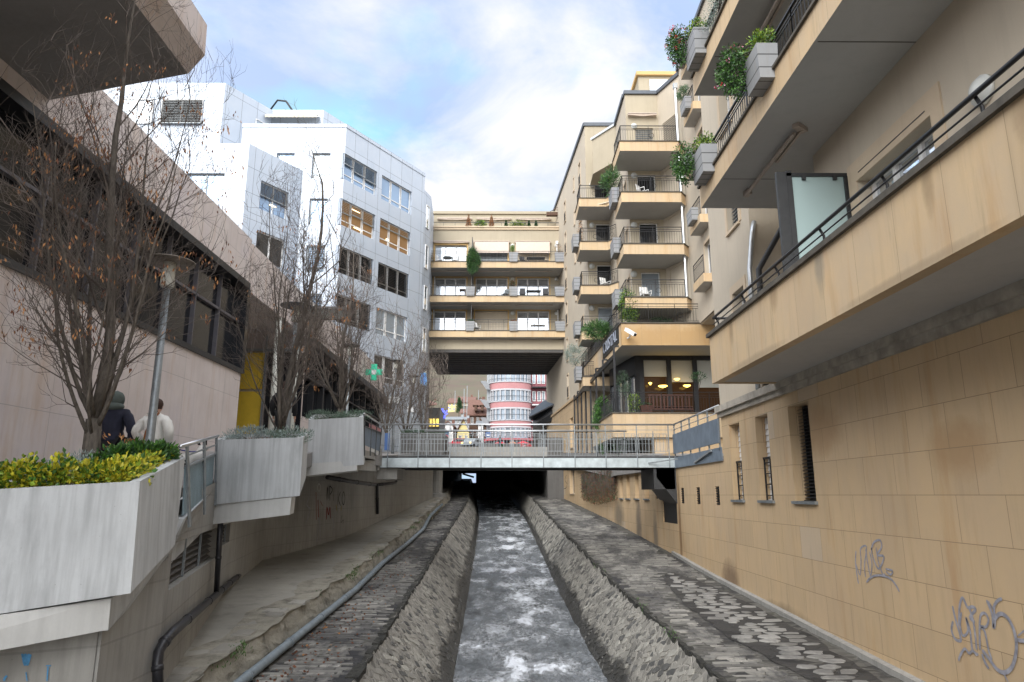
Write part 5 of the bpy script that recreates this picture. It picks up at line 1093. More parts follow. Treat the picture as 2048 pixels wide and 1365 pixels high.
# ================================================================== NEAR WING (right foreground)
nw = thing('near_apartment_wing', 'beige apartment wing at right with long deep sandstone balconies', 'building', (6, 12, 2.4))
fN = Fr((6, -6), (6, 19.5), flip=True)
hN = [(fN.uv(1879, 172)[0] + .25, fN.uv(1694, 341)[0] - .3, 3.2, 5.25), (22.9, 23.8, 3.4, 5.2), (22.9, 23.8, 6.9, 8.9), (22.9, 23.8, 9.8, 11.6), (14, 16.6, 7.0, 9.1)]
rec = (18.55, 22.2, 2.42, 12.9)
mb = MB(); fN.wall(mb, 0, 25.5, 2.42, 13, hN + [rec], .3); mb.box(7.3, 7.4, 12.5, 16.3, 2.42, 13); mb.box(6.02, 7.3, 12.43, 12.53, 2.42, 13); mb.box(6.02, 7.3, 16.215, 16.3, 2.42, 13)
mb.box(6.35, 9.6, 19.45, 19.5, 2.42, 13); mb.poly([fe.p(0, 2.42, 0), fe.p(3.6, 2.42, 0), fe.p(3.6, 13, 0), fe.p(0, 13, 0)]); mb.box(6.4, 12, -6, 12.4, 2.42, 13.2); obj('wall', mb, 'stucco', nw)
for k, h in enumerate(hN):
    window(nw, fN, *h, .3, 3 if k in (0, 4) else 2, 'glass_mirror' if k in (0, 4) else 'glass_dark', 'white_paint', .07, 'galvanised' if k == 2 else None, 1, .1, .45, 'trim_pale', .26 if k in (0, 4) else .16, sill='trim_pale')
mb = MB(); fN.box(mb, hN[0][0] + .1, hN[0][1] - .1, 5.36, 5.375, -.032, -.02); obj('surround_groove', mb, 'dark_metal', nw)
fRc = Fr((7.3, 12.5), (7.3, 16.3), flip=True); window(nw, fRc, .9, 2.5, 2.6, 4.6, -.02, 1, 'glass_curtain', 'white_paint', .07, tr='trim_pale')
window(nw, fRc, .9, 2.5, 7.1, 9.2, -.02, 1, 'glass_blue', 'white_paint', .07)
q = fN.p(*fN.uv(1968, 182)); wall_lamp(nw, q, V(-1, 0, 0), .19)
# lowest balcony: deep parapet
mb = MB(); mb.box(4.68, 6.6, -6, 14.95, 2.40, 2.55, 1); mb.box(4.5, 4.68, -6, 15.1, 2.38, 3.42); mb.box(4.68, 6.6, 14.95, 15.1, 2.38, 3.42); nb = obj('lower_balcony', mb, ['fascia_stone', 'soffit_paint'], nw)
mb = MB(); mb.box(4.44, 4.74, -6, 15.16, 3.42, 3.5); mb.box(4.74, 6, 14.9, 15.16, 3.42, 3.5); obj('coping', mb, 'coping', nb)
mb = MB()
for z_, r_ in ((3.84, .028), (3.70, .012), (3.60, .012)): mb.tube([(4.58, -6, z_), (4.58, 15.0, z_)], r_, 8)
mb.tube([(4.58, 15.0, 3.84), (5.9, 15.0, 3.84)], .028, 8)
rr = obj('railing', mb, 'black_metal', nb, True); mb = MB()
for i in range(12):
    y = 14.9 - i * 1.75; mb = MB(); mb.tube([(4.6, y, 3.48), (4.66, y, 3.56), (4.66, y, 3.72), (4.6, y, 3.84)], .02, 6); obj('bracket', mb, 'black_metal', rr, True)
mb = MB(); mb.box(5.0, 6.0, 11.38, 11.41, 3.0, 5.5); gs = obj('glass_screen', mb, 'glass_frost', nw); mb = MB(); mb.box(4.93, 5.02, 11.35, 11.44, 2.6, 5.6); mb.box(4.93, 6, 11.35, 11.44, 5.5, 5.56); mb.box(4.75, 4.93, 11.36, 11.43, 2.6, 5.58); mb.box(5.94, 6.0, 11.34, 11.45, 2.6, 5.5)
for x in (5.2, 5.75): mb.box(x, x + .06, 11.33, 11.44, 5.43, 5.5)
obj('screen_frame', mb, 'dark_metal', gs)
mb = MB(); mb.tube([(6.1, 16.15, 6.6), (6.02, 16.1, 6.3), (5.92, 16.2, 5.4), (5.9, 16.2, 2.42)], .06, 8); obj('downpipe', mb, 'zinc', nw, True)
mb = MB(); mb.tube([(6.9, 14.6, 6.5), (6.5, 15.4, 6.2), (6.05, 15.95, 5.3), (6.02, 16.0, 2.5)], .07, 8); obj('bent_downpipe', mb, 'dark_metal', nw, True)
for z0, z1, x1 in ((6.5, 7.0, 7.35), (9.4, 9.9, 7.35), (12.3, 12.8, 7.35)):
    s_ = slab(nw, [(4.5, -6), (x1, -6), (x1, 15.1), (4.5, 15.1)], z0, z1, name='balcony')
    mb = MB()
    for x_, y_ in ((4.62, 5.6),): pass
    railing(s_, [(4.62, -2, z1 + .05), (4.62, 9.9, z1 + .05), (4.62, 14.3, z1 + .05)], .72, ring=False, step=.12)
    m = MB(); m.tube([(5.2, 11.5, z0 - .10), (5.2, 14.1, z0 - .12)], .038, 8); m.bar((5.3, 11.4, z0 - .08), (5.3, 12.6, z0 - .1), .05, .05); m.bar((5.15, 11.3, z0 - .04), (5.4, 11.5, z0 - .04), .12, .08); m.bar((5.25, 14.0, z0 - .07), (5.22, 14.2, z0 - .07), .1, .12); obj('awning_arm', m, 'awning_box', s_)
    m = MB(); m.box(4.55, 6, 13.55, 13.57, z0 - .004, z0 - .001); m.box(4.55, 6, 9.0, 9.02, z0 - .004, z0 - .001); obj('soffit_joint', m, 'coping', s_)
# ================================================================== RESTAURANT BLOCK AND TERRACES
rs = thing('restaurant', 'black framed restaurant with sandstone terraces above and below it', 'restaurant', (6, 34, 2))
up = [(5.65, 33.5), (11.2, 33.5), (11.2, 43.9), (5.6, 44), (5.35, 50.5), (4.95, 50.5), (5.2, 44)]
mb = MB(); mb.prism(up, 7.2, 8.3); mb.m = [1 if i == 0 else 0 for i in range(len(mb.f))]; ut = obj('upper_terrace', mb, ['fascia_stone', 'soffit_paint'], rs)
m = MB(); m.prism([(p[0], p[1]) for p in inset([(a, b, 0) for a, b in up], -.06)], 8.3, 8.36); obj('coping', m, 'coping', ut)
railing(ut, [(4.98, 50.3, 8.36), (5.25, 44, 8.36), (5.72, 33.6, 8.36), (11, 33.6, 8.36)], .98)
lo = [(5.08, 33.5), (11.2, 33.5), (11.2, 43.9), (5.5, 44), (4.95, 40.5)]
mb = MB(); mb.prism(lo, 2.7, 3.84); mb.m = [1 if i == 0 else 0 for i in range(len(mb.f))]; lt = obj('lower_terrace', mb, ['fascia_stone', 'soffit_paint'], rs)
m = MB(); m.prism([(p[0], p[1]) for p in inset([(a, b, 0) for a, b in lo], -.05)], 3.84, 3.9); obj('coping', m, 'coping', lt)
railing(lt, [(5.0, 40.3, 3.9), (5.16, 33.6, 3.9), (11, 33.6, 3.9)], .98, ring=False)
mb = MB(); q = atY(1310, 900, 33.7); mb.box(q.x, 11.2, 33.7, 44, .8, 2.7); obj('base_wall', mb, 'sandstone', rs)
mb = MB(); mb.box(5.9, q.x, 37.5, 37.7, 1, 2.7); obj('dark_undercroft', mb, 'concrete_dark', rs)
for i in range(9): mb = MB(); x = 5.35 + i * .17 * 1.2; mb.bar((x, 33.8, 1.6), (x, 33.8, 2.7), .03); obj('undercroft_bar', mb, 'dark_metal', rs)
# glazed room: side facet and front
fr_ = Fr((6.75, 36.1), (11.2, 36.1)); fs_ = Fr((6.05, 40.5), (6.75, 36.1))
mb = MB(); fr_.box(mb, 0, 4.4, 6.97, 7.2, -.02, .3); fr_.box(mb, 0, 4.4, 3.84, 3.95, -.02, .3)
for px in (1284, 1371, 1418):
    pass
gaps = [(pu(fr_, 1288, 750), pu(fr_, 1334, 750)), (pu(fr_, 1343, 750), pu(fr_, 1386, 750)), (pu(fr_, 1395, 750), 4.4)]
prev = 0
for a, b in gaps: fr_.box(mb, prev, a, 3.95, 6.97, -.02, .3); prev = b
fs_.box(mb, 0, fs_.w, 6.2, 7.2, -.02, .2); 
for i in range(5): fs_.box(mb, fs_.w * i / 4 - .06 * (i > 0), fs_.w * i / 4 + .06, 3.9, 6.2, -.02, .2)
obj('black_frame', mb, 'black_metal', rs)
mb = MB(); fr_.box(mb, 0, 4.4, 3.95, 6.97, .2, .24); gl = obj('window', mb, 'glass_restaurant', rs); 
mb = MB(); fs_.box(mb, 0, fs_.w, 3.95, 6.2, .1, .14); obj('side_window', mb, 'glass_mirror', rs)
for k, ((a, b), z) in enumerate(zip(gaps, (6.13, 5.84, 5.55))):
    mb = MB(); fr_.box(mb, a, b, z, 6.96, .1, .13); fr_.box(mb, a, b, z - .04, z, .08, .14); obj('roller_blind', mb, 'cream_shade', rs) if 'cream_shade' in MATS else obj('roller_blind', mb, 'grey_plaster', rs)
for px, py, r in ((1299, 768, .09), (1324, 774, .25), (1352, 760, .16), (1372, 773, .2)):
    q = atY(px, py, 36.05); mb = MB(); mb.lathe((q.x, q.y - .2, q.z), [(.02, -.09 if r > .1 else -.1), (r * .5, -.06), (r, .0), (r * .9, .03), (.02, .05)], 12); o = obj('pendant_lamp', mb, 'lamp_glow', rs, True)
# steel arcade
mb = MB(); P0, P1_ = V(5.55, 34.2, 7.35), V(5.0, 49.5, 7.0)
mb.bar(P0 + V(-.2, 0, -.6), P1_ + V(-.2, 0, -.35), .12, .18)
for i in range(8):
    k = i / 7; q = P0.lerp(P1_, k ** .8) + V(-.2, 0, 0); mb.bar(V(q.x, q.y, 2.0), V(q.x, q.y, q.z - .05), .1, .1); mb.bar(q + V(0, 0, -.05), q + V(.25, 0, -.05), .08)
obj('steel_arcade', mb, 'black_metal', rs)
# security camera
t = thing('security_camera', 'white bullet security camera on the corner of the upper terrace', 'camera', tuple(atY(1255, 675, 33.3)))
mb = MB(); a, b = atY(1252, 659, 33.0), atY(1270, 670, 32.5); mb.bar(a, b, .17, .16); obj('housing', mb, 'white_paint', t); mb = MB(); mb.tube([atY(1261, 668, 33.0), atY(1259, 675, 33.3), atY(1255, 677, 33.45)], .04, 6); obj('bracket', mb, 'white_paint', t); m = MB(); m.bar(b, b + (b - a).normalized() * .03, .13, .12); obj('lens', m, 'black_metal', t)
# upright lettering board on the terrace side
t = thing('restaurant_sign', 'dark sign board with pale upright letters on the terrace side', 'sign', (5.5, 34, 7.9))
fsg = Fr((5.32, 38.4), (5.54, 34.1), flip=False); mb = MB(); fsg.box(mb, 0, fsg.w, 7.45, 8.5, .05, .12); obj('board', mb, 'black_metal', t)
plain('sign_letters', (.30, .33, .40), .4)
def text3(par, s, fr, u, v, h, w, mat, name='letters', d=0.0):
    cu = bpy.data.curves.new(name, 'FONT'); cu.body = s; cu.size = h; cu.extrude = .012; cu.align_x = 'LEFT'
    o = bpy.data.objects.new(name, cu); COL.objects.link(o); dg = bpy.context.evaluated_depsgraph_get(); me = bpy.data.meshes.new_from_object(o.evaluated_get(dg)); bpy.data.objects.remove(o)
    xs = [q.co.x for q in me.vertices]; k = w / (max(xs) - min(xs)); x0 = min(xs); mb = MB()
    for q in me.vertices: p = fr.p(u + (q.co.x - x0) * k, v + q.co.y, d - q.co.z); mb.v.append(tuple(p))
    for p in me.polygons: mb.f.append(tuple(p.vertices)); mb.m.append(0)
    return obj(name, mb, mat, par)
text3(t, 'CRISTAL', fsg, .3, 7.66, .85, fsg.w - .6, 'sign_letters', d=.03)
# ================================================================== FOOTBRIDGE
fb = thing('footbridge', 'grey steel footbridge with barred railings crossing the river', 'bridge', (0.8, 26, .9))
BY0, BY1, BX0, BX1 = 25.0, 27.6, -4.5, 6.02
mb = MB(); mb.box(BX0, BX1, BY0 + .06, BY1, 1.2, 1.34); mb.box(BX0, BX1, BY0 + .15, BY0 + .4, .93, 1.2); mb.box(BX0, BX1, BY1 - .4, BY1 - .15, .93, 1.2); mb.box(5.2, 5.95, BY0 + .1, BY1 - .1, .2, .93); mb.prism([(5.3, BY0 + .1), (6, BY0 + .1), (6, BY1), (5.3, BY1)], [.6, -.3, -.3, .6], .93); obj('deck', mb, 'dark_metal', fb)
pxs = [775, 836, 899, 962, 1024, 1087, 1150, 1212, 1275, 1339]; xs = [atY(p, 925, BY0).x for p in pxs]
edges = [BX0] + xs + [BX1]
for a, b in zip(edges, edges[1:]):
    if b - a < .08: continue
    mb = MB(); mb.box(a + .012, b - .012, BY0, BY0 + .05, .95, 1.28); obj('fascia_panel', mb, 'galvanised_soft', fb) if 'galvanised_soft' in MATS else obj('fascia_panel', mb, 'fascia_metal', fb)
def bridge_rail(Y, front):
    r = MB(); y = Y
    r.tube([(BX0 + (0 if front else 1.25), y, 2.46), (BX1 + (0 if front else -1.3), y, 2.46)], .03, 8); o = obj('handrail', r, 'steel_rail', fb, True)
    m = MB(); p = MB(); s = MB()
    for x in xs: p = MB(); p.bar((x, y, .95 if front else 1.3), (x, y, 2.46), .04, .03); obj('post', p, 'galvanised', fb)
    a_, b_ = BX0, BX1
    s.bar((a_, y, 2.27), (b_, y, 2.27), .016)
    for a, b in zip(edges, edges[1:]):
        if b - a < .3: continue
        a += .06; b -= .06
        for z_ in (2.13, 1.52): s.bar((a, y, z_), (b, y, z_), .018)
        s.bar((a, y, 1.5), (a, y, 2.13), .018); s.bar((b, y, 1.5), (b, y, 2.13), .018); s.bar((a - .06, y, 1.97), (b + .06, y, 1.97), .012)
        n = 8
        for i in range(1, n): x = a + (b - a) * i / n; m.bar((x, y, 1.5), (x, y, 2.13), .013)
    obj('rail_frame', s, 'galvanised', fb); obj('bars', m, 'galvanised', fb)
bridge_rail(BY0 - .02, True); bridge_rail(BY1, False)
# panelled railing on the wall top, right of the footbridge
t = thing('wall_railing', 'galvanised railing with blue grey panels along the sandstone wall top', 'railing', (6, 22, .9))
mb = MB(); f1.box(mb, 25.5, 31, .93, 1.3, -.06, -.02); obj('lower_panel', mb, 'blue_grey_panel', t); mb = MB(); f1.box(mb, 25.55, 30.95, 1.42, 2.1, -.1, -.06); obj('upper_panel', mb, 'blue_grey_panel', t)
for i in range(6): mb = MB(); u = 25.6 + i * 1.06; f1.box(mb, u, u + .05, 1.2, 2.46, -.06, -.02); obj('post', mb, 'galvanised', t)
mb = MB(); mb.tube([(5.95, 19.5, 2.46), (5.95, 25, 2.46)], .03, 8); mb.tube([(5.95, 19.5, 2.27), (5.95, 25, 2.27)], .012, 6); obj('handrail', mb, 'steel_rail', t, True)
mb = MB(); mb.bar((5.9, 20.3, 1.25), (5.9, 22.2, 1.0), .05); obj('stay', mb, 'galvanised', t)
mb = MB(); mb.bar((5.9, 24.4, 1.22), (5.0, 24.95, 1.1), .04); obj('stay', mb, 'galvanised', t)
# ================================================================== TREES
def tree(name, label, base, H, prof, leaders, l2, l3, l4, leaves, seed, lmats=('leaf_dry',), group='bare street trees along the left bank', tr=.1, lh=(0.15, .95), fork=.9, thin=1.0, reach=1.0):
    r = random.Random(seed); base = Vector(base); t = thing(name, label, 'tree', tuple(base), group)
    T, B, W_, LF = MB(), MB(), MB(), MB()
    env = lambda p: lerp((p.z - base.z) / H, prof)
    tips = []
    def rnd3(s): return V(r.uniform(-s, s), r.uniform(-s, s), r.uniform(-s, s))
    def path(p, d, L_, n, wob, up):
        pts = [p.copy()]; d = d.normalized(); lim = r.uniform(.8, 1.15)
        for i in range(n):
            d = (d + rnd3(wob) + V(0, 0, up)).normalized(); q = pts[-1] + d * L_ / n
            o = Vector((q.x - base.x, q.y - base.y)); e = env(q) * lim
            if o.length > e and i > 0:                      # outside its envelope a shoot turns upward and ends soon
                d = (d + V(-o.x, -o.y, 0) / max(.1, o.length) * .5 + V(0, 0, .4)).normalized(); q = pts[-1] + d * L_ / n * .5
            pts.append(q)
        return pts
    def side(d):
        a = d.orthogonal().normalized(); a.rotate(__import__('mathutils').Quaternion(d, r.uniform(0, 6.283))); return a
    trunk = path(base - Z * .2, V(r.uniform(-.08, .08), r.uniform(-.08, .08), 1), fork + .2, 4, .05, .1)
    T.tube(trunk, [tr * 1.25, tr, tr * .92, tr * .88, tr * .8], 9)
    for i in range(leaders):
        k = r.uniform(.55, 1) if i else 1; s = trunk[-1].lerp(trunk[1], 1 - k) if i else trunk[-1]
        ang = (.12 + .75 * r.random() ** 1.3) if i else .04; a = 2 * math.pi * (i * .382 + r.uniform(-.05, .05)); d = V(math.cos(a) * math.sin(ang), math.sin(a) * math.sin(ang), math.cos(ang))
        L1 = H * (r.uniform(.6, .85) if i else .92) * (1 - .35 * ang) ; p1 = path(s, d, L1, 12, .09, .11)
        rr = tr * (.62 if i == 0 else r.uniform(.18, .36)); n1 = len(p1); T.tube(p1, [max(.006, rr * (1 - j / (n1 + 1))) for j in range(n1)], 6)
        for j in range(l2):
            f = .12 + .86 * (j + r.random()) / l2; q = p1[min(n1 - 2, int(f * (n1 - 1)))]; q2 = p1[min(n1 - 1, int(f * (n1 - 1)) + 1)]; dd = (q2 - q).normalized()
            s0 = q.lerp(q2, r.random()); d2 = (dd * .85 + side(dd) * r.uniform(.35, .9)).normalized(); L2 = L1 * r.uniform(.2, .46) * (1.15 - f * .5) * reach
            p2 = path(s0, d2, L2, 6, .12, .08); r2 = max(.0045, rr * .34 * (1.1 - f)); B.tube(p2, [r2 * (1 - .85 * x / 6) for x in range(7)], 4, cap=False)
            for m in range(l3):
                g = .1 + .9 * (m + r.random()) / l3; ii = min(5, int(g * 6)); s1 = p2[ii].lerp(p2[ii + 1], r.random()); dd3 = (p2[ii + 1] - p2[ii]).normalized()
                d3 = (dd3 * .8 + side(dd3) * r.uniform(.4, .9)).normalized(); L3 = L2 * r.uniform(.3, .6); p3 = path(s1, d3, L3, 3, .16, .05); r3 = max(.0026, r2 * .45) * thin; B.tube(p3, [r3, r3 * .8, r3 * .6, r3 * .35], 3, cap=False)
                for w in range(l4):
                    s2 = p3[r.randrange(1, 4)]; dd4 = (p3[-1] - p3[0]).normalized(); d4 = (dd4 * .8 + side(dd4) * r.uniform(.3, .9)).normalized(); p4 = path(s2, d4, L3 * r.uniform(.35, .75), 2, .2, .04)
                    W_.tube(p4, [.0022 * thin, .0018 * thin, .0008 * thin], 3, cap=False); tips.append(p4[-1])
    obj('trunk', T, 'bark', t, True); obj('crown', B, 'twig', t); obj('twigs', W_, 'twig', t)
    tips = [q for q in tips if lh[0] < (q.z - base.z) / H < lh[1]]
    if leaves:
        cl = r.sample(tips, min(len(tips), max(4, leaves // 7)))
        for q in cl:
            for _ in range(r.randint(3, 9)):
                c = q + rnd3(.07); leaf(LF, c, V(r.uniform(-.5, .5), r.uniform(-.5, .5), -1), r.uniform(.045, .085) * (1 if thin < 1.5 else 1.6), r.uniform(.014, .026) * (1 if thin < 1.5 else 1.6), r.randrange(len(lmats)))
        obj('dry_leaves', LF, list(lmats), t)
    return t
pA = [(0, .25), (.12, .35), (.25, 1.1), (.4, 1.5), (.6, 1.4), (.8, 1.05), (1, .35)]
tA = atY(182, 922, 8.5); tree('bare_tree', 'tallest bare tree with orange leaves rising from the nearest planter', (tA.x, 8.5, .1), 6.9, pA, 13, 13, 6, 3, 1900, 11, ('leaf_dry', 'leaf_rust'), tr=.11, fork=.8, lh=(.1, .82))
pB = [(0, .2), (.08, .4), (.2, 1.05), (.4, 1.2), (.6, 1.0), (.8, .6), (1, .15)]
tB = atY(560, 862, 13.6); tree('bare_tree', 'slender bare tree growing from the middle planter', (tB.x, 13.6, .9), 6.9, pB, 11, 12, 5, 3, 260, 23, ('leaf_dry', 'leaf_rust'), tr=.11, fork=.35, lh=(.1, .7), thin=1.3)
tC = atY(684, 826, 19.4); tree('bare_tree', 'short rusty bare tree growing from the far planter', (tC.x, 19.4, 1.9), 5.4, [(0, .25), (.15, .6), (.3, 1.25), (.55, 1.35), (.8, .9), (1, .25)], 12, 10, 6, 3, 300, 31, ('leaf_dry', 'leaf_rust'), tr=.10, fork=.45, lh=(.15, .85), thin=1.6)
for k, (px, Y, H, lab) in enumerate(((775, 32, 6.0, 'bare tree just behind the lamp post with the white sign'), (812, 37, 6.6, 'dense bare tree under the left end of the housing bridge'), (848, 43, 6.4, 'bare tree farthest along the left bank, before the red tiled roofs'))):
    q = atY(px, 870, Y); tree('bare_tree', lab, (q.x, Y, sz(Y) + .5), H, [(0, .3), (.15, .8), (.35, 1.75), (.6, 1.8), (.8, 1.3), (1, .5)], 10, 8, 5, 2, 0, 50 + k, tr=.1, fork=.5, thin=2.6, reach=1.25)
# ================================================================== SHRUBS IN THE PLANTERS
def edge_pts(a, b, n, off): return [a.lerp(b, (i + .5) / n) + off for i in range(n)]
t = thing('yellow_hedge', 'low yellow and green variegated hedge along the rim of the nearest planter', 'hedge', (-4.3, 7.2, .1))
mb = MB()
offb = V(-.16, .26, .02)
a, b = ext(c1, l0, 2.0), c1
for i, q in enumerate(edge_pts(a, b, 34, offb)):
    h = .16 + .05 * math.sin(i * 1.7) + rnd.uniform(-.03, .04)
    clump(mb, q + V(rnd.uniform(-.06, .04), rnd.uniform(0, .1), h * .45), (.14, .15, h), 150, .062, .045, 4, .35, 0, .55)
for i, q in enumerate(edge_pts(c1, s1, 9, V(-.24, .0, .02))): clump(mb, q + V(0, 0, .03), (.15, .14, .12), 120, .06, .042, 3, .35, 0, .5)
obj('foliage', mb, ['leaf_yellow', 'leaf_lime', 'leaf_yellow', 'leaf_green'], t)
q = atY(160, 925, 8.1); shrub('silver_shrub', 'silvery cut leaf shrub at the foot of the tallest tree', 'shrub', (q.x, 8.0, .26), (.34, .25, .2), 1500, .05, .012, ['leaf_silver'], up=1.0)
for k, (px, py, Y, r, lab) in enumerate(((235, 925, 8.2, .26, 'glossy dark green shrub right of the tallest tree trunk'), (285, 915, 8.5, .25, 'glossy green shrub in front of the nearest lamp post'), (322, 908, 8.75, .18, 'small green shrub at the corner of the nearest planter'))):
    q = atY(px, py, Y); shrub('green_shrub', lab, 'shrub', (q.x, Y, q.z), (r * 1.1, r, r * .7), 1200, .07, .034, ['leaf_green', 'leaf_deep', 'leaf_green'], up=.6)
q = atY(235, 900, 8.3); shrub('dry_shrub', 'thin dry plant with pale brown leaves before the dark jacketed man', 'shrub', (q.x, 8.3, .5), (.2, .15, .25), 60, .06, .02, ['leaf_dry'], up=.2)
for k, (px, Y, w, lab, m) in enumerate(((500, 13.3, .55, 'low silvery ground shrub left in the middle planter', 'leaf_silver'), (583, 13.1, .42, 'silvery shrub right of the trunk in the middle planter', 'leaf_silver'), (650, 19.1, .62, 'sage green shrub left in the far planter', 'leaf_sage'), (705, 19.0, .55, 'grey green shrub at the right corner of the far planter', 'leaf_sage'))):
    q = atY(px, 862 if k < 2 else 830, Y); zz = 1.0 if k < 2 else 2.02
    shrub('silver_shrub', lab, 'shrub', (q.x, Y, zz + .08), (w, .32, .17), 1400, .06, .014, [m, 'leaf_sage' if k else m], up=.9)
for nm, lo_, c, lab in (('leaf_litter', P2lo, 'middle', 'fallen red brown leaves covering the soil of the middle planter'), ('leaf_litter', P3lo, 'far', 'fallen leaves and weeds on the soil of the far planter')):
    mb = MB(); 
    for _ in range(900):
        u, v = rnd.random(), rnd.random(); p = (Vector(lo_[0]).lerp(Vector(lo_[1]), u)).lerp(Vector(lo_[3]).lerp(Vector(lo_[2]), u), v * .6)
        leaf(mb, p + V(0, 0, .02 + rnd.random() * .05), V(rnd.uniform(-1, 1), rnd.uniform(-1, 1), rnd.uniform(-.2, .4)), .06, .03, rnd.randrange(2))
    tag(obj(nm, mb, ['leaf_rust', 'leaf_dry' if c == 'middle' else 'leaf_green']), lab, 'leaves', None, 'stuff')
# fallen leaves and litter on the lower ledge
mb = MB()
for _ in range(300):
    y = abs(rnd.gauss(0, 1)) * 9 + 9.5; x = stx(y) + .3 + abs(rnd.gauss(0, .45)); 
    if x > lx(y) - .1: continue
    leaf(mb, V(x, y, zl(y) + .03), V(rnd.uniform(-1, 1), rnd.uniform(-1, 1), .15), .06, .04, 0 if rnd.random() < .8 else 1)
tag(obj('leaf_litter', mb, ['leaf_rust', 'leaf_dry']), 'scattered brown leaves on the dark ledge beside the long grey pipe', 'leaves', None, 'stuff')
mb = MB()
for _ in range(260):
    y = rnd.uniform(9, 40); s = rnd.choice((0, 0, 1)); x = stx(y) + rnd.uniform(-.2, .1) if s == 0 else rx(y) + rnd.uniform(-.05, .1)
    if mn.noise(Vector((x, y * .5, 8))) < .12: continue
    for _ in range(9): leaf(mb, V(x + rnd.uniform(-.08, .08), y + rnd.uniform(-.1, .1), (zu(y) if s == 0 else zl(y)) + rnd.uniform(-.1, .02)), V(rnd.uniform(-1, 1), rnd.uniform(-1, 1), 1), .07, .015, 0)
tag(obj('bank_weeds', mb, 'leaf_green'), 'tufts of grass and weeds growing from cracks of the bank edges', 'weeds', None, 'stuff')
# ================================================================== BALCONY PLANTS AND BOXES
near_boxes = [((4.4, 14.3, 6.86), (.42, .92, .74), 'grey plank box on the far end of the near wing middle balcony', ((4.05, 14.7, 7.45), 'trailing ivy geranium spilling from the box at the balcony end', 1)),
              ((4.4, 10.75, 6.86), (.42, .75, .74), 'grey plank box halfway along the near wing middle balcony', ((4.05, 11.15, 7.4), 'pink and red flowering plant hanging over the middle balcony rail', 2)),
              ((4.4, 14.3, 9.76), (.42, .92, .74), 'grey plank box on the far end of the near wing top balcony', ((4.1, 14.7, 10.5), 'red geranium at the far end of the near wing top balcony', 3))]
for p, s, lab, (c, pl, k) in near_boxes:
    planter_box(p, [q * .86 for q in s], lab)
    t = shrub('flowering_plant', pl, 'plant', c, (.3, .35, .5), 2200, .055, .035, ['leaf_green', 'leaf_deep', 'leaf_green'], 'flowering plants on the near wing', .1, .5, base=(p[0], p[1], p[2] + .74))
    mb = MB(); clump(mb, (p[0], p[1], p[2] + .84), (.24, .42, .16), 700, .055, .034, 2, .5, .2, .2); obj('foliage', mb, ['leaf_green', 'leaf_lime'], t)
    mb = MB()
    for _ in range({1: 4, 2: 9, 3: 18}[k]):
        d = Vector((rnd.gauss(0, 1), rnd.gauss(0, 1), rnd.gauss(0, 1))).normalized(); clump(mb, Vector(c) + V(d.x * .33, d.y * .36, d.z * .5), (.03, .03, .03), 10, .03, .03, 2, 0)
    obj('flowers', mb, [['flower_pink', 'flower_white'], ['flower_red', 'flower_pink'], ['flower_red', 'flower_red']][k - 1], t)
shrub('trailing_plant', 'grey dry plant trailing along the top balcony of the near wing', 'plant', (4.5, 13.0, 10.3), (.22, 1.5, .28), 2600, .05, .012, ['leaf_silver', 'leaf_sage'], up=.3)
mlab = ['lowest', 'second', 'third', 'fourth', 'topmost']
for i, (x, y0, y1, z) in enumerate(MBAL):
    if i == 0: continue
    planter_box((x - .12, (y0 + y1) / 2 - .1, z - .1), (.34, .95, .62), 'grey plank box on the %s small balcony of the recessed middle wall' % mlab[i])
    if i in (2, 3): shrub('potted_plant', ('dry brown straggly' if i == 2 else 'bushy green') + ' plant on the %s recessed balcony box' % mlab[i], 'plant', (x - .2, (y0 + y1) / 2, z + 1.0), (.3, .5, .4), 500 if i == 2 else 1500, .07, .03 if i == 3 else .01, ['leaf_dry' if i == 2 else 'leaf_green', 'leaf_sage'], 'plants on the recessed balconies')
    if i == 4: shrub('potted_plant', 'bright red geranium on the topmost recessed balcony box', 'plant', (x - .25, (y0 + y1) / 2, z + 1.05), (.3, .5, .35), 700, .07, .05, ['flower_red', 'flower_red', 'leaf_green'], 'plants on the recessed balconies')
for i, z in enumerate([7.0] + FLR[:3]):
    planter_box((4.42, 42.9, z - .1), (.4, 1.3, .85), 'grey plank box on the %s balcony of the far stepped tower' % ['lowest', 'second', 'third', 'fourth'][i])
for i, z in enumerate(FLR[:3]):
    planter_box((5.88, 35.9, z - .1), (.4, 1.2, .85), 'grey plank box on the %s balcony of the nearer stepped tower' % ['lowest', 'second', 'third'][i])
shrub('potted_plant', 'spiky green palm like plant on the third balcony of the nearer tower', 'plant', (5.75, 35.9, 17.15 - .1), (.5, .6, .7), 1100, .3, .03, ['leaf_green', 'leaf_deep'], up=.5)
shrub('potted_plant', 'round grey green olive bush on the lowest far tower balcony', 'plant', (4.25, 42.7, 8.55), (.75, .7, .7), 2600, .1, .02, ['leaf_sage', 'leaf_silver'])
shrub('potted_plant', 'dry climbing plant on the top balcony of the far tower', 'plant', (4.8, 43.2, 16.8), (.2, .6, .9), 500, .12, .02, ['leaf_dry', 'twig'])
shrub('dark_conifer', 'dark spreading conifer leaning over the upper terrace rail', 'plant', (5.0, 37.6, 8.9), (.9, 1.0, .55), 3800, .14, .035, ['leaf_deep', 'leaf_green'], droop=.2, base=(5.6, 37.6, 8.36))
shrub('terrace_bush', 'tall leafy bush with yellow flecks on the terrace corner', 'plant', (6.25, 34.6, 9.4), (.5, .5, 1.15), 3600, .09, .04, ['leaf_green', 'leaf_deep', 'leaf_lime'], base=(6.25, 34.6, 8.36))
shrub('terrace_bush', 'low dark bush in the middle of the upper terrace', 'plant', (8.0, 35.2, 8.75), (.6, .4, .35), 900, .09, .03, ['leaf_deep'], base=(8, 35.2, 8.36))
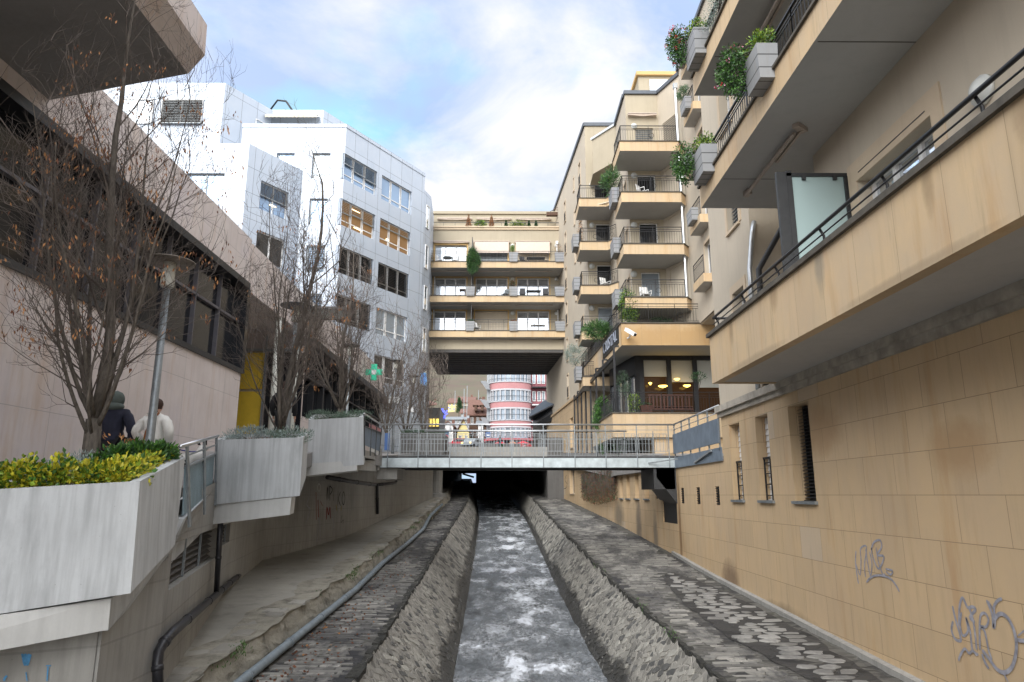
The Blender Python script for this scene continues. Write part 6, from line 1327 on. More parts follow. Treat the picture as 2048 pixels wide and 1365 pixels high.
shrub('terrace_bush', 'leafy green climber on the corner of the lower terrace', 'plant', (5.25, 38.2, 4.2), (.55, 1.3, 1.0), 4600, .11, .05, ['leaf_green', 'leaf_deep', 'leaf_green'], base=(5.3, 38.2, 3.84))
shrub('potted_tree', 'small airy tree in a pot before the restaurant side windows', 'plant', (6.0, 35.6, 5.6), (.4, .4, .75), 1500, .08, .02, ['leaf_sage', 'leaf_deep'], base=(6.0, 35.6, 3.9))
shrub('terrace_bush', 'flowering pot plant beside the restaurant entrance railing', 'plant', (6.4, 34.8, 4.5), (.4, .3, .5), 900, .07, .03, ['leaf_deep', 'leaf_lime'], base=(6.4, 34.8, 3.9))
shrub('potted_plant', 'pale sprig hanging beside the near wing over the restaurant rail', 'plant', (9.3, 33.3, 5.6), (.4, .2, .25), 160, .12, .04, ['leaf_deep'], base=(9.3, 33.5, 5.0))
for k, (x, y, lab) in enumerate(((5.6, 34.5, 'grey pot with a pale grassy plant beyond the footbridge rail'), (5.3, 37.5, 'bushy potted plant against the wall beyond the footbridge'))):
    shrub('potted_plant', lab, 'plant', (x, y, 2.6), (.4, .5, .6), 1100, .12, .03, ['leaf_sage', 'leaf_green'], base=(x, y, 2.0))
# hanging vine on the river wall
t = thing('hanging_vine', 'brown and green vine hanging down the sandstone river wall', 'vine', (5.5, 34, 1.4)); mb = MB()
ua, ub = f2w.uv(1237, 990)[0], f2w.uv(1173, 990)[0]
for _ in range(900):
    u = rnd.uniform(ua, ub); L_ = rnd.uniform(.9, 1.75) * (1 - .35 * abs((u - ua) / (ub - ua) - .5)); d = rnd.uniform(-.35, -.03); p = f2w.p(u, 1.35, d); q = [p + V(rnd.uniform(-.06, .06), rnd.uniform(-.1, .1), -L_ * k / 4) for k in range(5)]; mb.tube(q, [.012, .011, .009, .007, .004], 3, cap=False)
obj('stems', mb, 'twig', t); mb = MB()
for _ in range(5200):
    u = rnd.uniform(ua - .1, ub + .1); v = 1.4 - rnd.random() ** .8 * 1.9 * (1 - .3 * abs((u - ua) / (ub - ua) - .5)); p = f2w.p(u, v, rnd.uniform(-.42, -.03)); leaf(mb, p, V(rnd.uniform(-.5, .5), rnd.uniform(-.5, .5), -1), .09, .035, 0 if rnd.random() < .6 else 1)
obj('foliage', mb, ['leaf_rust', 'leaf_ivy'], t)
# housing bridge plants, boxes, furniture
cat_p = 'plants on the housing bridge balconies'
def hbx(px): return fH.p(pu(fH, px, 590), 0).x * 54.35 / 56.6
names = {12.8: 'lowest', 15.7: 'middle', 18.6: 'top'}
for z in (12.8, 15.7):
    for px, w in ((856, .55), (941, .75), (1027, .75), (1119, .8)):
        planter_box((hbx(px), 54.25, z - .02), (w, .5, .78), 'grey plank box at %s of the %s housing bridge balcony' % ({856: 'the far left', 941: 'left of the middle bay', 1027: 'right of the middle bay', 1119: 'the far right'}[px], names[z]), grp='plank boxes on the housing bridge')
for px, w in ((1027, .75), (1120, .8)): planter_box((hbx(px), 54.25, 18.58), (w, .5, .78), 'grey plank box at %s of the top housing bridge balcony' % {1027: 'the right of the middle bay', 1120: 'the far right'}[px], grp='plank boxes on the housing bridge')
shrub('hanging_ivy', 'thick dark green ivy hanging over the top balcony fascia', 'plant', (hbx(946), 54.0, 18.6), (.55, .35, 1.1), 5200, .12, .05, ['leaf_ivy', 'leaf_deep', 'leaf_green'], cat_p, .1, .6, base=(hbx(946), 54.2, 18.7))
shrub('hanging_plant', 'thin reddish plant hanging at the left end of the top balcony', 'plant', (hbx(858), 54.1, 18.7), (.4, .3, .8), 1100, .12, .02, ['leaf_sage', 'leaf_dry'], cat_p, .1, .6, base=(hbx(858), 54.2, 19.3))
shrub('potted_plant', 'small conical conifer in a plank box on the top balcony', 'plant', (hbx(1025), 54.3, 19.75), (.2, .2, .35), 600, .08, .03, ['leaf_lime', 'leaf_green'], cat_p)
shrub('potted_plant', 'dry wispy shrub in the far right box of the top balcony', 'plant', (hbx(1117), 54.3, 19.75), (.5, .3, .4), 300, .16, .012, ['leaf_dry', 'twig'], cat_p)
shrub('potted_plant', 'brown bushy plant on the middle balcony box', 'plant', (hbx(1025), 54.3, 16.75), (.22, .2, .3), 500, .09, .04, ['leaf_rust', 'leaf_deep'], cat_p)
shrub('potted_plant', 'low dark leaves in the box left of the middle bay, lowest balcony', 'plant', (hbx(941), 54.3, 13.62), (.35, .2, .12), 200, .1, .04, ['leaf_deep'], cat_p)
shrub('potted_plant', 'low reddish leaves in the box right of the middle bay, lowest balcony', 'plant', (hbx(1027), 54.3, 13.6), (.3, .2, .1), 180, .1, .04, ['leaf_rust'], cat_p)
def cone_plant(px, h, r, lab, mats):
    x = fH.p(pu(fH, px, 450), 0).x; c = V(x, 56.55, 22.55); t = thing('cone_shrub', lab, 'plant', tuple(c), 'shrubs on the roof terrace'); mb = MB()
    for i in range(9): k = i / 9; clump(mb, c + V(0, 0, h * (k + .05)), (r * (1 - k), r * (1 - k), h * .08), int(170 * (1 - k)) + 20, .09, .03, len(mats), .6, 0, .5)
    obj('foliage', mb, mats, t)
cone_plant(937, 1.1, .28, 'rusty red cone shrub, left one on the roof terrace', ['leaf_rust', 'leaf_dry']); cone_plant(983, 1.05, .28, 'rusty red cone shrub, right one on the roof terrace', ['leaf_rust', 'leaf_dry'])
cone_plant(1012, .6, .15, 'tiny green cone shrub left of the right roof bush', ['leaf_deep']); cone_plant(1058, .6, .15, 'green cone shrub just right of the right roof bush', ['leaf_deep']); cone_plant(1072, .6, .15, 'green cone shrub farthest right on the roof terrace', ['leaf_deep'])
for px, w, lab in ((959, .75, 'wide green bush between the two red cones on the roof terrace'), (1035, .8, 'wide green bush right on the roof terrace')):
    x = fH.p(pu(fH, px, 450), 0).x; shrub('roof_bush', lab, 'plant', (x, 56.7, 22.8), (w, .35, .45), 1500, .11, .045, ['leaf_lime', 'leaf_deep'], 'shrubs on the roof terrace', base=(x, 56.7, 22.5))
mb = MB()
def roof_rail():
    t = thing('roof_railing', 'dark railing along the roof terrace of the housing bridge', 'railing', (-1, 56.55, 22.6)); m = MB(); m.bar((-6.5, 56.5, 22.95), (4.6, 56.5, 22.95), .04); 
    for i in range(12): m.bar((-6.5 + i, 56.5, 22.55), (-6.5 + i, 56.5, 22.95), .03)
    obj('rail', m, 'dark_metal', t)
roof_rail()
def chair(lab, loc, mat, rot=0.0, grp='balcony chairs', back=.5):
    t = thing('balcony_chair', lab, 'chair', tuple(loc), grp); t.rotation_euler = (0, 0, rot)
    def part(n, f):
        m = MB(); f(m); o = obj(n, m, mat); o.parent = t
    part('seat', lambda m: m.box(-.23, .23, -.22, .22, .42, .45)); part('backrest', lambda m: m.hexa([(-.23, .2, .45), (.23, .2, .45), (.23, .23, .45), (-.23, .23, .45), (-.22, .3, .45 + back), (.22, .3, .45 + back), (.22, .33, .45 + back), (-.22, .33, .45 + back)]))
    for sx in (-.2, .2):
        for sy in (-.19, .19): part('leg', lambda m, a=sx, b=sy: m.bar((a, b, 0), (a * .95, b * .95, .42), .03))
    for sx in (-.24, .24): part('armrest', lambda m, a=sx: (m.bar((a, -.2, .64), (a, .24, .64), .03), m.bar((a, -.2, .42), (a, -.2, .64), .025)))
    return t
def table(lab, loc, mat, w=1.2, round_=False):
    t = thing('balcony_table', lab, 'table', tuple(loc), 'balcony tables')
    def part(n, f):
        m = MB(); f(m); o = obj(n, m, mat); o.parent = t
    if round_:
        part('top', lambda m: m.lathe((0, 0, .7), [(w / 2, 0), (w / 2, .03)], 16))
    else: part('top', lambda m: m.box(-w / 2, w / 2, -.35, .35, .70, .73))
    for sx in (-1, 1):
        for sy in (-1, 1): part('leg', lambda m, a=sx, b=sy: m.bar((a * w * .4, b * .3, 0), (a * w * .4, b * .3, .7), .035))
    return t
def hbw(px, y=55.4): return fH.p(pu(fH, px, 560), 0).x * y / 56.6
table('dark table on the middle balcony, right bay', (hbw(1067), 55.3, 15.7), 'furniture_dark'); chair('dark high backed chair left of the dark table', (hbw(1045), 55.3, 15.7), 'furniture_dark', 0, back=.62); chair('dark high backed chair right of the dark table', (hbw(1091), 55.3, 15.7), 'furniture_dark', 0, back=.62)
table('white table on the lowest balcony, right bay', (hbw(1075), 55.3, 12.8), 'white_paint'); table('round pale table on the top balcony, left bay', (hbw(895), 55.3, 18.6), 'galvanised', .9, True)
chair('white chair left of the round table, top balcony', (hbw(880), 55.3, 18.6), 'white_paint', 1.2); chair('white chair right of the round table, top balcony', (hbw(910), 55.3, 18.6), 'white_paint', -1.2)
table('small dark stool table on the middle balcony, left bay', (hbw(926), 55.0, 15.7), 'wood_red', .5); chair('black slatted chair on the top balcony, right bay', (hbw(1047), 55.3, 18.6), 'furniture_dark', .4); table('long dark table on the top balcony, right bay', (hbw(1072), 55.4, 18.6), 'furniture_dark', 1.5)
chair('white metal chair on the middle balcony, centre bay', (hbw(1010), 55.2, 15.7), 'galvanised', -.6); chair('curly white chair on the lowest balcony, centre bay', (hbw(955), 55.0, 12.8), 'white_paint', .6)
chair('white plastic chair on the second balcony of the far tower', (6.3, 42.8, 12.76), 'white_paint', .5); chair('white chair on the lowest balcony of the nearer tower', (7.3, 35.3, 9.87), 'white_paint', .2); chair('white chair on the third balcony of the nearer tower', (7.4, 35.3, 15.66), 'white_paint', .9)
# terrace bench and table outside the restaurant
t = thing('terrace_bench', 'red brown slatted bench outside the restaurant windows', 'bench', (8.1, 34.6, 3.9)); mb = MB()
for i in range(12): mb.box(7.1 + i * .18, 7.1 + i * .18 + .07, 34.62, 34.66, 4.2, 4.85)
mb.box(7.05, 9.3, 34.6, 34.68, 4.85, 4.92); mb.box(7.05, 9.3, 34.6, 34.68, 4.15, 4.22); obj('backrest', mb, 'wood_red', t); mb = MB(); mb.box(7.05, 9.3, 34.7, 35.1, 4.3, 4.34); obj('seat', mb, 'wood_red', t)
for x in (7.1, 8.2, 9.25): m = MB(); m.bar((x, 34.9, 3.9), (x, 34.9, 4.3), .07); obj('leg', m, 'wood_red', t)
t = thing('terracotta_trough', 'low brown flower trough beside the bench', 'trough', (6.85, 34.1, 3.9)); mb = MB(); mb.hexa([(6.6, 34, 3.92), (7.1, 34, 3.92), (7.1, 34.3, 3.92), (6.6, 34.3, 3.92), (6.55, 33.95, 4.3), (7.15, 33.95, 4.3), (7.15, 34.35, 4.3), (6.55, 34.35, 4.3)]); obj('trough', mb, 'wood_red', t); mb = MB(); clump(mb, (6.85, 34.15, 4.35), (.28, .15, .1), 120, .07, .03, 1); obj('plants', mb, 'leaf_deep', t)
# ================================================================== LAMPS AND SIGNS
plain('cap_brown', (.20, .17, .14), .6)
def lamp(lab, px, Y, z0, ztop, capr=.36, s=1.0, capmat='roof_sheet'):
    q = atY(px, 860, Y); x = q.x; t = thing('street_lamp', lab, 'lamp', (x, Y, z0), 'street lamps along the promenade')
    mb = MB(); mb.tube([(x, Y, z0), (x, Y, z0 + .9), (x, Y, ztop - .4 * s)], [.075 * s, .055 * s, .045 * s], 12); obj('pole', mb, 'galvanised', t, True)
    mb = MB(); mb.lathe((x, Y, ztop - .38 * s), [(.075 * s, 0), (.095 * s, .02), (.085 * s, .36 * s)], 16); obj('lantern', mb, 'lamp_cream', t, True)
    mb = MB(); mb.lathe((x, Y, ztop - .02), [(capr * s, 0), (capr * s, .02), (.1 * s, .06 * s), (.04, .07 * s)], 20); obj('cap', mb, capmat, t, True)
    return t, x
lamp('nearest street lamp, its grey pole in front of the white jacketed woman', 302, 9.4, -.2, 3.22, .34, 1.0, 'cap_brown')
lamp('street lamp behind the middle planter, amid the twigs of the slender tree', 576, 15.5, .4, 4.25)
lamp('street lamp behind the rusty tree on the far planter', 692, 25, 1.3, 5.35, .34)
t, x = lamp('street lamp carrying a white rectangular sign with a black arrow', 787, 33.5, sz(33.5), 6.4, .36)
t = thing('arrow_sign', 'white rectangular sign with a small black arrow on a lamp post', 'sign', (x, 33.4, 4.6)); y = 33.38; mb = MB(); mb.box(x - .26, x + .26, y - .02, y, 4.3, 4.62); obj('board', mb, 'sign_white', t)
mb = MB(); mb.bar((x - .08, y - .03, 4.38), (x + .1, y - .03, 4.54), .02, .01); mb.bar((x + .1, y - .03, 4.54), (x + .03, y - .03, 4.53), .02, .01); mb.bar((x + .1, y - .03, 4.54), (x + .09, y - .03, 4.47), .02, .01); mb.box(x - .2, x - .14, y - .03, y - .022, 4.34, 4.4); obj('arrow', mb, 'black_metal', t)
t, x = lamp('thin street lamp wound with white spiral tape', 824, 41, sz(41), 6.9, .36)
t = thing('arrow_sign', 'small white sign half hidden by twigs on the wound lamp post', 'sign', (x, 40.9, 4.9)); mb = MB(); mb.box(x - .3, x + .1, 40.86, 40.88, 4.75, 5.1); obj('board', mb, 'sign_white', t)
t, x = lamp('farthest street lamp with blue hanging light ornament', 848, 48, sz(48), 8.6, .36)
mb = MB(); q = atY(848, 757, 47.8)
for i in range(26): mb.box(q.x - .25 + rnd.random() * .4, q.x - .2 + rnd.random() * .4, 47.8, 47.85, q.z - .5 + rnd.random() * .9, q.z - .44 + rnd.random() * .9)
one('light_ornament', mb, 'fairy_white', 'pale blue hanging light ornament on the farthest lamp', 'ornament')
# pharmacy cross on the mall wall
t = thing('pharmacy_cross', 'green pharmacy cross sign projecting from the shopping mall wall', 'sign', tuple(atX(748, 745, -7.9))); c = atX(748, 745, -7.95); mb = MB()
for dx, dz in ((0, .32), (0, -.32), (.32, 0), (-.32, 0)): mb.box(c.x + dx - .17, c.x + dx + .17, c.y - .06, c.y + .06, c.z + dz - .17, c.z + dz + .17)
obj('cross_arms', mb, 'green_glow', t); mb = MB(); mb.box(c.x - .14, c.x + .14, c.y - .05, c.y + .05, c.z - .14, c.z + .14); obj('centre', mb, 'sign_white', t); mb = MB(); mb.bar(c + V(-.5, .1, 0), c + V(.2, .1, 0), .05); obj('bracket', mb, 'dark_metal', t)
mb = MB(); mb.box(-5.05, -4.85, 29.0, 29.06, 1.8, 2.5); one('blue_poster_stand', mb, 'sign_blue', 'blue poster stand seen through the left end of the footbridge rail', 'sign')
# ================================================================== PEOPLE AND DOG
from mathutils import Matrix
def skin(chains, sub=2):
    """chains: list of lists of (x,y,z,r); equal points are welded; root is the first point"""
    vs = []; rs = []; es = []; idx = {}
    for ch in chains:
        prev = None
        for p in ch:
            k = tuple(round(c, 4) for c in p[:3])
            if k not in idx: idx[k] = len(vs); vs.append(p[:3]); rs.append(p[3])
            i = idx[k]
            if prev is not None and prev != i: es.append((prev, i))
            prev = i
    me = bpy.data.meshes.new('sk'); me.from_pydata(vs, es, []); o = bpy.data.objects.new('sk', me); COL.objects.link(o)
    m = o.modifiers.new('s', 'SKIN'); m.use_smooth_shade = True; m.branch_smoothing = .4
    for i, s in enumerate(me.skin_vertices[0].data): r = rs[i]; s.radius = (r if not isinstance(r, tuple) else r[0], r if not isinstance(r, tuple) else r[1]); s.use_root = (i == 0)
    d = o.modifiers.new('d', 'SUBSURF'); d.levels = sub; d.render_levels = sub
    dg = bpy.context.evaluated_depsgraph_get(); e = bpy.data.meshes.new_from_object(o.evaluated_get(dg)); mb = MB()
    mb.v = [tuple(q.co) for q in e.vertices]; mb.f = [tuple(p.vertices) for p in e.polygons]; mb.m = [0] * len(mb.f)
    bpy.data.objects.remove(o); return mb
def ball(mb, c, r3, n=14, m=0, z0=-1.0, z1=1.0):
    prof = []; k = 9
    i0 = len(mb.v)
    for i in range(k + 1):
        z = z0 + (z1 - z0) * i / k; z = max(-.999, min(.999, z)); r = math.sqrt(1 - z * z)
        for j in range(n): t = 2 * math.pi * j / n; mb.v.append((c[0] + r3[0] * r * math.cos(t), c[1] + r3[1] * r * math.sin(t), c[2] + r3[2] * z))
    for i in range(k):
        for j in range(n): mb.f.append((i0 + i * n + j, i0 + i * n + (j + 1) % n, i0 + (i + 1) * n + (j + 1) % n, i0 + (i + 1) * n + j)); mb.m.append(m)
    mb.f.append(tuple(i0 + j for j in reversed(range(n)))); mb.m.append(m); mb.f.append(tuple(i0 + k * n + j for j in range(n))); mb.m.append(m)
def person(lab, loc, heading, H=1.72, jacket='navy_cloth', trousers='black_cloth', hair='hair_brown', hood=False, arms=None, puff=1.0, collar=None, hairr=1.0):
    """local frame: figure faces +y; arms: per side (elbow, wrist) positions in body units"""
    t = thing('person', lab, 'person', tuple(loc)); t.rotation_euler = (0, 0, heading); s = H / 1.72
    S = lambda ch: [(p[0] * s, p[1] * s, p[2] * s, p[3] * s) for p in ch]
    A = arms or {1: ((.27, -.03, 1.12), (.27, .06, .88)), -1: ((-.27, -.03, 1.12), (-.25, .08, .88))}
    pel = (0, 0, .93, .13); chest = (0, .0, 1.30, .15); neck = (0, .01, 1.47, .055); ch = [[pel, (0, 0, 1.1, .125), chest, neck, (0, .02, 1.53, .06), (0, .025, 1.60, .095), (0, .02, 1.68, .085)]]
    leg = {1: [(.10, 0, .88, .09), (.11, .10, .50, .06), (.11, .0, .09, .04), (.11, .15, .04, .035)], -1: [(-.10, 0, .88, .09), (-.11, .02, .49, .06), (-.11, -.17, .12, .04), (-.11, -.06, .03, .035)]}
    for k in (1, -1):
        el, wr = A[k]; ch.append([pel] + leg[k]); sh = (.17 * k, 0, 1.40, .065); hand = Vector(wr) + (Vector(wr) - Vector(el)).normalized() * .09
        ch.append([chest, sh, (*el, .042), (*wr, .028), (*hand, .032)])
    body = skin([S(c) for c in ch]); head = MB(); ball(head, (0, .035 * s, 1.61 * s), (.075 * s, .093 * s, .115 * s)); n0 = len(body.v); body.v += head.v; body.f += [tuple(i + n0 for i in f) for f in head.f]; body.m += head.m
    def put(n, mb, mat): o = obj(n, mb, mat, None, True); o.parent = t; return o
    b = put('body', body, 'skin')
    hd = MB()
    for k in (1, -1):
        el, wr = Vector(A[k][0]), Vector(A[k][1]); d = (wr - el).normalized(); sd_ = d.cross(Vector((1, 0, 0)) * k).normalized(); hand = wr + d * .07
        for q in range(4): base = (hand + d * .035 + sd_ * (-.028 + q * .019)); f1_ = base + d * (.035 + .006 * (q in (1, 2))); f2_ = f1_ + d * .022 - Vector((k, 0, 0)) * .015; hd.tube([base * s, f1_ * s, f2_ * s], [.0095 * s, .0085 * s, .006 * s], 6)
        th = hand - d * .02 + sd_ * .034; hd.tube([th * s, (th + d * .03 + sd_ * .02) * s, (th + d * .055 + sd_ * .02) * s], [.011 * s, .009 * s, .007 * s], 6)
    put('fingers', hd, 'skin')
    f = MB()
    for k in (1, -1): ball(f, (.03 * k * s, .118 * s, 1.615 * s), (.012 * s, .01 * s, .008 * s), 8); ball(f, (.078 * k * s, .03 * s, 1.605 * s), (.012 * s, .02 * s, .03 * s), 8, 1)
    f.hexa([(-.012 * s, .12 * s, 1.57 * s), (.012 * s, .12 * s, 1.57 * s), (.008 * s, .125 * s, 1.57 * s), (-.008 * s, .125 * s, 1.57 * s), (-.008 * s, .115 * s, 1.62 * s), (.008 * s, .115 * s, 1.62 * s), (.004 * s, .145 * s, 1.58 * s), (-.004 * s, .145 * s, 1.58 * s)], 1); f.hexa([(-.025 * s, .112 * s, 1.548 * s), (.025 * s, .112 * s, 1.548 * s), (.02 * s, .122 * s, 1.548 * s), (-.02 * s, .122 * s, 1.548 * s), (-.025 * s, .112 * s, 1.556 * s), (.025 * s, .112 * s, 1.556 * s), (.02 * s, .122 * s, 1.556 * s), (-.02 * s, .122 * s, 1.556 * s)], 2)
    put('face', f, ['black_cloth', 'skin', 'flower_red'])
    jc = [[(0, 0, .86, .16 * puff), (0, 0, 1.0, .165 * puff), (0, 0, 1.15, .16 * puff), (0, 0, 1.30, .175 * puff), (0, .0, 1.42, .12), (0, .01, 1.50, .075)]]
    for k in (1, -1):
        el, wr = A[k]; m1 = Vector((.2 * k, 0, 1.37)).lerp(Vector(el), .5); m2 = Vector(el).lerp(Vector(wr), .5); jc.append([(0, 0, 1.30, .175 * puff), (.19 * k, 0, 1.38, .095 * puff), (*m1, .085 * puff), (*el, .075 * puff), (*m2, .066 * puff), (*(Vector(wr) + (Vector(wr) - Vector(el)).normalized() * .01), .05)])
    J = skin([S(c) for c in jc])
    if puff > 1.02:
        J.v = [(x * (1 + .035 * math.sin(z / s * 62)) if abs(x) < .3 * s else x, y * (1 + .05 * math.sin(z / s * 62)), z) for x, y, z in J.v]
    put('jacket', J, jacket)
    tr_ = [[(0, 0, .93, .145)] + [(p[0], p[1], p[2], r) for p, r in zip(leg[k][:3], (.105, .08, .062))] for k in (1, -1)]; put('trousers', skin([S(c) for c in tr_]), trousers)
    sh = MB()
    for k in (1, -1): p = leg[k][2]; q = leg[k][3]; ball(sh, ((p[0]) * s, (p[1] + .06) * s, (min(p[2], .09) * .5 + .0) * s + (.02 if k < 0 else 0)), (.05 * s, .14 * s, .05 * s), 10)
    put('shoes', sh, 'black_cloth')
    h = MB()
    if hood: ball(h, (0, -.0 * s, 1.60 * s), (.125 * s, .125 * s, .15 * s), 16, 0, -.95, 1); ball(h, (0, -.07 * s, 1.48 * s), (.17 * s, .11 * s, .07 * s), 14); put('hood', h, 'hood_cloth')
    else: ball(h, (0, .012 * s, 1.635 * s), (.088 * s * hairr, .098 * s * hairr, .11 * s * hairr), 16, 0, -.7, 1); put('hair', h, hair)
    return t
z12 = sz(12)
q = atY(228, 840, 12); person('man in a dark navy jacket with a grey green hood, seen from behind', (q.x, 12, z12), .08, 1.80, 'navy_cloth', 'black_cloth', hood=True, arms={1: ((.31, -.05, 1.12), (.33, .05, .86)), -1: ((-.29, -.03, 1.12), (-.26, .08, .88))}, puff=1.08)
q = atY(316, 850, 12); wp = V(q.x, 11.9, z12)
pw = person('woman in a white quilted jacket and jeans with short brown hair, seen from behind', wp, -.05, 1.66, 'white_cloth', 'denim', 'hair_brown', arms={1: ((.30, -.06, 1.14), (.22, .12, .93)), -1: ((-.31, -.08, 1.14), (-.24, .10, .96))}, puff=1.12, hairr=1.06)
mb = MB(); mb.tube([(-.06, -.205, .9), (-.02, -.215, 1.1), (.05, -.2, 1.3), (.12, -.13, 1.42)], .016, 6); o = obj('bag_strap', mb, 'leather_tan'); o.parent = pw
t = thing('shoulder_bag', 'small tan shoulder bag at the white jacketed woman\'s left side', 'bag', (wp.x - .27, 11.75, z12 + .72)); mb = MB(); x, y, z = t.location; mb.hexa([(x - .1, y - .05, z), (x + .08, y - .05, z), (x + .08, y + .05, z), (x - .1, y + .05, z), (x - .07, y - .03, z + .26), (x + .06, y - .03, z + .26), (x + .06, y + .03, z + .26), (x - .07, y + .03, z + .26)]); obj('bag_body', mb, 'leather_tan', t); mb = MB(); mb.box(x - .11, x + .09, y - .06, y - .05, z + .14, z + .26); obj('flap', mb, 'leather_tan', t)
q = atY(566, 830, 18.0); person('person in black walking behind the slender tree of the middle planter', (q.x, 18.0, sz(18) + .1), .1, 1.8, 'black_cloth', 'black_cloth', 'hair_brown', puff=1.1)
# the white dog led on a blue leash
D = atY(377, 925, 12.9); gz = sz(12.9)
dg_ = thing('dog', 'white dog with black patches seen from behind on a blue leash', 'dog', (D.x, 12.9, gz)); bx, by = D.x, 12.9
ch = [[(bx, by - .22, gz + .56, .135), (bx, by, gz + .58, .13), (bx, by + .3, gz + .56, .15), (bx, by + .42, gz + .66, .09), (bx, by + .52, gz + .8, .075), (bx, by + .64, gz + .8, .05), (bx, by + .72, gz + .77, .035)]]
for k in (-1, 1):
    ch.append([(bx, by - .22, gz + .56, .135), (bx + .08 * k, by - .22, gz + .42, .075), (bx + .085 * k, by - .12, gz + .30, .045), (bx + .085 * k, by - .24, gz + .16, .026), (bx + .085 * k, by - .22, gz + .03, .03), (bx + .085 * k, by - .16, gz + .02, .024)])
    ch.append([(bx, by + .3, gz + .56, .15), (bx + .09 * k, by + .32, gz + .4, .055), (bx + .09 * k, by + .3, gz + .22, .03), (bx + .09 * k, by + .31, gz + .03, .03)])
ch.append([(bx, by - .22, gz + .56, .135), (bx, by - .36, gz + .62, .03), (bx + .02, by - .42, gz + .5, .022), (bx + .03, by - .4, gz + .36, .012)])
obj('body', skin(ch), 'dog_white', dg_, True); mb = MB()
for dx, dz, r in ((-.08, -.12, .05), (.05, -.14, .055), (-.02, -.2, .04), (.1, -.05, .025), (-.1, .0, .02)): ball(mb, (bx + dx, by - .3, gz + .56 + dz), (r, .07, r), 10)
obj('patches', mb, 'dog_black', dg_, True); mb = MB()
for k in (-1, 1): mb.hexa([(bx + .03 * k, by + .5, gz + .84), (bx + .08 * k, by + .5, gz + .84), (bx + .08 * k, by + .53, gz + .84), (bx + .03 * k, by + .53, gz + .84), (bx + .07 * k, by + .48, gz + .93), (bx + .09 * k, by + .48, gz + .93), (bx + .09 * k, by + .5, gz + .93), (bx + .07 * k, by + .5, gz + .93)])
obj('ears', mb, 'dog_black', dg_)
mb = MB(); h = V(wp.x + .24, 12.02, z12 + .86); e = V(bx, by + .42, gz + .72); mb.tube([h, h.lerp(e, .35) + V(0, 0, -.02), h.lerp(e, .7) + V(0, 0, -.03), e], .012, 5); one('leash', mb, 'leash_blue', 'blue leash between the white jacketed woman and the dog', 'leash')
mb = MB(); h2 = V(wp.x - .42, 11.85, z12 + .84); mb.tube([h2, h2 + V(.1, 0, -.1), h2 + V(.14, .05, -.2)], .02, 5); one('red_leash', mb, 'red_cloth', 'short red strap held between the man and the woman', 'strap')
# ================================================================== TOWN BEYOND THE HOUSING BRIDGE
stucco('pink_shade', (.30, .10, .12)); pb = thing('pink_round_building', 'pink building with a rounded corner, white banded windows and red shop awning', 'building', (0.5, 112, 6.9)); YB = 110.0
def zz(py, Y=YB): return atY(1021, py, Y).z
xc = atY(1021, 800, YB).x; xl = atY(978, 800, YB).x; xr = atY(1063, 800, YB).x; Rw = (xr - xl) / 2
def arc(r0, n=22, a0=180, a1=360, dep=.8): return [(xc + r0 * math.cos(rad(a0 + (a1 - a0) * i / n)), YB + Rw * dep + r0 * dep * math.sin(rad(a0 + (a1 - a0) * i / n))) for i in range(n + 1)]
def ring(par, r0, z0, z1, mat, name):
    p = arc(r0) + [(xc + r0, YB + 9), (xc - r0, YB + 9)]; mb = MB(); mb.prism(p, z0, z1); return obj(name, mb, mat, par)
ys_ = [(735, 762), (780.5, 800.5), (818, 838.5), (856, 873)]
ring(pb, Rw - .25, 6, zz(700), 'glass_curtain', 'window_ring')
for a, b in ((762, 777), (801, 814.5), (839, 852)):
    ring(pb, Rw, zz(b), zz(a + 2), 'pink_plaster', 'pink_band'); ring(pb, Rw + .15, zz(a + 2.2), zz(a + .6), 'band_white', 'white_sill'); ring(pb, Rw + .02, zz(b + 3.2), zz(b), 'band_white', 'white_lintel')
mb = MB()
for py0, py1 in ys_:
    for x, y in arc(Rw - .12, 12): mb.box(x - .09, x + .09, y - .1, y + .1, zz(py1), zz(py0))
obj('window_mullion', mb, 'band_white', pb)
mb = MB()
for a in (792, 829, 866, 757): 
    pts = [V(x, y, zz(a)) for x, y in arc(Rw + .22, 20)]; mb.tube(pts, .03, 4)
obj('railing', mb, 'dark_metal', pb)
ring(pb, Rw + .9, zz(881), zz(877), 'red_cloth', 'shop_awning'); ring(pb, Rw - .1, 6.5, zz(877), 'glass_dark', 'shop_front')
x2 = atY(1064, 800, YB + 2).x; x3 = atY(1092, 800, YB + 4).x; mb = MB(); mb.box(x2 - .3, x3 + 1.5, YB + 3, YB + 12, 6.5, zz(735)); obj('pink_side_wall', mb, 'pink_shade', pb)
fp = Fr((x2 - .3, YB + 3), (x3 + 1.5, YB + 3))
for r0, (a, b) in enumerate(((742, 768), (783, 803), (818, 838), (856, 872))):
    for px in (1068, 1078, 1087): u = pu(fp, px, 800); window(pb, fp, u - .28, u + .28, zz(b, YB + 3), zz(a, YB + 3), -.03, 1, 'glass_curtain', 'white_paint', .1)
for a in (770, 806, 841):
    mb = MB(); mb.box(x2, x3 + 1.2, YB + 1.7, YB + 3, zz(a + 2), zz(a)); s_ = obj('balcony', mb, 'black_metal' if a == 770 else 'white_plaster', pb); mb = MB()
    for i in range(14): mb.bar((x2 + .1 + i * .22, YB + 1.75, zz(a)), (x2 + .1 + i * .22, YB + 1.75, zz(a - 9)), .03)
    mb.bar((x2, YB + 1.75, zz(a - 9)), (x3 + 1.2, YB + 1.75, zz(a - 9)), .05); obj('railing', mb, 'dark_metal', s_)
xg = atY(968, 800, YB + 1).x; mb = MB(); mb.box(xg + .4, xl + .3, YB + 2.5, YB + 12, 6.5, zz(735)); obj('grey_side_wall', mb, 'grey_plaster', pb)
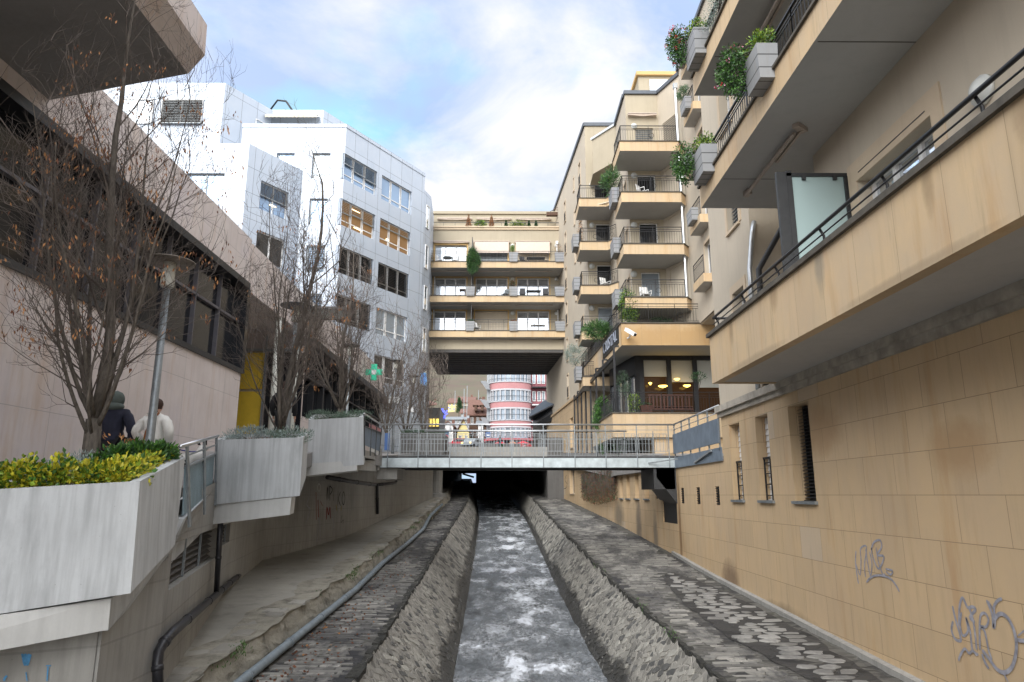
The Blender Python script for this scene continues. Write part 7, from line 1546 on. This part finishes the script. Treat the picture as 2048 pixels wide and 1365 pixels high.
for a in (768, 806, 842):
    mb = MB(); mb.hexa([(xg + .3, YB + 1.5, zz(a + 8)), (xl + .2, YB + 1.5, zz(a + 9)), (xl + .2, YB + 3, zz(a + 9)), (xg + .9, YB + 3, zz(a + 8)), (xg - .6, YB + 1, zz(a - 8)), (xg + .3, YB + 1, zz(a - 8)), (xg + .3, YB + 3, zz(a - 8)), (xg - .6, YB + 3, zz(a - 8))]); obj('grey_bracket', mb, 'grey_plaster', pb)
t = thing('shop_blue_sign', 'small blue sign with pale lettering at the pink building corner', 'sign', tuple(atY(977, 869, 108))); a, b = atY(971, 865, 107.5), atY(981, 875, 107.5); mb = MB(); mb.box(a.x, b.x, 107.45, 107.5, b.z, a.z); obj('board', mb, 'sign_blue', t); mb = MB(); mb.box(a.x + .2, b.x - .15, 107.42, 107.449, b.z + .15, b.z + .4); obj('lettering', mb, 'sign_white', t)
# chalet and houses
def house(name, lab, px0, px1, pyb, pye, pyr, Y, dep, wall, roof='roof_tile', gable='x', wins=(2, 2), grp='houses beyond the housing bridge', over=.4):
    a, b = atY(px0, pyb, Y), atY(px1, pyb, Y); ze = atY((px0 + px1) / 2, pye, Y).z; zr = atY((px0 + px1) / 2, pyr, Y + dep / 2).z if gable == 'x' else atY((px0 + px1) / 2, pyr, Y).z; z0 = a.z - 2; x0, x1 = a.x, b.x
    t = thing(name, lab, 'house', ((x0 + x1) / 2, Y, a.z), grp); f = Fr((x0, Y), (x1, Y)); hs_ = []; nc, nr = wins; W_ = (x1 - x0); Hh = ze - a.z
    for r in range(nr):
        for c in range(nc): u = W_ * (c + .5) / nc; v = a.z + Hh * (r + .3) / nr; hs_.append((u - min(.45, W_ / nc * .25), u + min(.45, W_ / nc * .25), v, v + Hh / nr * .5))
    mb = MB(); f.wall(mb, 0, W_, z0, ze, hs_, .12); mb.box(x0, x1, Y + .13, Y + dep, z0, ze - .01)
    if gable == 'y': mb.poly([(x0, Y, ze), (x1, Y, ze), ((x0 + x1) / 2, Y, zr - .1)])
    obj('wall', mb, wall, t)
    for h in hs_: window(t, f, *h, .12, 2, 'glass_dark', 'white_paint', .06)
    mb = MB(); th = .15
    if gable == 'x':
        ym = Y + dep / 2
        mb.hexa([(x0 - over, Y - over, ze - .2), (x1 + over, Y - over, ze - .2), (x1 + over, ym, zr - th), (x0 - over, ym, zr - th), (x0 - over, Y - over, ze), (x1 + over, Y - over, ze), (x1 + over, ym, zr), (x0 - over, ym, zr)])
        mb.hexa([(x0 - over, ym, zr - th), (x1 + over, ym, zr - th), (x1 + over, Y + dep + over, ze - .2), (x0 - over, Y + dep + over, ze - .2), (x0 - over, ym, zr), (x1 + over, ym, zr), (x1 + over, Y + dep + over, ze), (x0 - over, Y + dep + over, ze)])
    else:
        xm = (x0 + x1) / 2
        for s_, xe in ((-1, x0 - over), (1, x1 + over)): mb.hexa([(xe, Y - over, ze - .3), (xm, Y - over, zr - th), (xm, Y + dep, zr - th), (xe, Y + dep, ze - .3), (xe, Y - over, ze - .1), (xm, Y - over, zr), (xm, Y + dep, zr), (xe, Y + dep, ze - .1)])
    rf = obj('roof', mb, roof, t); m = MB(); cx = x0 + W_ * .7; zc_ = zr; m.box(cx, cx + .5, Y + dep * .47, Y + dep * .53, zc_ - .6, zc_ + .55); obj('chimney', m, 'roof_tile', rf); return t, f
t, f = house('chalet', 'dark timber chalet with steep brown roof left of the pink building', 938, 972, 880, 830, 800, 125, 9, 'timber', wins=(3, 2)); m = MB()
for px in (951, 964): a, b = atY(px - 3, 812, 124), atY(px + 4, 822, 124); m.box(a.x + .1, b.x - .1, 123.6, 125.8, b.z, a.z); m.prism([(a.x - .2, 123.5), (b.x + .2, 123.5), (b.x + .2, 126), (a.x - .2, 126)], a.z, [a.z + .1] * 4)
obj('dormer', m, 'timber', t)
house('yellow_house', 'pale yellow house with brown roof below the chalet', 914, 938, 890, 866, 838, 118, 9, 'yellow_plaster', 'roof_tile', 'y', (2, 1))
house('apartment_house', 'yellow apartment house with balconies under a long red brown roof', 896, 918, 832, 806, 797, 190, 14, 'yellow_plaster', wins=(3, 3))
house('apartment_house', 'long low house with red brown roof on the hillside', 918, 948, 820, 805, 794, 195, 14, 'tan_plaster', wins=(4, 1))
house('villa', 'cream villa with pale gable right on the hillside', 953, 968, 822, 806, 795, 170, 10, 'white_plaster', 'roof_tile', 'y', (2, 1))
house('white_house', 'white house with round dark gable near the blue poster', 885, 906, 872, 852, 842, 122, 8, 'white_plaster', 'roof_tile', 'y', (2, 1))
house('grey_house', 'grey flat building with pale roof behind the white house', 893, 938, 852, 838, 834, 140, 10, 'grey_plaster', 'galvanised', 'x', (5, 1))
house('white_tower_house', 'narrow white house left of the pink building', 956, 966, 893, 846, 842, 116, 5, 'white_plaster', 'galvanised', 'x', (1, 4))
house('hill_house', 'small cream house high behind the twigs', 872, 892, 806, 797, 791, 230, 12, 'white_plaster', wins=(3, 1)); house('hill_house', 'tan house just under the vineyards', 850, 870, 826, 810, 802, 200, 12, 'tan_plaster', wins=(3, 2))
for px0, px1, yb, ye, yr, Y, w_, rf_, lb in ((858, 880, 820, 806, 799, 210, 'tan_plaster', 'roof_tile', 'tan house with low brown roof left of the yellow apartment house'), (880, 899, 826, 811, 804, 205, 'white_plaster', 'roof_tile', 'white house with brown roof touching the yellow apartment house'), (934, 952, 800, 792, 787, 240, 'white_plaster', 'roof_tile', 'small white house high behind the tallest mast'),
    (902, 916, 792, 786, 781, 260, 'tan_plaster', 'roof_tile', 'tiny tan house highest on the vineyard slope'), (922, 940, 840, 826, 818, 160, 'grey_plaster', 'roof_tile', 'grey house with brown roof behind the flat grey building'), (868, 884, 842, 828, 820, 165, 'tan_plaster', 'roof_tile', 'tan gabled house behind the fairy light decoration')):
    house('town_house', lb, px0, px1, yb, ye, yr, Y, 10, w_, rf_, 'x' if px0 % 4 else 'y', (3, 2))
q = atY(918, 826, 180); t = thing('cypress', 'dark narrow cypress beside the yellow apartment house', 'tree', (q.x, 180, q.z)); mb = MB()
for i in range(14): k = i / 14; clump(mb, (q.x, 180, q.z + 3.6 * k + .2), (.95 * (1 - k) ** .6, .9 * (1 - k) ** .6, .3), 90, .35, .15, 2, .8)
obj('crown', mb, ['leaf_deep', 'leaf_ivy'], t); mb = MB(); mb.tube([(q.x, 180, q.z - 2), (q.x, 180, q.z + 2)], .12, 6); obj('trunk', mb, 'bark', t)
for k, (px, py0, py1, Y) in enumerate(((928, 806, 778, 150), (934, 806, 772, 150), (910, 800, 782, 170), (957, 800, 781, 160))):
    a, b = atY(px, py0, Y), atY(px, py1, Y); mb = MB(); mb.tube([(a.x, Y, a.z - 3), (a.x, Y, b.z)], .08, 5); one('flag_pole', mb, 'galvanised', ['second pale mast from the left before the hill', 'tallest pale mast standing before the hill', 'short pale mast at the left before the hill', 'short pale mast right, above the villa roof'][k], 'mast', 'masts before the hill')
# wood on the hill, bushes
mb = MB()
for _ in range(60):
    px, py = rnd.choice(((905, 765), (925, 758), (890, 772), (955, 765))); q = atY(px + rnd.uniform(-14, 14), py + rnd.uniform(-8, 8), 330); clump(mb, q, (3.5, 3, 3), 40, 1.6, .9, 2)
tag(obj('hill_wood', mb, ['leaf_ivy', 'leaf_deep']), 'dark evergreen wood on the hillside behind the town', 'wood', None, 'stuff')
mb = MB(); 
for (a, b) in (((898, 773), (925, 766)), ((925, 766), (962, 768)), ((898, 786), (962, 790))): p, q = atY(*a, 300), atY(*b, 300); mb.bar(p, q, .5, .9)
tag(obj('vineyard_wall', mb, 'white_plaster'), 'pale retaining walls crossing the vineyard slope', 'wall')
# street level things seen through the railings
def car(lab, px, py, Y, L_=4.2, col='red_cloth', heading=0, lamp_=None):
    q = atY(px, py, Y); zg = lerp(Y, [(56, 3.42), (112, 7.3)]); t = thing('parked_car', lab, 'car', (q.x, Y, zg), 'cars in the street'); t.rotation_euler = (0, 0, heading)
    def put(n, m, mt, par=t): o = obj(n, m, mt, None); o.parent = par; return o
    pr = [(-L_ / 2, .35), (-L_ / 2, .75), (-L_ * .28, .85), (-L_ * .16, 1.35), (L_ * .22, 1.4), (L_ * .36, .95), (L_ / 2, .85), (L_ / 2, .35)]
    mb = MB(); n = len(pr); i = len(mb.v); mb.v += [(x, -.82, z) for x, z in pr] + [(x, .82, z) for x, z in pr]; mb.f.append(tuple(range(n))); mb.f.append(tuple(reversed(range(n, 2 * n)))); mb.m += [0, 0]
    for k in range(n): mb.f.append((k, k + n, (k + 1) % n + n, (k + 1) % n)); mb.m.append(0)
    b = put('body', mb, col); mb = MB(); mb.hexa([(-L_ * .24, -.83, .9), (L_ * .3, -.83, .9), (L_ * .3, .83, .9), (-L_ * .24, .83, .9), (-L_ * .14, -.83, 1.3), (L_ * .2, -.83, 1.32), (L_ * .2, .83, 1.32), (-L_ * .14, .83, 1.3)]); put('windows', mb, 'glass_dark')
    for sx in (-.3, .3):
        for sy in (-.8, .8): mb = MB(); c = V(L_ * sx, sy, .32); mb.tube([c - V(0, .1, 0), c + V(0, .1, 0)], .32, 14); put('wheel', mb, 'black_metal')
    for sy in (-.6, .6): mb = MB(); mb.box(-L_ / 2 - .02, -L_ / 2 + .02, sy - .12, sy + .12, .6, .75); put('headlight', mb, 'lamp_glow' if lamp_ else 'sign_white')
    return t
car('red orange car crossing the street beyond the footbridge', 918, 890, 104, 4.2, 'red_cloth', .1); car('silver car with lit yellow headlamp beside the red car', 944, 893, 98, 4.0, 'galvanised', 1.2, True)
t = thing('delivery_van', 'white delivery van parked before the narrow white house', 'van', tuple(atY(957, 895, 100))); a, b = atY(951, 895, 100), atY(963, 880, 100); mb = MB(); mb.box(a.x, b.x, 100, 103, a.z - .5, b.z); obj('cargo_box', mb, 'white_paint', t); mb = MB(); mb.box(a.x - .02, b.x + .02, 99.95, 100, a.z + .0, a.z + .25); obj('dark_band', mb, 'sign_blue', t)
for x in (a.x + .2, b.x - .2): m = MB(); m.tube([(x, 100.1, a.z - .45), (x, 100.3, a.z - .45)], .3, 10); obj('wheel', m, 'black_metal', t)
for k, (px, w, mt, lab) in enumerate(((1000, 1.6, 'red_cloth', 'dark red cafe parasol left under the pink building'), (1046, 2.0, 'red_cloth', 'bright red cafe parasol right under the pink building'), (1025, 1.2, 'terracotta', 'orange cafe parasol in the middle under the pink building'))):
    q = atY(px, 887, 103); t = thing('cafe_parasol', lab, 'parasol', (q.x, 103, 6.7), 'cafe parasols'); mb = MB(); mb.lathe((q.x, 103, q.z), [(w / 2, -.1), (w / 2, -.02), (.05, .35)], 10); obj('canopy', mb, mt, t); mb = MB(); mb.tube([(q.x, 103, 6.6), (q.x, 103, q.z + .3)], .03, 6); obj('pole', mb, 'galvanised', t)
for k, (px, mt, lab) in enumerate(((1046, 'flower_red', 'round red white flower tub left at the cafe front'), (1058, 'flower_red', 'red flower tub right at the cafe front'), (1002, 'leaf_deep', 'dark leafy tub at the cafe front'), (1085, 'leaf_green', 'green tub plant in the shade of the black canopy'))):
    q = atY(px, 893, 96); shrub('flower_tub', lab, 'plant', (q.x, 96, q.z), (.38, .3, .38), 240, .14, .1, [mt, 'flower_white' if k == 0 else mt], 'tubs before the cafe', base=(q.x, 96, 6.2))
for k, (px, lab) in enumerate(((1000, 'distant pedestrian in dark clothes near the street kerb'), (1092, 'distant pedestrian under the black canopy'))):
    q = atY(px, 890, 88); person(lab, (q.x, 88, lerp(88, [(56, 3.42), (112, 7.3)])), 1.0 + k, 1.7, 'black_cloth', 'denim')
# black canopy on the right, yellow lit shop, blue banner, fairy light tree
t = thing('black_canopy', 'black steel canopy jutting over the street at the right', 'canopy', tuple(atY(1090, 830, 66))); A_ = [atY(1060, 838, 63), atY(1121, 806, 60), atY(1121, 846, 60.2), atY(1072, 848, 63)]
mb = MB(); p = [atY(1064, 824, 68), atY(1088, 801, 68), atY(1121, 802, 62), atY(1121, 812, 60)]; q = [atY(1066, 850, 67), atY(1094, 850, 66), atY(1108, 843, 62), atY(1120, 818, 60)]
mb.hexa([q[0], q[1], q[2], q[3], p[0], p[1], p[2], p[3]]); mb.hexa([atY(1058, 836, 66), atY(1118, 806, 60), atY(1118, 812, 62), atY(1062, 842, 68), atY(1058, 834, 66), atY(1118, 803, 60), atY(1088, 801, 68), atY(1062, 822, 68)]); obj('steel_roof', mb, 'black_metal', t)
mb = MB(); a, b = atY(1066, 895, 66), atY(1118, 850, 66); mb.box(a.x, b.x, 66, 66.3, 3.4, b.z + .1); obj('dark_shop_wall', mb, 'concrete_dark', t)
t = thing('lit_shop', 'shop with glowing yellow windows behind the bare trees', 'shop', tuple(atY(860, 850, 75))); a, b = atY(828, 855, 75), atY(879, 838, 75); mb = MB(); mb.box(a.x - 8, b.x, 75.1, 82, 4, b.z + 1.2); obj('wall', mb, 'concrete_dark', t); mb = MB(); n = 7
for i in range(n): x0 = a.x + (b.x - a.x) * i / n; mb.box(x0 + .05, x0 + (b.x - a.x) / n - .08, 75.0, 75.1, a.z + .1, b.z)
obj('lit_window', mb, 'shop_glow', t)
t = thing('blue_banner', 'light blue banner with red stripes beside the white house', 'banner', tuple(atY(891, 880, 90))); a, b = atY(884, 888, 90), atY(898, 864, 90); mb = MB(); mb.box(a.x, b.x, 90, 90.05, a.z, b.z); obj('cloth', mb, 'glass_blue', t); mb = MB(); mb.hexa([V(a.x, 89.97, b.z - .45), V(b.x, 89.97, b.z - .75), V(b.x, 89.99, b.z - .75), V(a.x, 89.99, b.z - .45), V(a.x, 89.97, b.z - .2), V(b.x, 89.97, b.z - .5), V(b.x, 89.99, b.z - .5), V(a.x, 89.99, b.z - .2)]); obj('stripe', mb, 'red_cloth', t); mb = MB(); mb.tube([(a.x, 90, a.z - 1.2), (a.x, 90, b.z)], .04, 5); obj('pole', mb, 'galvanised', t)
t = thing('light_tree', 'slanting twig decoration covered with blue fairy lights', 'decoration', tuple(atY(878, 848, 80))); mb = MB(); a, b = atY(874, 850, 80), atY(892, 820, 80); m2 = MB(); m2.tube([a, a.lerp(b, .5) + V(.1, 0, 0), b], .05, 5); obj('twig', m2, 'bark', t)
for _ in range(130): k = rnd.random(); q = a.lerp(b, k) + V(rnd.uniform(-.35, .35), rnd.uniform(-.3, .3), rnd.uniform(-.35, .35)); s_ = .05; mb.box(q.x - s_, q.x + s_, q.y - s_, q.y + s_, q.z - s_, q.z + s_)
obj('fairy_lights', mb, 'fairy_glow', t)
mb = MB(); mb.box(-4.6, -.5, 58, 58.5, 3.4, 4.6); mb.hexa([(-4.6, 57.8, 4.6), (-4.4, 57.8, 4.6), (-4.4, 64, 4.8), (-4.6, 64, 4.8), (-4.6, 57.8, 5.6), (-4.4, 57.8, 5.6), (-4.4, 64, 5.8), (-4.6, 64, 5.8)])
t = thing('street_planter', 'large dark concrete trough with greenery beyond the footbridge', 'planter', (-5.5, 34, 2)); mb = MB(); a, b = atY(800, 905, 34), atY(887, 866, 34); mb.box(a.x, b.x, 34, 37, 1.9, b.z); obj('trough', mb, 'concrete_dark', t); mb = MB()
for i in range(14): clump(mb, (a.x + (b.x - a.x) * (i + .5) / 14, 34.6, b.z + .05), (.2, .35, .14), 90, .1, .03, 2)
obj('plants', mb, ['leaf_deep', 'leaf_sage'], t)
